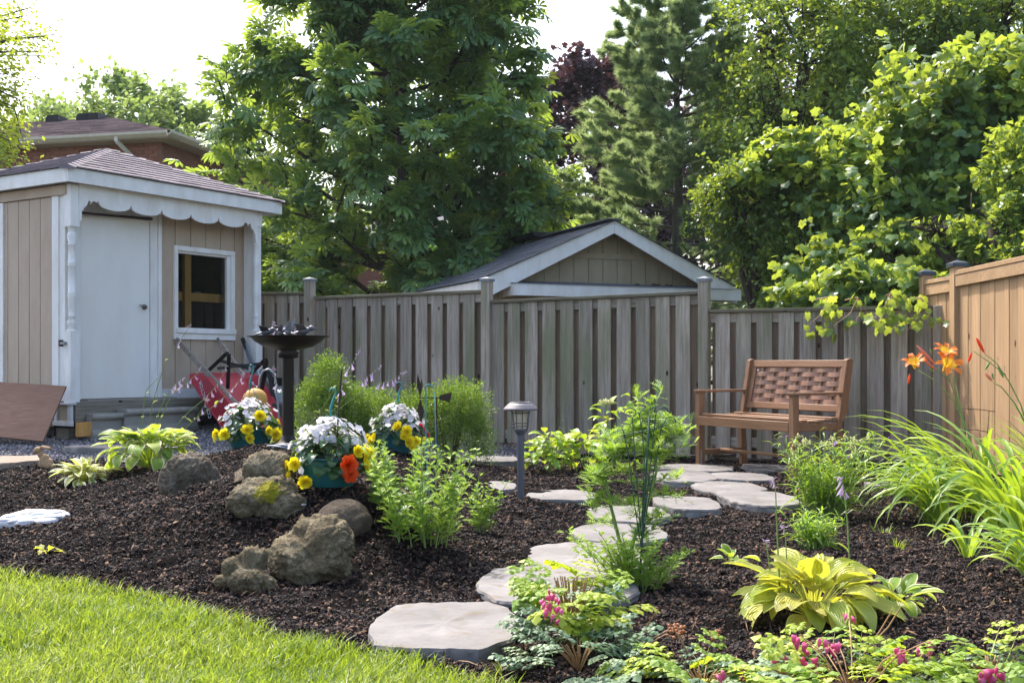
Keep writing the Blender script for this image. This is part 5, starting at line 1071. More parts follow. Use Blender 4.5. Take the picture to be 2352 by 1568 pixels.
# flower scapes
def bell(L=.045, r=.014, open_=1.0):
    V = []; n = 6; pr = [(.0022, 0), (.003, .012), (r * .5, .026), (r * .62, .034)]
    for rr2, z in pr:
        for k in range(n): a = 2 * math.pi * k / n; V.append((rr2 * math.cos(a), rr2 * math.sin(a), -z * L / .045))
    for k in range(n): a = 2 * math.pi * (k + .5) / n; V.append((r * open_ * math.cos(a), r * open_ * math.sin(a), -L))
    Fs = [(i * n + k, i * n + (k + 1) % n, (i + 1) * n + (k + 1) % n) for i in range(3) for k in range(n)] + [(i * n + k, (i + 1) * n + (k + 1) % n, (i + 1) * n + k) for i in range(3) for k in range(n)] + [(3 * n + k, 3 * n + (k + 1) % n, 4 * n + k) for k in range(n)]
    return npmesh("flower", V, Fs, M['p_lav'], False, [.3] * len(V))
BELL, BUD = bell(), bell(.036, .004, .3)
def scape(label, pts, Y, seed, nf=8, t0=.55, mat='stem', bract=2, Ys=None):
    q = random.Random(seed); P = [W(a, b, Y + (Ys[i] if Ys else 0)) for i, (a, b) in enumerate(pts)]; t = thing("flower_scape", label, "flower stalk", tuple(P[0]), 0, "lavender hosta flower stalks"); P = [p - P[0] for p in P]
    # smooth curve
    def cv(u):
        x = u * (len(P) - 1); i = min(int(x), len(P) - 2); f = x - i; p0, p1, p2, p3 = P[max(i - 1, 0)], P[i], P[i + 1], P[min(i + 2, len(P) - 1)]
        return .5 * ((2 * p1) + (p2 - p0) * f + (2 * p0 - 5 * p1 + 4 * p2 - p3) * f * f + (3 * p1 - p0 - 3 * p2 + p3) * f ** 3)
    C = [cv(i / 24) for i in range(25)]; MB().tube(C, [.0035 - .0022 * i / 24 for i in range(25)], 5).build("stalk", M[mat], t, smooth=True)
    br = lfmesh("bract", .05, .02, M['L_hosta'], .4, .2, 4, 1, 0, seed, elev=.6)
    for i in range(bract): u = .25 + .22 * i; place_leaf("bract", br, t, cv(u), q.uniform(0, 6), q.uniform(-.2, .5), q.uniform(.7, 1.3))
    for i in range(nf):
        u = t0 + (1 - t0) * i / nf; me = BELL if u < .88 and q.random() < .75 else BUD; a = q.uniform(0, 6.28)
        link("flower", me, t, cv(u), (q.uniform(.2, .7) * math.cos(a), q.uniform(.2, .7) * math.sin(a), q.uniform(0, 6)), q.uniform(.8, 1.1) * (1 if u < .85 else .6))
    for i in range(7): link("flower_bud", BUD, t, cv(.9 + .1 * i / 7), (q.uniform(-1.2, 1.2), q.uniform(-1.2, 1.2) + 1.2, q.uniform(0, 6)), .35 + .25 * (1 - i / 7))
    return t
scape("hosta flower stalk reaching highest, its tip below the shed window", [(335,1020),(350,930),(385,820),(415,780),(438,742)], 8.1, 1, 5, .7)
scape("hosta flower stalk crossing the red wheelbarrow tray", [(345,1040),(370,960),(400,900),(440,870),(462,840)], 8.0, 2, 7, .55)
scape("hosta flower stalk left-leaning before the white door jamb", [(335,1050),(360,960),(385,905),(405,880),(425,868)], 8.05, 3, 6, .6)
scape("hosta flower stalk arching over the wheelbarrow handle", [(370,1040),(420,960),(470,915),(500,880),(522,838)], 8.0, 4, 7, .55)
scape("hosta flower stalk ending above the left pot blooms", [(375,1045),(440,970),(500,925),(545,880),(560,855)], 7.95, 5, 8, .5)
scape("lowest hosta flower stalk, drooping left of the left pot", [(365,1050),(420,990),(450,960),(470,930),(480,915)], 7.95, 6, 4, .55)
scape("hosta leaf stalk standing tall with two curled bracts before the door", [(320,1030),(328,960),(335,900),(352,880),(368,862)], 8.1, 7, 0, .5, bract=3)
scape("hosta flower stalk rising behind the bird bath bowl", [(690,1010),(680,900),(650,820),(635,770),(628,738)], 7.5, 8, 4, .75, bract=1)
scape("hosta flower stalk with one bell between crook and bird bath", [(668,960),(650,920),(640,890),(632,870),(628,840)], 7.6, 9, 3, .6, bract=0)
scape("hosta flower stalk leaning right over the tall boxwood, highest of three", [(705,1020),(735,950),(770,890),(805,840),(828,800)], 7.5, 10, 8, .7)
scape("middle hosta flower stalk of the three before the boxwood", [(715,1020),(760,950),(815,890),(850,860),(878,838)], 7.45, 11, 8, .6)
scape("lowest hosta flower stalk of the three, tip by the right pot hook", [(720,1020),(780,940),(850,890),(900,872),(935,850)], 7.4, 12, 8, .6)
scape("hosta flower stalk with lilac buds above the middle pot", [(720,1010),(740,970),(775,910),(785,890),(795,870)], 7.3, 13, 5, .5)
Yh = G(1868, 1418).y
scape("tallest upright hosta stalk with a closed green tip, left in the gold hosta", [(1792,1380),(1788,1290),(1784,1200),(1781,1122),(1777,1100)], Yh - .02, 14, 2, .85, bract=0)
scape("second upright hosta stalk just right of the tallest one", [(1812,1380),(1809,1320),(1806,1270),(1804,1230),(1800,1205)], Yh, 15, 1, .9, bract=0)
scape("short upright hosta stalk at the left rim of the gold hosta", [(1780,1380),(1773,1343),(1766,1290),(1760,1250),(1756,1240)], Yh + .02, 16, 1, .9, bract=0)
scape("upright hosta stalk with nodding lilac bells, right in the gold hosta", [(1952,1330),(1950,1270),(1946,1200),(1938,1117),(1925,1095)], Yh + .03, 17, 5, .72, bract=1)

# ================================================================ STRAP-LEAVED PLANTS
def strapmesh(name, L, wd, mat, el, bend, seed, n=9, twist=.5):
    q = random.Random(seed); V, Fs, UV = [], [], []; a = el; y = z = 0; 
    for i in range(n + 1):
        t = i / n; hw = wd / 2 * min(1, (1 - t) * 3.0 + .04) * (.75 + .5 * min(1, t * 4)); tw = twist * t
        for u in (-1, 0, 1): V.append((u * hw * math.cos(tw), y + u * hw * math.sin(tw) * .5, z + (abs(u)) * hw * .5 + u * hw * math.sin(tw) * .4)); UV.append((u, t))
        st = L / n; y += math.cos(a) * st; z += math.sin(a) * st; a -= bend / n * (.5 + 1.3 * t)
    for i in range(n):
        for j in range(2): k = i * 3 + j; Fs.append((k, k + 1, k + 4, k + 3))
    return npmesh(name, V, Fs, mat, True, None, None, UV)
def strapclump(name, label, cat, base, L, wd, n, mat, seed, rad=.1, el=(.9, 1.45), bend=(1.2, 2.6), azr=None, nv=12, short=.55, group=None):
    q = random.Random(seed); t = thing(name, label, cat, tuple(base), 0, group); vs = [strapmesh("leaf", L * q.uniform(short, 1), wd * q.uniform(.75, 1.1), M[mat], q.uniform(*el), q.uniform(*bend), seed * 20 + i) for i in range(nv)]
    for i in range(n):
        az = q.uniform(0, 2 * math.pi) if azr is None or q.random() < .35 else q.uniform(*azr); r_ = rad * math.sqrt(q.random()); place_leaf("leaf", q.choice(vs), t, Vector((math.cos(az) * r_, math.sin(az) * r_, H(base.x + math.cos(az) * r_, base.y + math.sin(az) * r_) - base.z)), az, q.uniform(-.15, .2), q.uniform(.75, 1.15))
    return t
DG = "orange daylily clumps along the cedar fence"
strapclump("daylily", "tall arching daylily clump in front of the cedar fence post, farthest back", "daylily", on(2.72, 6.55), .98, .021, 88, 'L_strap', 31, .16, azr=(2.0, 4.4), group=DG)
strapclump("daylily", "wide daylily clump at the right picture edge, in the middle of the bank", "daylily", on(2.62, 5.75), .92, .023, 88, 'L_strap', 32, .18, azr=(1.8, 4.4), group=DG)
strapclump("daylily", "daylily clump with stiff upright leaves close to the cedar boards", "daylily", on(3.05, 6.15), .92, .024, 60, 'L_strap', 33, .15, el=(1.1, 1.5), bend=(.8, 2.0), group=DG)
strapclump("daylily", "low daylily clump nearest the camera at the right edge", "daylily", on(2.06, 4.35), .52, .024, 46, 'L_strap', 34, .07, azr=(2.2, 4.3), group=DG)
strapclump("daylily", "young daylily shoot with few leaves left of the main bank", "daylily", on(2.02, 5.0), .34, .02, 14, 'L_strap', 35, .03, group=DG)
strapclump("daylily", "daylily clump spreading to the left behind the young shoot", "daylily", on(2.35, 6.1), .82, .02, 56, 'L_strap', 36, .12, azr=(2.4, 4.0), group=DG)
def lilymesh(nm="flower", s=1.0):
    V, Fs, mi = [], [], []; n = 6
    for i in range(n):
        a = i * math.pi / 3; wd = .013 if i % 2 else .017; c, s_ = math.cos(a), math.sin(a); b = len(V); pr = [(.004, 0), (.012, .03), (.03, .055), (.055, .062), (.07, .048)]
        for j, (r_, z) in enumerate(pr):
            w2 = wd * (.35, .7, 1, .85, .12)[j]
            for u in (-1, 0, 1): V.append(((r_ * c - u * w2 * s_) * s, (r_ * s_ + u * w2 * c) * s, (z - .004 * (u == 0) + .004 * math.sin(j * 2 + u)) * s))
        for j in range(4):
            for k in range(2): Fs.append((b + j * 3 + k, b + j * 3 + k + 1, b + j * 3 + k + 4, b + j * 3 + k + 3)); mi.append(1 if j < 2 else 0)
    return npmesh(nm, V, Fs, [M['p_lily'], M['p_throat']], True, None, mi)
LILY = lilymesh()
def budmesh(L, r, mat, nm="flower_bud"): return MB().lathe([(.001, 0), (r * .8, L * .25), (r, L * .6), (r * .6, L * .9), (0, L)], 6)
def lilyscape(label, pts, Y, flowers, buds, branches=()):
    P = [W(a, b, Y) for a, b in pts]; t = thing("daylily_stalk", label, "flower stalk", tuple(P[0]), 0, "daylily flower stalks"); o0 = P[0]; MB().tube([p - o0 for p in P], [.0045 - .002 * i / (len(P) - 1) for i in range(len(P))], 6).build("stalk", M['stem'], t, smooth=True)
    for br in branches: MB().tube([W(a, b, Y) - o0 for a, b in br], .0025, 5).build("branch", M['stem'], t, smooth=True)
    for (a, b), d, s in flowers:
        p = W(a, b, Y) - o0; link("flower", LILY, t, p, Vector(d).to_track_quat('Z', 'Y').to_matrix(), s)
    for (a, b), (c, d), r_, mt in buds:
        p, q_ = W(a, b, Y) - o0, W(c, d, Y) - o0; L = (q_ - p).length; m = budmesh(L, r_, mt); rt = (q_ - p).to_track_quat('Z', 'Y').to_matrix(); m.v = [tuple(rt @ Vector(v) + p) for v in m.v]; m.build("flower_bud", M[mt], t, smooth=True)
Yd = 6.6
lilyscape("daylily stalk carrying two open orange blooms one above the other", [(2260,1130),(2235,1030),(2205,940),(2180,870),(2166,846)], Yd, [((2166,822),(.1,-.55,.9),1.15),((2168,850),(.15,-.75,.55),1.35)], [((2150,838),(2104,792),.010,'p_pinkish'),((2150,850),(2118,822),.009,'p_pinkish'),((2148,858),(2134,845),.006,'stem'),((2140,815),(2137,800),.005,'stem')], [[(2180,870),(2160,858),(2150,845)]])
lilyscape("daylily stalk leaning left with a single orange bloom and a withered one", [(2240,1080),(2225,1000),(2190,920),(2150,875),(2108,850)], Yd + .05, [((2102,845),(-.3,-.5,.8),1.1)], [((2090,858),(2086,882),.008,'p_orange'),((2108,850),(2104,836),.006,'stem')])
lilyscape("straight daylily stalk between the two flowering ones", [(2225,1090),(2215,1010),(2205,930),(2195,880)], Yd - .1, [], [((2195,880),(2190,862),.006,'stem')])
lilyscape("right daylily stalk with closed red-orange buds before the cedar boards", [(2370,1010),(2345,930),(2320,880),(2290,835),(2262,812)], Yd - .3, [], [((2262,812),(2242,775),.010,'p_orange'),((2275,828),(2262,850),.007,'stem'),((2232,808),(2224,832),.008,'p_orange'),((2305,868),(2292,840),.008,'stem')], [[(2310,860),(2270,830),(2236,806)]])
lilyscape("lower right daylily stalk with one pink-tipped bud", [(2360,980),(2330,925),(2300,888),(2280,878)], Yd - .4, [], [((2280,876),(2262,856),.009,'p_pinkish'),((2282,872),(2278,855),.006,'stem')])

def stemplant(name, label, cat, base, h, n, leafL, leafW, mat, seed, rad=.06, lean=.35, nleaf=16, flower=None, nfl=0, leafel=(.2, .9), group=None, lmode='strap', stemr=.0028, az0=None):
    """many leafy stems, each stem one part made of stalk and leaves"""
    q = random.Random(seed); t = thing(name, label, cat, tuple(base), 0, group)
    for i in range(n):
        az = q.uniform(0, 6.28) if az0 is None else q.gauss(az0, 1.2); d = Vector((math.cos(az), math.sin(az), 0)); hh = h * q.uniform(.55, 1.05); ln = lean * q.uniform(.1, 1.0); b0 = d * rad * q.random(); pts = [b0 + d * (ln * hh * (u ** 1.4)) + Vector((q.uniform(-.01, .01), q.uniform(-.01, .01), hh * u * (1 - .15 * ln * u))) for u in (0, .25, .5, .75, 1)]
        m = MB(); m.tube(pts, [stemr, stemr * .9, stemr * .8, stemr * .6, stemr * .4], 5, mi=0); nl = int(nleaf * q.uniform(.7, 1.2))
        for k in range(nl):
            u = .1 + .9 * (k + q.random()) / nl; x = u * 4; j = min(int(x), 3); p = pts[j].lerp(pts[j + 1], x - j); a = k * 2.4 + q.uniform(-.4, .4); el = q.uniform(*leafel); ld = Vector((math.cos(a) * math.cos(el), math.sin(a) * math.cos(el), math.sin(el))); s = q.uniform(.6, 1.1) * (1.15 - .55 * u)
            if lmode == 'strap':
                L = leafL * s; w2 = leafW * s / 2; sd__ = ld.cross(Vector((0, 0, 1))).normalized() * w2; mid = p + ld * L * .5; tip = p + ld * L * .95 + Vector((0, 0, -L * q.uniform(.1, .5)))
                m.add([p - sd__ * .5, p + sd__ * .5, mid - sd__, mid + sd__, mid + Vector((0, 0, -w2 * .5)), tip], [(0, 1, 4), (0, 4, 2), (1, 3, 4), (2, 4, 5), (4, 3, 5)], 1)
            else:       # feather: cut leaf with narrow lobes
                L = leafL * s; up = Vector((0, 0, 1)); sd__ = ld.cross(up).normalized(); w2 = leafW * s; lobes = 5
                tip = p + ld * L + Vector((0, 0, -L * .18)); th = sd__ * (.0016); m.add([p - th, p + th, tip], [(0, 1, 2)], 1)
                for e in range(1, lobes + 1):
                    uu = .18 + .72 * e / (lobes + .5); c = p.lerp(tip, uu); ll = w2 * math.sin(math.pi * min(.95, uu + .12)) * 1.0
                    for sg in (-1, 1):
                        dd = (sd__ * sg * .8 + ld * .62 + up * q.uniform(-.1, .35)).normalized(); tp = c + dd * ll; nn = dd.cross(up).normalized() * .0034; m.add([c - nn, c + nn, tp], [(0, 1, 2)], 1)
                        c2 = c + dd * ll * .45; d2 = (dd + ld * .9).normalized(); m.add([c2 - nn * .8, c2 + nn * .8, c2 + d2 * ll * .5], [(0, 1, 2)], 1)
        m.build("leafy_stem", [M['stem'], M[mat]], t)
        if flower and i < nfl: link("flower", flower, t, pts[-1], (q.uniform(-.6, .6) + .6, q.uniform(-.5, .5), q.uniform(0, 6)), q.uniform(.8, 1.2))
    return t
TRI = petal_fan(.017, 3, .55, .1, M['p_purple'], 5, 1, name="purple_flower")
def budclus(mat, s, seed, nm):
    D, Fc = ico(1); q = np.random.default_rng(seed); n = 12; P = q.normal(size=(n, 3)) * s * .55; V = (D[None] * s * .32 + P[:, None]).reshape(-1, 3); f = (Fc[None] + (np.arange(n) * len(D))[:, None, None]).reshape(-1, 3); return npmesh(nm, V, f, M[mat], True, np.repeat(q.random(n), len(D)))
BC = budclus('p_cream', .016, 3, "bud_cluster")
tr = stemplant("spiderwort", "tall spiderwort clump with small purple flowers in front of the bench's right side", "spiderwort", G(1890, 1192), .50, 85, .17, .015, 'L_trad', 41, .11, .62, 11, TRI, 9)
q = random.Random(4)
for i in range(16):
    a = q.uniform(0, 6.28); r_ = q.uniform(.05, .30); link("bud_cluster", BC, tr, (math.cos(a) * r_, math.sin(a) * r_ * .6, q.uniform(.40, .5) - r_ * .25), None, q.uniform(.7, 1.3))
stemplant("spiderwort", "low yellowish spiderwort clump in front of the taller one", "spiderwort", G(1868, 1262), .20, 46, .12, .014, 'L_trad', 42, .08, .6, 9)
stemplant("feathery_plant", "bushy feathery-leaved plant with bright green cut foliage right of the pots", "garden plant", G(975, 1250), .46, 30, .085, .038, 'L_feather', 43, .15, .55, 34, lmode='feather', leafel=(.1, 1.1), stemr=.003)
stemplant("feathery_plant", "short feathery plant beside the rounded pot, left of the bushy one", "garden plant", G(882, 1175), .24, 10, .08, .036, 'L_feather', 44, .04, .4, 26, lmode='feather', leafel=(.1, 1.1))
stemplant("feathery_plant", "thin feathery shoots with cut bare stems near the lamp", "garden plant", G(1096, 1228), .30, 10, .075, .032, 'L_feather', 45, .06, .7, 20, lmode='feather', leafel=(.1, 1.0), az0=.4)
ft = stemplant("feathery_plant", "tall leaning feathery plant tied to the green wire trellis", "garden plant", G(1452, 1356), .26, 26, .075, .032, 'L_feather', 46, .12, .9, 24, lmode='feather', leafel=(.1, 1.0))
Yf = G(1452, 1356).y; cp = thing("feathery_plant", "upper leafy stems of the tall feathery plant rising through the wire trellis", "garden plant", tuple(G(1425, 1340)))
bpy.data.objects.remove(cp)
def sprigs_along(t, path, Y, n, spread, seed, L=.085, Wd=.036, up=.5):
    q = random.Random(seed); P = [W(a, b, Y) - Vector(t.location) for a, b in path]; MB().tube(P, [.009 - .005 * i / (len(P) - 1) for i in range(len(P))], 7).build("main_stem", M['stem'], t, smooth=True)
    for i in range(n):
        u = .15 + .85 * q.random() ** .7; x = u * (len(P) - 1); j = min(int(x), len(P) - 2); p = P[j].lerp(P[j + 1], x - j); az = q.uniform(0, 6.28); d = Vector((math.cos(az), math.sin(az) * .6, up * q.uniform(-.2, 1.6))).normalized(); sl = spread * q.uniform(.4, 1.0) * (.6 + .7 * u)
        m = MB(); m.tube([p, p + d * sl * .5 + Vector((0, 0, .01)), p + d * sl], [.0028, .002, .001], 4)
        for k in range(24):
            uu = .2 + .8 * q.random(); c = p + d * sl * uu; a = q.uniform(0, 6.28); el = q.uniform(-.2, 1.1); ld = Vector((math.cos(a) * math.cos(el), math.sin(a) * math.cos(el), math.sin(el))); s = q.uniform(.6, 1.1); LL = L * s; sd__ = ld.cross(Vector((0, 0, 1))).normalized(); tip = c + ld * LL - Vector((0, 0, LL * .15)); th = sd__ * .0016; m.add([c - th, c + th, tip], [(0, 1, 2)], 1)
            for e in range(1, 6):
                u3 = .18 + .72 * e / 5.5; c3 = c.lerp(tip, u3); ll = Wd * s * math.sin(math.pi * min(.95, u3 + .12))
                for sg in (-1, 1):
                    dd = (sd__ * sg * .8 + ld * .62 + Vector((0, 0, q.uniform(-.1, .35)))).normalized(); nn = dd.cross(Vector((0, 0, 1))).normalized() * .0034; m.add([c3 - nn, c3 + nn, c3 + dd * ll], [(0, 1, 2)], 1)
        m.build("leafy_stem", [M['stem'], M['L_feather']], t)
sprigs_along(ft, [(1428,1350),(1440,1290),(1462,1220),(1490,1150),(1508,1080),(1500,1020),(1488,960)], Yf + .05, 30, .17, 51)
sprigs_along(ft, [(1440,1300),(1420,1230),(1400,1150),(1390,1090),(1430,1010)], Yf + .12, 15, .14, 52)

# ================================================================ BLEEDING HEARTS
def bhleaf(nm, L, mat, seed):
    q = random.Random(seed); V, Fs = [], []
    def lobe(c, d, s):
        d = d.normalized(); sd__ = Vector((-d.y, d.x, 0)); b = len(V); pts = [(0, 0), (.25, .28), (.5, .16), (.62, .42), (.8, .2), (1, .05), (.84, -.2), (.6, -.4), (.5, -.15), (.22, -.28)]
        V.append(c + d * s * .45 + Vector((0, 0, .08 * s)))
        for u, v in pts: V.append(c + d * s * u + sd__ * s * v + Vector((0, 0, q.uniform(-.04, .04) * s - .25 * s * u * u)))
        for i in range(len(pts)): Fs.append((b, b + 1 + i, b + 1 + (i + 1) % len(pts)))
    ax = Vector((0, 1, .35)); 
    for u, s in ((.3, .34), (.58, .32), (.8, .26)):
        for sg in (-1, 1):
            d = Vector((sg * .95, .45, .1)); c = ax * L * u; lobe(c, d, L * s); lobe(c + d * L * s * .55, d + Vector((0, .5, 0)), L * s * .8)
    lobe(ax * L * .85, Vector((0, 1, .0)), L * .34); b = len(V)
    V.extend([Vector((-.0015, 0, 0)), Vector((.0015, 0, 0)), ax * L * .9]); Fs.append((b, b + 1, b + 2))
    return npmesh(nm, V, Fs, mat, False)
BHG = [bhleaf("leaf", .125, M['L_bh'], s) for s in range(5)]; BHB = [bhleaf("leaf", .105, M['L_bhblue'], s) for s in range(5)]
def heart():
    D, Fc = ico(2); V = [];
    for x, y, z in D: f = 1 - .45 * (z < 0) * abs(z); V.append((x * .0075 * f + (.002 if x > 0 else -.002) * (z > 0), y * .005 * f, z * .012 - .004 * (abs(x) < .3 and z > .5)))
    b = len(V); V += [(-.002, 0, -.010), (.002, 0, -.010), (0, 0, -.019)]; return npmesh("flower", V, np.vstack([Fc, [[b, b + 1, b + 2]]]), M['p_pink'], True)
HEART = heart(); DEAD = budclus('p_dead', .018, 8, "withered_flowers")
def bleeding(label, base, n, h, rad, seed, bl=.4, fl=(), zmin=0.0, dead=(), bare=()):
    q = random.Random(seed); t = thing("bleeding_heart", label, "bleeding heart", tuple(base))
    for i in range(n):
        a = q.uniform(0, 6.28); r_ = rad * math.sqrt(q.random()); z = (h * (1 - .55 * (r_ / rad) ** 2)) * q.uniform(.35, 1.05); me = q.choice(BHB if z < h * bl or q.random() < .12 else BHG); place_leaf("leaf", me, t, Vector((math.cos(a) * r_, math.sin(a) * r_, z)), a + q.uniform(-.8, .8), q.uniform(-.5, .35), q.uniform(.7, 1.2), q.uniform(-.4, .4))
    for i in range(26):
        a = q.uniform(0, 6.28); r_ = rad * .75 * q.random(); m = MB(); m.tube([(0, 0, 0), (math.cos(a) * r_ * .5, math.sin(a) * r_ * .5, h * .5), (math.cos(a) * r_, math.sin(a) * r_, h * .8)], .0018, 4); m.build("stem", M['stem_red'], t)
    bl_ = Vector(t.location)
    for px, py, Y, k in fl:
        Y = Y - .16
        for j in range(k): p = W(px + q.uniform(-16, 16), py + q.uniform(-16, 16), Y + q.uniform(-.02, .02)) - bl_; link("flower", HEART, t, p, (q.uniform(-.5, .5), q.uniform(-.5, .5), q.uniform(0, 6)), q.uniform(.8, 1.15))
        m = MB(); p = W(px, py - 14, Y) - bl_; m.tube([(0, 0, 0), (p.x * .6, p.y * .6, p.z * .8), tuple(p), tuple(p + Vector((.02, 0, -.005)))], .0018, 4); m.build("stem", M['stem_red'], t)
    for px, py, Y in dead: link("withered_flowers", DEAD, t, W(px, py, Y) - bl_)
    for pts, Y in bare: m = MB(); m.tube([W(a, b, Y) - bl_ for a, b in pts], [.0028, .0024, .0018][:len(pts)] if len(pts) == 3 else .0022, 5); m.build("bare_stem", M['stem_red'], t)
    return t
bleeding("bleeding heart with yellow-green leaves and pink hearts behind the nearest flagstone's corner", on((1312-1176)/F*3.45, 3.45), 82, .28, .095, 61, .35, [(1252,1395,3.4,7),(1268,1372,3.42,5),(1275,1415,3.38,5)], dead=[(1280,1545,3.2)], bare=[([(1440,1490),(1475,1450),(1512,1398)], 3.4), ([(1430,1500),(1500,1465),(1545,1440)], 3.4), ([(1445,1505),(1490,1478),(1530,1455)], 3.4)])
bleeding("low wide bleeding heart with many pink hearts along the bottom foreground", on((1935-1176)/F*3.0, 2.90), 120, .105, .26, 62, .35, [(1835,1470,3.2,5),(1848,1485,3.2,4),(1790,1525,3.1,6),(1858,1525,3.1,5),(1897,1487,3.2,4),(1925,1492,3.2,5),(2070,1505,3.1,7),(2125,1488,3.1,4),(1950,1430,3.3,3),(1720,1545,3.1,3)], dead=[(1545,1445,3.3),(1640,1460,3.3),(2010,1545,3.0)], bare=[([(2000,1480),(2040,1440),(2068,1395)], 3.25), ([(1985,1500),(2020,1450),(2050,1400)], 3.3), ([(2105,1520),(2130,1490),(2140,1470)], 3.1), ([(1600,1540),(1565,1470),(1545,1440)], 3.2)])
bleeding("sparse bleeding heart sprays with feathery leaves left of the bottom foreground clump", on((1610-1176)/F*3.0, 2.98), 34, .08, .17, 63, .5, [(1655,1560,3.0,2)], dead=[(1560,1450,3.25)])
bleeding("pink bleeding heart spray at the bottom right corner", on((2275-1176)/F*3.05, 3.05), 30, .09, .10, 64, .6, [(2265,1548,3.0,7),(2290,1555,3.0,4),(2248,1560,3.0,4)], dead=[(2275,1560,3.0)])
bleeding("blue-green bleeding heart leaves beside the lawn under the yellow-green one", on((1330-1176)/F*3.2, 3.2), 36, .10, .16, 65, 1.2, [])

# ================================================================ HYDRANGEAS AND LOW SHRUBS
def bush(name, label, cat, base, n, rx, rz, L, Wd, mat, seed, shape=(.8, 1), z0=.1, nv=5, pet=.02):
    q = random.Random(seed); t = thing(name, label, cat, tuple(base)); vs = [lfmesh("leaf", L, Wd, M[mat], q.uniform(.2, .5), .15, 6, 2, pet, i, shape, .06, elev=.45) for i in range(nv)]
    for i in range(n):
        a = q.uniform(0, 6.28); el = q.uniform(-.1, 1.45); k = q.uniform(.55, 1); p = Vector((math.cos(a) * math.cos(el) * rx, math.sin(a) * math.cos(el) * rx, z0 + math.sin(el) * rz)) * k; place_leaf("leaf", q.choice(vs), t, p, a + q.uniform(-.5, .5), q.uniform(-.5, .4), q.uniform(.7, 1.15), q.uniform(-.3, .3))
    for i in range(7):
        a = q.uniform(0, 6.28); m = MB(); m.tube([(0, 0, 0), (math.cos(a) * rx * .3, math.sin(a) * rx * .3, rz * .5), (math.cos(a) * rx * .7, math.sin(a) * rx * .7, rz * .9)], .003, 5); m.build("stem", M['stem'], t)
    return t
bush("hydrangea", "low yellow-green hydrangea bush right of the solar lamp", "shrub", G(1262, 1086), 130, .20, .24, .10, .06, 'L_hyd', 71)
bush("hydrangea", "hydrangea with larger mid-green leaves between the low bush and the staked plant", "shrub", G(1345, 1084), 48, .18, .26, .15, .08, 'L_hyd', 72)
hy = bush("hydrangea", "tall hydrangea shoot with a pale flower head behind the staked plant", "shrub", G(1420, 1075), 26, .20, .42, .14, .075, 'L_hyd', 73, z0=.2)
bl_ = Vector(hy.location); Yq = bl_.y; MB().tube([(0, 0, 0), W(1398, 1000, Yq) - bl_, W(1392, 930, Yq) - bl_], .004, 6).build("stem", M['stem'], hy)
for i in range(26): a = rnd.uniform(0, 6.28); r_ = rnd.uniform(0, .07); link("floret", BC, hy, W(1392, 926, Yq) - bl_ + Vector((math.cos(a) * r_, math.sin(a) * r_ * .7, .02 - r_ * .25)), None, rnd.uniform(.8, 1.2))
vs = lfmesh("leaf", .13, .07, M['L_hyd'], .3, .15, 6, 2, .01, 2, (.8, 1), .05, elev=.4)
for (a, b), az, tl in (((1392,935),3.0,.1),((1400,935),.6,.9),((1385,960),3.1,.0),((1450,945),.4,.3),((1448,950),1.6,1.0),((1445,950),2.8,.2),((1395,985),3.3,.1)): place_leaf("leaf", vs, hy, W(a, b, Yq) - bl_, az, tl)
stemplant("garden_weed", "slender weed with small leaf rosette against the fence behind the lamp", "weed", G(1292, 1040) if False else W(1290, 1035, 10.0), .42, 4, .05, .02, 'L_dark', 75, .03, .15, 8)
stemplant("garden_weed", "pale thin dead stems standing at the fence foot left of the lamp", "weed", W(1130, 1040, 10.9), .34, 12, .03, .006, 'L_dark', 76, .12, .3, 4)
stemplant("garden_phlox", "leafy phlox stem with tiny pink bud beside the trellis top", "garden plant", G(1505, 1085), .52, 6, .10, .02, 'L_feather', 77, .06, .2, 18)
def boxwood(label, base, lobes, n, seed, size=.016, mat='L_box', name="boxwood_shrub"):
    g_ = np.random.default_rng(seed); t = thing(name, label, "shrub", tuple(base)); P, D = [], []
    L_ = np.array(lobes); wts = (L_[:, 3] * L_[:, 5]) ** 1.0; wts /= wts.sum(); idx = g_.choice(len(L_), n, p=wts)
    d = g_.normal(size=(n, 3)); d /= np.linalg.norm(d, axis=1)[:, None]; d[:, 2] = np.where(d[:, 2] < -.5, -d[:, 2], d[:, 2]); k = 1 - .32 * g_.random(n) ** 1.5
    # sprigs: little spikes standing out of the surface
    spr = (vnp3(d * 6 + idx[:, None] * 3) > .5) * (g_.random(n) ** .7) * .42
    P = L_[idx, :3] + d * L_[idx, 3:] * (k * (.86 + .3 * vn3(d + idx[:, None] * 5.1, 2.6, 3)) + spr)[:, None]; P += g_.normal(size=(n, 3)) * .008
    ld = d + g_.normal(size=(n, 3)) * .6; ld[:, 2] += .5; ld /= np.linalg.norm(ld, axis=1)[:, None]
    leaves(t, "foliage", P, ld, size * (.7 + .6 * g_.random(n)), M[mat], LEAF2, g_)
    for i in range(9): a = rnd.uniform(0, 6.28); r_ = L_[0, 3] * .5; m = MB(); m.tube([(0, 0, 0), (math.cos(a) * r_ * .6, math.sin(a) * r_ * .6, L_[0, 5] * .8), (math.cos(a) * r_, math.sin(a) * r_, L_[0, 5] * 1.5)], [.01, .007, .003], 5); m.build("branch", M['twig'], t)
    return t
def vnp3(p): return vn(p[:, 0] + p[:, 2] * 3.1, p[:, 1] - p[:, 2] * 1.7, 1.0, 4)
LEAF2 = (np.array([(0,0,0),(-.32,.5,.08),(.32,.5,.08),(0,1,-.06),(0,.5,-.02)]), np.array([(0,4,1),(0,2,4),(1,4,3),(4,2,3)]))
LEAF1 = (np.array([(0,0,0),(-.34,.45,.09),(.34,.45,.09),(0,1,-.05)]), np.array([(0,2,1),(1,2,3)]))
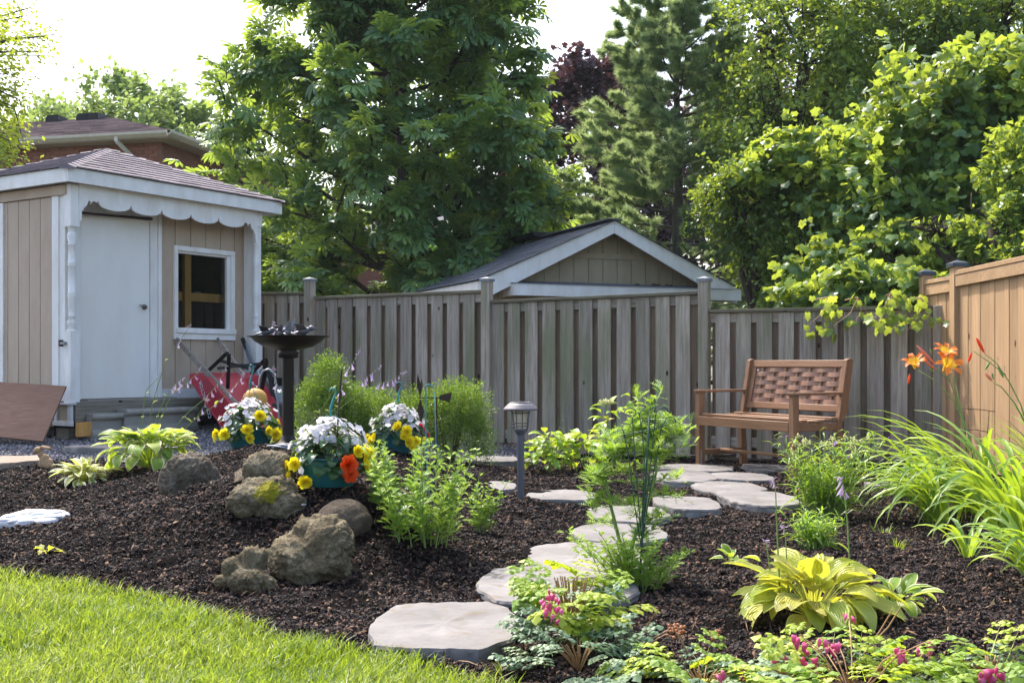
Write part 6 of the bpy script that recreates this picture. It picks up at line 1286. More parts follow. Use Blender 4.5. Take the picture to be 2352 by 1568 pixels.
def frames(ld, g_, up=(0, 0, 1), tw=.6):
    n = len(ld); u = np.tile(np.array(up, float), (n, 1)) + g_.normal(size=(n, 3)) * tw; x = np.cross(ld, u); x /= np.linalg.norm(x, axis=1)[:, None] + 1e-9; z = np.cross(x, ld); return np.stack([x, ld, z], -1)
def leaves(parent, name, P, ld, size, mat, tmpl, g_, tw=.6, tint=None, kind="stuff"):
    return inst_mesh(name, tmpl, P, frames(ld, g_, tw=tw), size, mat, parent, tint=g_.random(len(P)) if tint is None else tint, kind=kind)
bwp = W(760, 1030, 9.0)
boxwood("tall conical boxwood shrub directly behind the bird bath", (bwp.x, bwp.y, .06), [(0,0,.30,.27,.24,.32),(-.02,0,.60,.13,.14,.24),(-.1,0,.46,.17,.18,.18),(.13,.1,.40,.17,.2,.2),(.2,.1,.2,.16,.16,.2)], 26000, 81)
bwp = W(865, 1030, 9.3); boxwood("low dark boxwood shrub filling the gap between the tall and the broad one", (bwp.x, bwp.y, .06), [(0,0,.25,.24,.22,.28),(-.15,.05,.3,.2,.2,.24)], 12000, 82)
bwp = W(1035, 1040, 9.2); boxwood("broad boxwood shrub with bright new tips behind the arrow vane", (bwp.x, bwp.y, .0), [(0,0,.3,.26,.26,.33),(.06,0,.42,.24,.22,.26),(-.2,.05,.35,.26,.2,.26),(.12,0,.2,.2,.2,.26),(-.32,.1,.38,.16,.18,.18)], 30000, 83)
# ================================================================ TREES
PALM = []
def palm_template():
    V, Fs = [], []
    for i, a in enumerate((-2.0, -1.25, -.6, 0, .6, 1.25, 2.0)):
        L = (.62, .82, .95, 1.0, .95, .82, .62)[i]; d = np.array([math.sin(a), math.cos(a), 0]); s = np.array([math.cos(a), -math.sin(a), 0]); b = len(V)
        for u, w_, z in ((0, 0, 0), (.4, -.08, -.03), (.4, .08, -.03), (.75, -.16, -.14), (.75, .16, -.14), (1, 0, -.30), (.4, 0, .0), (.75, 0, -.10)): V.append(d * u * L + s * w_ + np.array([0, 0, z]))
        Fs += [(b, b+6, b+1), (b, b+2, b+6), (b+1, b+6, b+7), (b+1, b+7, b+3), (b+6, b+2, b+4), (b+6, b+4, b+7), (b+3, b+7, b+5), (b+7, b+4, b+5)]
    return np.array(V), np.array(Fs)
PALM = palm_template()
def grape_template():
    pts = [(0,.05),(-.28,-.12),(-.5,.12),(-.42,.4),(-.55,.58),(-.28,.66),(0,1.0),(.28,.66),(.55,.58),(.42,.4),(.5,.12),(.28,-.12)]
    V = [(0,.35,.05)] + [(x, y, -.12 * (x * x + (y - .35) ** 2)) for x, y in pts]; n = len(pts); return np.array(V), np.array([(0, (i + 1) % n + 1, i + 1) for i in range(n)])
GRAPE = grape_template()
def limbs(t, base_h, top_h, rad, n, g_, z0, up=.35, twigs=7, trunk_r=.1, lean=(0, 0), mat='bark', name="limb", sub=True, rmin=.25, zero_trunk=False):
    """trunk and limbs; returns anchor points and directions for leaves"""
    A, Dn = [], []
    tp = [Vector((lean[0] * u + .02 * math.sin(u * 7), lean[1] * u + .02 * math.cos(u * 5), top_h * u)) for u in [i / 12 for i in range(13)]]
    if not zero_trunk: MB().tube([(-0, 0, -.3)] + tp, [trunk_r * 1.15] + [trunk_r * (1 - .85 * i / 12) for i in range(13)], 10).build("trunk", M[mat], t, smooth=True)
    for i in range(n):
        u = (i + .5) / n; zb = z0 + (top_h - z0) * u ** .9; az = i * 2.4 + g_.uniform(-.4, .4); r_ = rad(zb, az) * g_.uniform(.8, 1.08); zs = max(.2 * z0, zb - r_ * up); x = zs / top_h * 12; j = min(int(x), 11); p0 = tp[j].lerp(tp[j + 1], x - j); d = Vector((math.cos(az), math.sin(az), 0)); p3 = Vector((tp[j].x, tp[j].y, 0)) + d * r_ + Vector((0, 0, zb + r_ * g_.uniform(-.08, .12)))
        c1 = p0.lerp(p3, .35) + Vector((0, 0, -.04 * r_)) + Vector(g_.normal(size=3) * .05 * r_); c2 = p0.lerp(p3, .7) + Vector(g_.normal(size=3) * .06 * r_); P = [p0, c1, c2, p3]
        def cv(s_): x_ = s_ * 3; k = min(int(x_), 2); return P[k].lerp(P[k + 1], x_ - k)
        m = MB(); lr = trunk_r * (.16 + .3 * (1 - u)); m.tube([cv(s_ / 6) for s_ in range(7)], [lr * (1 - .85 * s_ / 6) for s_ in range(7)], 5)
        for k in range(twigs):
            s_ = rmin + (1 - rmin) * (k + g_.random()) / twigs; q_ = cv(s_); dv = (Vector(g_.normal(size=3)) * .55 + d * .8 + Vector((0, 0, .25))).normalized(); tl = r_ * g_.uniform(.14, .32) * (1.1 - .4 * s_) + .08
            e = q_ + dv * tl; m.tube([q_, q_.lerp(e, .5) + Vector((0, 0, .02)), e], [lr * .35, lr * .25, .004], 4)
            for s2 in (.3, .5, .7, .85, 1.0): A.append(q_.lerp(e, s2)); Dn.append(dv)
        for s2 in (.6, .75, .9, 1.0): A.append(cv(s2)); Dn.append(d)
        m.build(name, M[mat], t)
    return np.array([a[:] for a in A]), np.array([a[:] for a in Dn])
def leafparts(t, P, ld, size, mat, tmpl, g_, nparts, tw=.5, keep="near", name="leaf", crown="crown", tint=None):
    """the leaves that show largest become parts of their own, the rest one crown"""
    w0 = P + np.array(t.location); score = size / w0[:, 1] * (1 + .0 * w0[:, 0]); pxx = 1176 + F * w0[:, 0] / w0[:, 1]; pyy = 835 - F * (w0[:, 2] - EYE) / w0[:, 1]
    score = np.where((pxx > 0) & (pxx < 2352) & (pyy > 0) & (pyy < 1568), score, 0); score = score * (1.0 + .5 * (-ld[:, 1]).clip(0, 1)); order = np.argsort(-score); sel = order[:nparts]; rest = order[nparts:]
    Fm = frames(ld, g_, tw=tw); tint = g_.random(len(P)) if tint is None else tint
    inst_mesh(crown, tmpl, P[rest], Fm[rest], size[rest], mat, t, tint=tint[rest])
    me = npmesh(name, tmpl[0], tmpl[1], mat, False)
    for i in sel: link(name, me, t, P[i], Matrix(Fm[i].tolist()), float(size[i]))
def near_noise(n, g_, s): return g_.normal(size=(n, 3)) * s

# --- horse chestnut
g_ = np.random.default_rng(101); tp = W(918, 668, 18.0); t = thing("chestnut_tree", "big horse chestnut tree with large fan-shaped leaves behind the fence", "tree", (tp.x, tp.y, 0))
def rad(z, az): return float(np.interp(z, [1.3, 2.1, 3.2, 3.8, 4.3, 5.1, 6.1, 7.0, 8.4, 9.7], [1.95, 2.35, 2.8, 3.45, 2.9, 2.35, 2.2, 1.95, 1.5, .3])) * (1.0 + .06 * math.sin(az * 3) - .06 * math.cos(az))
A, Dn = limbs(t, 0, 9.4, rad, 90, g_, 1.1, .3, 10, .15, (.1, 0))
n = 13000; idx = g_.integers(0, len(A), n); P = A[idx] + near_noise(n, g_, .10) + np.array([0, 0, .02]); ld = Dn[idx] + g_.normal(size=(n, 3)) * .45; ld[:, 2] -= .15; ld /= np.linalg.norm(ld, axis=1)[:, None]
ok = P[:, 2] > .9; P, ld = P[ok], ld[ok]; leafparts(t, P, ld, .18 + .10 * g_.random(len(P)), M['L_chest'], PALM, g_, 300, tw=.28)
D_, Fc_ = ico(1); nut = npmesh("conker", D_ * .028, Fc_, M['L_hyd'], True)
for px, py in ((797, 217),(801, 221),(989, 567),(995, 573),(1000, 568)):
    p = W(px, py, 13.3) - Vector(t.location); link("conker", nut, t, p)
# --- purple maple
g_ = np.random.default_rng(102); tp = W(1375, 668, 26); t = thing("maple_tree", "dark purple-leaved maple tree behind the pine", "tree", (tp.x, tp.y, 0))
def rad(z, az): return float(np.interp(z, [1, 3, 6, 7.0, 7.7, 8.3], [1.8, 2.4, 1.9, 1.3, .8, .2]))
A, Dn = limbs(t, 0, 7.9, rad, 46, g_, 1.5, .8, 6, .18)
n = 22000; idx = g_.integers(0, len(A), n); P = A[idx] + near_noise(n, g_, .15); ld = Dn[idx] + g_.normal(size=(n, 3)) * .8; ld /= np.linalg.norm(ld, axis=1)[:, None]; leaves(t, "crown", P, ld, .10 + .06 * g_.random(n), M['L_maple'], GRAPE, g_)
g_ = np.random.default_rng(103); tp = W(1700, 668, 27); t = thing("maple_tree", "second purple-leaved maple showing right of the pine trunk", "tree", (tp.x, tp.y, 0))
A, Dn = limbs(t, 0, 8.6, lambda z, az: float(np.interp(z, [1, 4, 7, 8.6], [2.6, 2.8, 1.8, .4])), 36, g_, 1.5, .6, 6, .18)
n = 9000; idx = g_.integers(0, len(A), n); P = A[idx] + near_noise(n, g_, .2); ld = Dn[idx] + g_.normal(size=(n, 3)) * .8; ld /= np.linalg.norm(ld, axis=1)[:, None]; leaves(t, "crown", P, ld, .11 + .06 * g_.random(n), M['L_maple'], GRAPE, g_)
# --- white pine
def pine(label, px, Y, top, rfun, seed, ntier, ntuft, nl=.13, wd=.0042):
    g_ = np.random.default_rng(seed); tp = W(px, 668, Y); t = thing("pine_tree", label, "tree", (tp.x, tp.y, 0)); A, Dn = [], []
    MB().tube([(.02 * math.sin(i), 0, top * i / 14 - .2) for i in range(15)], [.15 * (1 - .88 * i / 14) for i in range(15)], 9).build("trunk", M['bark_grey'], t, smooth=True)
    for k in range(ntier):
        z = .8 + (top - 1.0) * (k / ntier) ** .95; nb = g_.integers(4, 7)
        for j in range(nb):
            az = j * 6.283 / nb + g_.uniform(-.4, .4) + k; r_ = rfun(z) * g_.uniform(.75, 1.1); d = Vector((math.cos(az), math.sin(az), 0)); upw = .18 + .5 * (z / top) ** 2; P = [Vector((0, 0, z)) + d * r_ * u + Vector((0, 0, r_ * (upw * u * u + .05 * u) + g_.normal() * .02)) for u in (0, .33, .66, 1)]; m = MB(); m.tube(P, [.026, .02, .013, .005], 5)
            def cv(s_): x_ = s_ * 3; kk = min(int(x_), 2); return P[kk].lerp(P[kk + 1], x_ - kk)
            for q_ in range(int(7 + r_ * 5)):
                s_ = .22 + .78 * g_.random() ** .8; p = cv(s_); sd__ = Vector((-d.y, d.x, 0)) * (1 if q_ % 2 else -1); dv = (d * g_.uniform(.4, 1) + sd__ * g_.uniform(.3, 1) + Vector((0, 0, g_.uniform(-.1, .5)))).normalized(); L = r_ * g_.uniform(.12, .36) * (1.15 - .5 * s_) + .06; e = p + dv * L; m.tube([p, e], [.007, .003], 4)
                for s2 in np.linspace(.25, 1, 6): A.append(p.lerp(e, s2)); Dn.append(dv)
            A.append(P[-1]); Dn.append(d)
            m.build("limb", M['bark_grey'], t)
    A = np.array([a[:] for a in A]); Dn = np.array([a[:] for a in Dn]); idx = g_.integers(0, len(A), ntuft); c = A[idx] + g_.normal(size=(ntuft, 3)) * .02; per = 26
    cc = np.repeat(c, per, 0); dd = np.repeat(Dn[idx], per, 0) * .8 + g_.normal(size=(ntuft * per, 3)) * .42 + np.array([0, 0, .12]); dd /= np.linalg.norm(dd, axis=1)[:, None]; L = nl * (.6 + .5 * g_.random(ntuft * per)); sd__ = np.cross(dd, g_.normal(size=dd.shape)); sd__ /= np.linalg.norm(sd__, axis=1)[:, None]; sd__ *= wd
    V = np.stack([cc - sd__, cc + sd__, cc + dd * L[:, None]], 1).reshape(-1, 3); f = np.arange(len(V)).reshape(-1, 3); o = link("needle_crown", npmesh("needle_crown", V, f, M['L_pine'], False, np.repeat(np.repeat(g_.random(ntuft), per), 3)), t); o["kind"] = "stuff"
M['bark_grey'] = wood('grey_bark', [(.3, lin('#3c3a36')), (.5, lin('#66635c')), (.75, lin('#8a877d'))], 'Z', .6, .95, False, .1, bumpv=1)
pine("tall soft-needled white pine rising behind the gabled outbuilding", 1556, 19.0, 7.6, lambda z: float(np.interp(z, [0, 2, 3.4, 4.6, 5.6, 6.4, 7.6], [2.6, 2.35, 1.75, 1.35, 1.15, .9, .3])), 104, 24, 30000, .14, .0055)
# --- far trees behind the house at left
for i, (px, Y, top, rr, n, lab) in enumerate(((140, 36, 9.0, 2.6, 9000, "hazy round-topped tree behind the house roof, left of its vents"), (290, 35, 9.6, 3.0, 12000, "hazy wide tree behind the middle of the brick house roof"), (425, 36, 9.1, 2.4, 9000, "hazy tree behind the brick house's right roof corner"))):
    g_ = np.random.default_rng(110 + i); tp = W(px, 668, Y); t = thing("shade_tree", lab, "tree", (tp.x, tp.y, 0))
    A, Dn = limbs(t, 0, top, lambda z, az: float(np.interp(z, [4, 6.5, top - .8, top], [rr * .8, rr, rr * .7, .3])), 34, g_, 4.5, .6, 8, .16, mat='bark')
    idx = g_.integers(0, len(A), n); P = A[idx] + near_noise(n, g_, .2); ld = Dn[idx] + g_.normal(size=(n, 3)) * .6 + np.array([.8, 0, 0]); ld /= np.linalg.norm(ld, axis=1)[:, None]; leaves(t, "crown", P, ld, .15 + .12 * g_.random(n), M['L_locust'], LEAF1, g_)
# --- birch-like tree at the left edge
g_ = np.random.default_rng(120); tp = W(-150, 668, 14.0); t = thing("lime_tree", "leafy pale green tree hanging in at the upper left edge", "tree", (tp.x, tp.y, 0))
PP, DD = [], []
for px0, py0, px1, py1 in ((-90, 150, 130, 82), (-90, 110, 72, 30), (-100, 170, 105, 125), (-90, 215, 60, 160), (-60, 230, 40, 215), (-90, 120, 15, 70), (-60, 290, 52, 275), (-80, 330, 45, 315), (-60, 360, 40, 350), (-70, 380, 25, 385), (-100, 250, 40, 250)):
    for k in range(3):
        Y = 13.4 + g_.uniform(-.7, .9); a = W(px0, py0, Y) - Vector(t.location); b = W(px1 + g_.uniform(-25, 8), py1 + g_.uniform(-15, 15), Y) - Vector(t.location); mid = a.lerp(b, .5) + Vector((0, 0, .12)); m = MB(); m.tube([Vector((0, 0, a.z - .5)), a, mid, b, b + Vector((.05, 0, -.18))], [.05, .02, .012, .006, .003], 5); m.build("limb", M['bark'], t)
        for q_ in range(130):
            u = g_.random() ** .7; p = a.lerp(b, u) + Vector((0, 0, .12 * math.sin(math.pi * u))) + Vector(g_.normal(size=3) * .11); PP.append(p[:]); DD.append((b - a).normalized()[:])
MB().tube([(0, 0, -.3), (0, 0, 3), (.1, 0, 6)], [.18, .12, .04], 9).build("trunk", M['bark'], t, smooth=True)
P = np.array(PP); ld = np.array(DD) + g_.normal(size=P.shape) * .6 + np.array([.2, 0, -.7]); ld /= np.linalg.norm(ld, axis=1)[:, None]; leafparts(t, P, ld, .045 + .03 * g_.random(len(P)), M['L_birch'], LEAF2, g_, 200)

# --- leafy masses on the right
def mass(name, label, cat, origin, lobes, n, size, mat, tmpl, seed, nlimb=14, nparts=0, out=.35, down=.3, twigs=True, hollow=.45, group=None, trunk=True, tw=.6, lumps=.25, gap=.42):
    g_ = np.random.default_rng(seed); t = thing(name, label, cat, tuple(origin), 0, group); L_ = np.array(lobes, float)
    wts = L_[:, 3] * L_[:, 5] + L_[:, 3] * L_[:, 4]; wts /= wts.sum(); m_ = int(n * 3.2); idx = g_.choice(len(L_), m_, p=wts); d = g_.normal(size=(m_, 3)); d /= np.linalg.norm(d, axis=1)[:, None]
    edge = 1 + lumps * 2.2 * (vn3(d + idx[:, None] * 7.7, 2.3, seed) - .5) + lumps * 1.2 * (vn3(d + idx[:, None] * 3.1, 5.5, seed + 1) - .5)
    k = (1 - hollow * g_.random(m_) ** 1.5) * edge; P = L_[idx, :3] + d * L_[idx, 3:] * k[:, None]
    # clumping: leaves gather round twigs, gaps open between them
    cl = .6 * vn3(P, 2.6, seed) + .4 * vn3(P, 6.5, seed + 2); keep = g_.random(m_) < np.clip((cl - gap) * 7.0, .03, 1); P, d = P[keep][:n], d[keep][:n]
    # young shoots standing out of the surface
    ns = max(6, n // 260); j = g_.choice(len(P), ns); per = 12; u_ = np.tile(np.linspace(.1, 1, per), ns); dd_ = np.repeat(d[j] * .8 + g_.normal(size=(ns, 3)) * .5 + np.array([0, 0, .5]), per, 0); dd_ /= np.linalg.norm(dd_, axis=1)[:, None]; ln_ = np.repeat(.18 + .4 * g_.random(ns), per)
    P = np.vstack([P, np.repeat(P[j], per, 0) + dd_ * (u_ * ln_)[:, None] + g_.normal(size=(ns * per, 3)) * size * .3 - np.array([0, 0, 1]) * (u_ ** 2 * ln_ * .35)[:, None]]); d = np.vstack([d, dd_])
    ld = d * out + g_.normal(size=P.shape) * .5 + np.array([0, -.25, -down]); ld /= np.linalg.norm(ld, axis=1)[:, None]; s = size * (.5 + .85 * g_.random(len(P))); tn = np.clip((vn3(P, 1.3, seed + 5) - .5) * 1.5 + .12 + .62 * g_.random(len(P)), 0, .98)
    if nparts: leafparts(t, P, ld, s, M[mat], tmpl, g_, nparts, tw=tw, tint=tn)
    else: leaves(t, "crown", P, ld, s, M[mat], tmpl, g_, tw=tw, tint=tn)
    b = L_[:, :3].mean(0)
    if trunk:
        MB().tube([(0, 0, -.2), (b[0] * .3, b[1] * .3, b[2] * .5), (b[0], b[1], b[2])], [.12, .09, .05], 8).build("trunk", M['bark'], t, smooth=True)
        for i in range(nlimb):
            j = g_.choice(len(L_), p=wts); dd = g_.normal(size=3); dd[1] -= .5; dd[2] = abs(dd[2]) * .6; dd /= np.linalg.norm(dd); e = L_[j, :3] + dd * L_[j, 3:] * .93; s0 = Vector((b[0] * .5, b[1] * .5, b[2] * .6)); c = Vector(L_[j, :3]) - Vector(dd) * .1; e = Vector(e); m = MB(); m.tube([s0, s0.lerp(c, .55) + Vector(g_.normal(size=3) * .1), c, c.lerp(e, .55), e], [.05, .035, .025, .014, .005], 5)
            for q_ in range(5):
                p = c.lerp(e, g_.random()); dv = Vector(g_.normal(size=3)).normalized() * g_.uniform(.15, .4) * float(L_[j, 3]); m.tube([p, p + dv * .5 + Vector((0, 0, .03)), p + dv], [.01, .007, .003], 4)
            m.build("limb", M['bark'], t)
    return t
def LB(px, py, Y, rpx, rpy, ry, org): p = W(px, py, Y) - Vector(org); return (p.x, p.y, p.z, rpx / F * Y, ry, rpy / F * Y)
o = (4.0, 17.5, 0); mass("fruit_tree", "airy small-leaved tree with dark branches filling the sky right of the pine", "tree", o, [LB(1850, 150, 17, 190, 200, 1.4, o), LB(1760, 300, 17, 140, 160, 1.2, o), LB(1960, 60, 17, 170, 160, 1.4, o), LB(1980, 280, 17, 170, 150, 1.4, o), LB(1760, 60, 17.5, 110, 120, 1.1, o), LB(1840, 430, 17, 170, 130, 1.4, o), LB(1700, 430, 17.3, 90, 110, 1, o)], 46000, .085, 'L_small', LEAF1, 201, 46, 0, hollow=.7, gap=.46, lumps=.3)
o = (6.8, 16.5, 0); mass("fruit_tree", "bright small-leaved tree at the upper right, behind the grape vines", "tree", o, [LB(2150, 60, 16, 150, 130, 1.3, o), LB(2300, 60, 16, 150, 150, 1.3, o), LB(2180, 220, 16.3, 150, 140, 1.3, o), LB(2320, 250, 16.3, 140, 150, 1.3, o), LB(2200, 420, 16.3, 190, 150, 1.3, o)], 30000, .095, 'L_small', LEAF1, 202, 24, 0, hollow=.7, gap=.42)
o = (2.6, 13.4, 0); mass("plum_shrub", "dense small round-leaved shrub rising over the fence right of the gabled outbuilding", "shrub", o, [LB(1720, 480, 13, 118, 92, .8, o), LB(1830, 440, 13, 130, 130, .9, o), LB(1790, 590, 13, 90, 100, .8, o), LB(1880, 600, 13, 130, 120, .9, o), LB(1680, 430, 13, 72, 42, .5, o), LB(1825, 690, 12.8, 85, 60, .7, o)], 46000, .058, 'L_small', LEAF2, 203, 22, 0, hollow=.55, gap=.38, lumps=.35)
o = (4.4, 12.4, 0); mass("grape_vine", "grape vine cloaking the tall shrub with broad yellow-green leaves above the fence", "vine", o, [LB(1990, 450, 12, 150, 130, .8, o), LB(2110, 300, 12, 140, 150, .8, o), LB(2230, 220, 12, 150, 110, .8, o), LB(2060, 580, 11.8, 150, 120, .8, o), LB(1980, 640, 11.6, 80, 75, .5, o), LB(2200, 450, 12, 150, 130, .8, o), LB(2330, 300, 12, 120, 180, .8, o), LB(2120, 665, 11.3, 60, 40, .35, o), LB(1975, 655, 10.15, 85, 62, .32, o), LB(2085, 665, 9.95, 78, 58, .3, o), LB(1870, 680, 10.5, 80, 38, .3, o), LB(1900, 625, 11.2, 110, 70, .4, o), LB(2060, 600, 10.8, 120, 70, .4, o)], 21000, .095, 'L_grape', GRAPE, 204, 18, 300, hollow=.55, down=.55, gap=.34, lumps=.45)
o = (3.2, 12.6, 0); mass("grape_vine", "lighter grape vine draped over the top of the round-leaved shrub", "vine", o, [LB(1830, 350, 12.4, 105, 55, .5, o), LB(1920, 390, 12.4, 100, 80, .5, o), LB(1760, 390, 12.4, 60, 40, .4, o)], 2600, .085, 'L_grape', GRAPE, 205, 5, 150, hollow=.5, down=.4, gap=.4, trunk=True)
o = (4.6, 10.4, 0); mass("honeysuckle", "oval-leaved climber overhanging the cedar fence at the right edge", "climber", o, [LB(2300, 520, 10.2, 110, 75, .5, o), LB(2330, 400, 10.2, 70, 120, .5, o), LB(2150, 530, 10.6, 100, 35, .4, o), LB(2340, 560, 9.9, 60, 45, .4, o)], 5200, .075, 'L_grape', LEAF2, 206, 10, 300, hollow=.6, down=.2, gap=.42)
# dark leaves added behind the fences, their colour standing in for deep shade
o = (5.0, 13.6, 0); mass("shade_filler", "dark dense hedge standing in for deep shade between vines and cedar fence", "filler", o, [LB(2200, 600, 13, 170, 110, .8, o), LB(2060, 640, 13.2, 120, 100, .8, o), LB(2330, 620, 12.8, 120, 120, .8, o), LB(1880, 690, 13.6, 160, 90, .8, o)], 16000, .10, 'L_dark', LEAF2, 207, 6, 0, hollow=.8, gap=.2)
for i, (px, py, Y, n, L, lab) in enumerate(((1905, 690, 9.68, 13, .40, "grape vine tendril hanging over the fence top above the bench"), (2050, 680, 9.32, 17, .34, "thick grape vine trail hanging over the dark fence boards"), (1975, 690, 9.48, 8, .25, "grape vine trail between the two hanging ones"), (2120, 690, 9.2, 11, .28, "grape leaves drooping over the fence by the cedar post"))):
    p = W(px, py, Y); t = thing("vine_trail", lab, "vine", tuple(p), 0, "grape vine trails over the fence"); me = npmesh("leaf", GRAPE[0], GRAPE[1], M['L_grape'], False)
    for k in range(3):
        e = Vector((rnd.uniform(-.18, .12) - .05, rnd.uniform(-.06, .03), -L * rnd.uniform(.5, 1.0))); m = MB(); m.tube([(rnd.uniform(-.1, .1), .30, .02), (0, .05, .03), tuple(e * .5 + Vector((.03, 0, 0))), tuple(e)], [.004, .004, .003, .002], 4); m.build("stem", M['stem_red'], t)
    for k in range(n * 2):
        u = rnd.random(); link("leaf", me, t, (rnd.gauss(-.05 * u, .11), rnd.uniform(-.08, .05) + .15 * (1 - u) * (u < .2), .06 - u * L), Matrix.Rotation(rnd.uniform(-.9, .9), 3, 'Z') @ Matrix.Rotation(R(-90) + rnd.uniform(-.6, .8), 3, 'X') @ Matrix.Rotation(rnd.uniform(-.6, .6), 3, 'Y'), rnd.uniform(.045, .095))

# ================================================================ NEIGHBOUR'S GABLED OUTBUILDING
NX = Vector((.924, .382, 0)); NO = Vector((-.39, 13.5, 0)); NA = math.atan2(NX.y, NX.x); ob = thing("gabled_outbuilding", "neighbour's gabled outbuilding with white fascia and olive siding behind the fence", "outbuilding", tuple(NO), NA)
WD, DP, EZ, RZ = 3.63, 3.3, 1.86, 2.66
def nb(name, x0, x1, y0, y1, z0, z1, mat, parent=ob, bevel=0.0): m = MB(); m.box(((x0 + x1) / 2, (y0 + y1) / 2, (z0 + z1) / 2), (x1 - x0, y1 - y0, z1 - z0)); return m.build(name, M[mat], parent, bevel=bevel)
nb("wall", .35, .37, .32, DP - .2, 0, EZ - .05, 'tan2'); nb("wall", WD - .37, WD - .35, .32, DP - .2, 0, EZ - .05, 'tan2'); nb("wall", .37, WD - .37, DP - .22, DP - .2, 0, EZ, 'tan2')
slope = (RZ - EZ) / (WD / 2)
def rz(x): return EZ + slope * (x if x < WD / 2 else WD - x)
x = .36
m = MB(); m.add([(.3, .31, 0), (WD - .3, .31, 0), (WD - .3, .31, rz(WD - .3) - .06), (WD / 2, .31, RZ - .06), (.3, .31, rz(.3) - .06)], [(0, 1, 2, 3, 4)]); m.build("gable_backing", M['tan2'], ob)
while x < WD - .36:
    x2 = min(x + .205, WD - .34); a, b = rz(x) - .085, rz(x2) - .085; mid = RZ - .085 if x < WD / 2 < x2 else None
    zc = 2.24
    for lo, hi in ((0, min(zc - .035, 9)), (zc + .035, 9)):
        A_, B_ = min(a, hi), min(b, hi)
        if max(A_, B_) <= lo + .01: continue
        pts = [(x + .004, lo), (x2 - .004, lo), (x2 - .004, max(lo, B_))] + ([(WD / 2, min(mid, hi))] if mid and mid > max(A_, B_) else []) + [(x + .004, max(lo, A_))]
        MB().prism(pts, lambda u, v, s: (u, .30 - (0 if s else .016), v)).build("siding_board", M['tan2'], ob)
    x = x2
nb("gable_batten", WD / 2 - .78, WD / 2 + .78, .27, .285, 2.205, 2.275, 'tan2')
for sgn in (1, -1):   # barge boards, roof slopes, soffits
    X = (lambda u: u) if sgn == 1 else (lambda u: WD - u)
    MB().prism([(0, EZ - .20), (.1, EZ - .20 + .0), (WD / 2 - (.003 if sgn == 1 else -.0), RZ - .155), (WD / 2 - .003, RZ), (0, EZ)], lambda u, v, s, X=X: (X(u), .0 if s else .03, v)).build("barge_board", M['white'], ob)
    MB().add([(X(0.02), .03, EZ - .06), (X(WD / 2), .03, RZ - .06), (X(WD / 2), .30, RZ - .06), (X(.02), .30, EZ - .06)], [(0, 1, 2, 3)]).build("soffit_panel", M['soffit'], ob)
    A_, B_ = (Vector((0 - .03, DP, EZ)), Vector((-.03, -.03, EZ))) if sgn == 1 else (Vector((WD + .03, -.03, EZ)), Vector((WD + .03, DP, EZ))); tA, tB = (Vector((WD / 2, DP, RZ)), Vector((WD / 2, -.03, RZ))) if sgn == 1 else (Vector((WD / 2, -.03, RZ)), Vector((WD / 2, DP, RZ)))
    MB().add([A_, B_, tB, tA], [(0, 1, 2, 3)]).build("roof_slope", M['shingle_grey'], ob)
    if sgn == 1: shingle_field(A_ + Vector((0, 0, .002)), B_ + Vector((0, 0, .002)), tA, tB, 15, .32, ob, M['shingle_grey'], rise=.004, lift=.008)
    nb("eave_fascia", X(0) - .01 if sgn == 1 else X(0) - .01, X(0) + .01, .03, DP, EZ - .13, EZ - .005, 'white')
MB().bar((WD / 2, -.02, RZ + .02), (WD / 2, DP, RZ + .02), .2, .012).build("ridge_cap", M['shingle_grey'], ob)
v1 = MB(); v1.box((WD / 2 - .05, 2.55, RZ + .05), (.26, .85, .07)); v1.build("ridge_vent", M['metal_black'], ob, bevel=.01)
nb("pent_fascia", .42, WD - .02, -.12, -.10, EZ - .17, EZ - .03, 'white'); m = MB(); m.add([(.40, -.13, EZ - .03), (WD, -.13, EZ - .03), (WD, .29, EZ + .035), (.40, .29, EZ + .035)], [(0, 1, 2, 3)]); m.build("pent_roof", M['shingle_grey'], ob)
nb("pent_soffit", .42, WD - .02, -.10, .3, EZ - .165, EZ - .15, 'soffit'); nb("pent_end", .41, .43, -.10, .3, EZ - .17, EZ - .03, 'white')
nb("front_wall", .37, WD - .37, .32, .34, 0, EZ, 'tan2')
for k in range(22):
    m = MB(); x = .6 + rnd.uniform(1.7, 2.4) - .2; m.box((x, .1 + rnd.uniform(-.1, .1), EZ + .02), (rnd.uniform(.03, .06), .03, .02), Matrix.Rotation(rnd.uniform(0, 3), 3, 'Z')); 
    if k < 6: m.build("dry_leaf", M['twig'], ob)

# ================================================================ BRICK HOUSES
HX = Vector((-.9716, .2366, 0)); HC = W(389, 301, 23.0); HO = Vector((HC.x, HC.y, 0)); HA = math.atan2(HX.y, HX.x)   # local x to the left, y ... away is -y side
hs = thing("brick_house", "red brick house with brown hipped roof and cream gutter behind the shed", "house", tuple(HO), HA)
# local: x along the eave to the left, -y away from the camera
EH, LH, DH = HC.z, 11.0, 8.0
def hb(name, x0, x1, y0, y1, z0, z1, mat, parent=hs): m = MB(); m.box(((x0 + x1) / 2, (y0 + y1) / 2, (z0 + z1) / 2), (x1 - x0, y1 - y0, z1 - z0)); return m.build(name, M[mat], parent)
ov = .42
wallm = hb("wall", ov + .012, LH - ov, -DH + ov, -ov - .012, EH - 1.62, EH - .12, 'mortar')
lower = hb("lower_wall", ov + .002, LH - ov, -DH + ov, -ov - .002, 0, EH - 1.63, 'brickwall')
q = random.Random(5)
z = EH - .13 - .072; row = 0
brm = []
while z > EH - 1.15:
    x = ov - (.11 if row % 2 else 0)
    while x < 5.2:
        w_ = .205; x0, x1 = max(x, ov), min(x + w_, 5.2)
        if x1 - x0 > .04: m = MB(); m.box(((x0 + x1) / 2, -ov - .004, z + .031), (x1 - x0 - .012, .02, .062)); brm.append(m)
        x += w_ + .0
    z -= .0745; row += 1
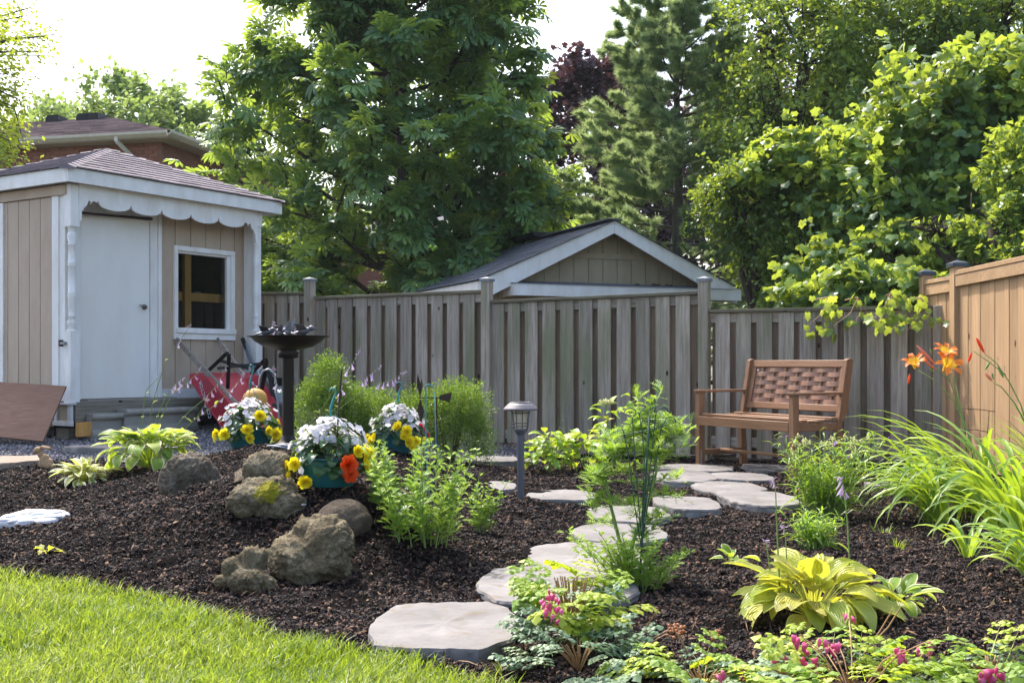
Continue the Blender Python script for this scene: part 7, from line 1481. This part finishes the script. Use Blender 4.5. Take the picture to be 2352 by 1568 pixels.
for m in brm[:300]: m.build("brick", M['brick'], hs)
if brm[300:]:
    mm = MB()
    for m in brm[300:]: mm.add(m.v, m.f)
    o = mm.build("brickwork", M['brick'], hs); o["kind"] = "stuff"
mm = MB(); z = EH - .202; row = 0
while z > EH - 1.6:
    y = -ov - (.11 if row % 2 else 0)
    while y > -3.5: mm.box((ov + .006, y - .1, z + .031), (.02, .193, .062)); y -= .205
    z -= .0745; row += 1
o = mm.build("side_brickwork", M['brick'], hs); o["kind"] = "stuff"
hb("soffit", .02, LH, -ov, -.02, EH - .125, EH - .11, 'soffit'); hb("soffit", .0, ov, -DH, -ov - .001, EH - .126, EH - .111, 'soffit')
gt = MB().prism([(0, -.11), (.02, -.11), (.10, -.05), (.115, 0), (.1, 0), (.09, -.04), (0, -.09)], lambda u, v, s: (0 if s else LH, u, EH + v)).build("gutter", M['gutter'], hs)
gt2 = MB().prism([(0, -.11), (.02, -.11), (.10, -.05), (.115, 0), (.1, 0), (.09, -.04), (0, -.09)], lambda u, v, s: (-u, .11 if s else -DH, EH + v)).build("gutter", M['gutter'], hs)
xd = .98; m = MB(); m.bar((xd + .2, .04, EH - .06), (xd + .2, .04, EH - .17), .08, .06, up=(0, 1, 0)); m.bar((xd + .2, .04, EH - .16), (xd + .0, -ov + .06, EH - .50), .08, .06, up=(1, 0, 0)); m.bar((xd, -ov + .06, EH - .47), (xd, -ov + .06, 0), .08, .06, up=(0, 1, 0)); m.build("downspout", M['gutter'], hs, bevel=.008)
HR = 4.0; RG = EH + 1.32; c = [Vector((-.03, .02, EH + .01)), Vector((LH, .02, EH + .01)), Vector((LH, -DH, EH + .01)), Vector((-.03, -DH, EH + .01))]; r1, r2 = Vector((HR, -DH / 2, RG)), Vector((LH - HR, -DH / 2, RG))
MB().add([c[0], c[1], r2, r1], [(0, 1, 2, 3)]).add([c[0], r1, c[3]], [(0, 1, 2)]).add([c[1], c[2], r2], [(0, 1, 2)]).add([c[2], c[3], r1, r2], [(0, 1, 2, 3)]).build("roof", M['shingle_red'], hs)
jn = (MB(), []); shingle_field(c[1], c[0], r2, r1, 30, .33, hs, M['shingle_red'], rise=.008, joined=jn, lift=.012)
me = bpy.data.meshes.new("roof_shingles"); me.from_pydata(jn[0].v, [], jn[0].f); me.materials.append(M['shingle_tint']); me.update(); a = me.attributes.new("tint", 'FLOAT', 'POINT'); a.data.foreach_set("value", np.array(jn[1], np.float32)); o = link("shingle_courses", me, hs); o["kind"] = "stuff"
for px, lab in ((130, 0), (200, 0), (222, 0)):
    k = (px - 1176) / F; yv = -DH / 2 + .35; b0 = HO + Vector((-HX.y * -1, 0, 0)) * 0
    # solve for local x on the line y = yv
    ny = Vector((-HX.y, HX.x, 0)); o_ = HO + ny * yv; xx = (k * o_.y - o_.x) / (HX.x - k * HX.y); zz_ = RG - .15
    m = MB(); m.prism([(-.17, 0), (.17, 0), (.17, .10), (.11, .16), (-.17, .16)], lambda u, v, s, xx=xx: (xx + u, yv + (.2 if s else -.2), zz_ + v)); m.build("roof_vent", M['metal_black'], hs)
# second house, glimpsed through the chestnut
h2 = W(1245, 545, 31); hs2 = thing("brick_house", "brick house with grey roof glimpsed through the chestnut branches", "house", (h2.x, h2.y, 0), math.pi - .12); E2h = h2.z
def h2b(name, x0, x1, y0, y1, z0, z1, mat, parent=hs2): m = MB(); m.box(((x0 + x1) / 2, (y0 + y1) / 2, (z0 + z1) / 2), (x1 - x0, y1 - y0, z1 - z0)); return m.build(name, M[mat], parent)
h2b("wall", .5, 9, -7, -.5, 0, E2h - .1, 'brickwall'); h2b("gutter", 0, 9.5, -.0, .12, E2h - .12, E2h, 'gutter'); h2b("soffit", 0, 9.5, -.5, 0, E2h - .12, E2h - .1, 'soffit')
MB().add([(0, .1, E2h), (9.5, .1, E2h), (6, -3.6, E2h + 1.3), (3.5, -3.6, E2h + 1.3)], [(0, 1, 2, 3)]).add([(0, .1, E2h), (3.5, -3.6, E2h + 1.3), (0, -7.3, E2h)], [(0, 1, 2)]).add([(9.5, .1, E2h), (9.5, -7.3, E2h), (6, -3.6, E2h + 1.3)], [(0, 1, 2)]).build("roof", M['shingle_grey'], hs2)
for x in (1.6, 4.6, 7.2): w2 = h2b("window", x, x + 1.1, -.51, -.48, 1.0, 2.3, 'white'); h2b("pane", x + .08, x + 1.02, -.479, -.47, 1.08, 2.22, 'metal_black', w2)
# ================================================================ SUMMER HAZE
m = MB(); m.box((0, 95, 6), (330, 340, 14.2)); hz_o = m.build("haze", plain('haze_air', '#ffffff'))
hz_m = hz_o.data.materials[0]; hn = hz_m.node_tree.nodes; hl = hz_m.node_tree.links
for n_ in list(hn):
    if n_.type != 'OUTPUT_MATERIAL': hn.remove(n_)
pv = hn.new("ShaderNodeVolumePrincipled"); pv.inputs["Density"].default_value = .0005; pv.inputs["Color"].default_value = (.93, .96, 1, 1)
hl.new(pv.outputs[0], [n_ for n_ in hn if n_.type == 'OUTPUT_MATERIAL'][0].inputs["Volume"]); hz_o["kind"] = "stuff"
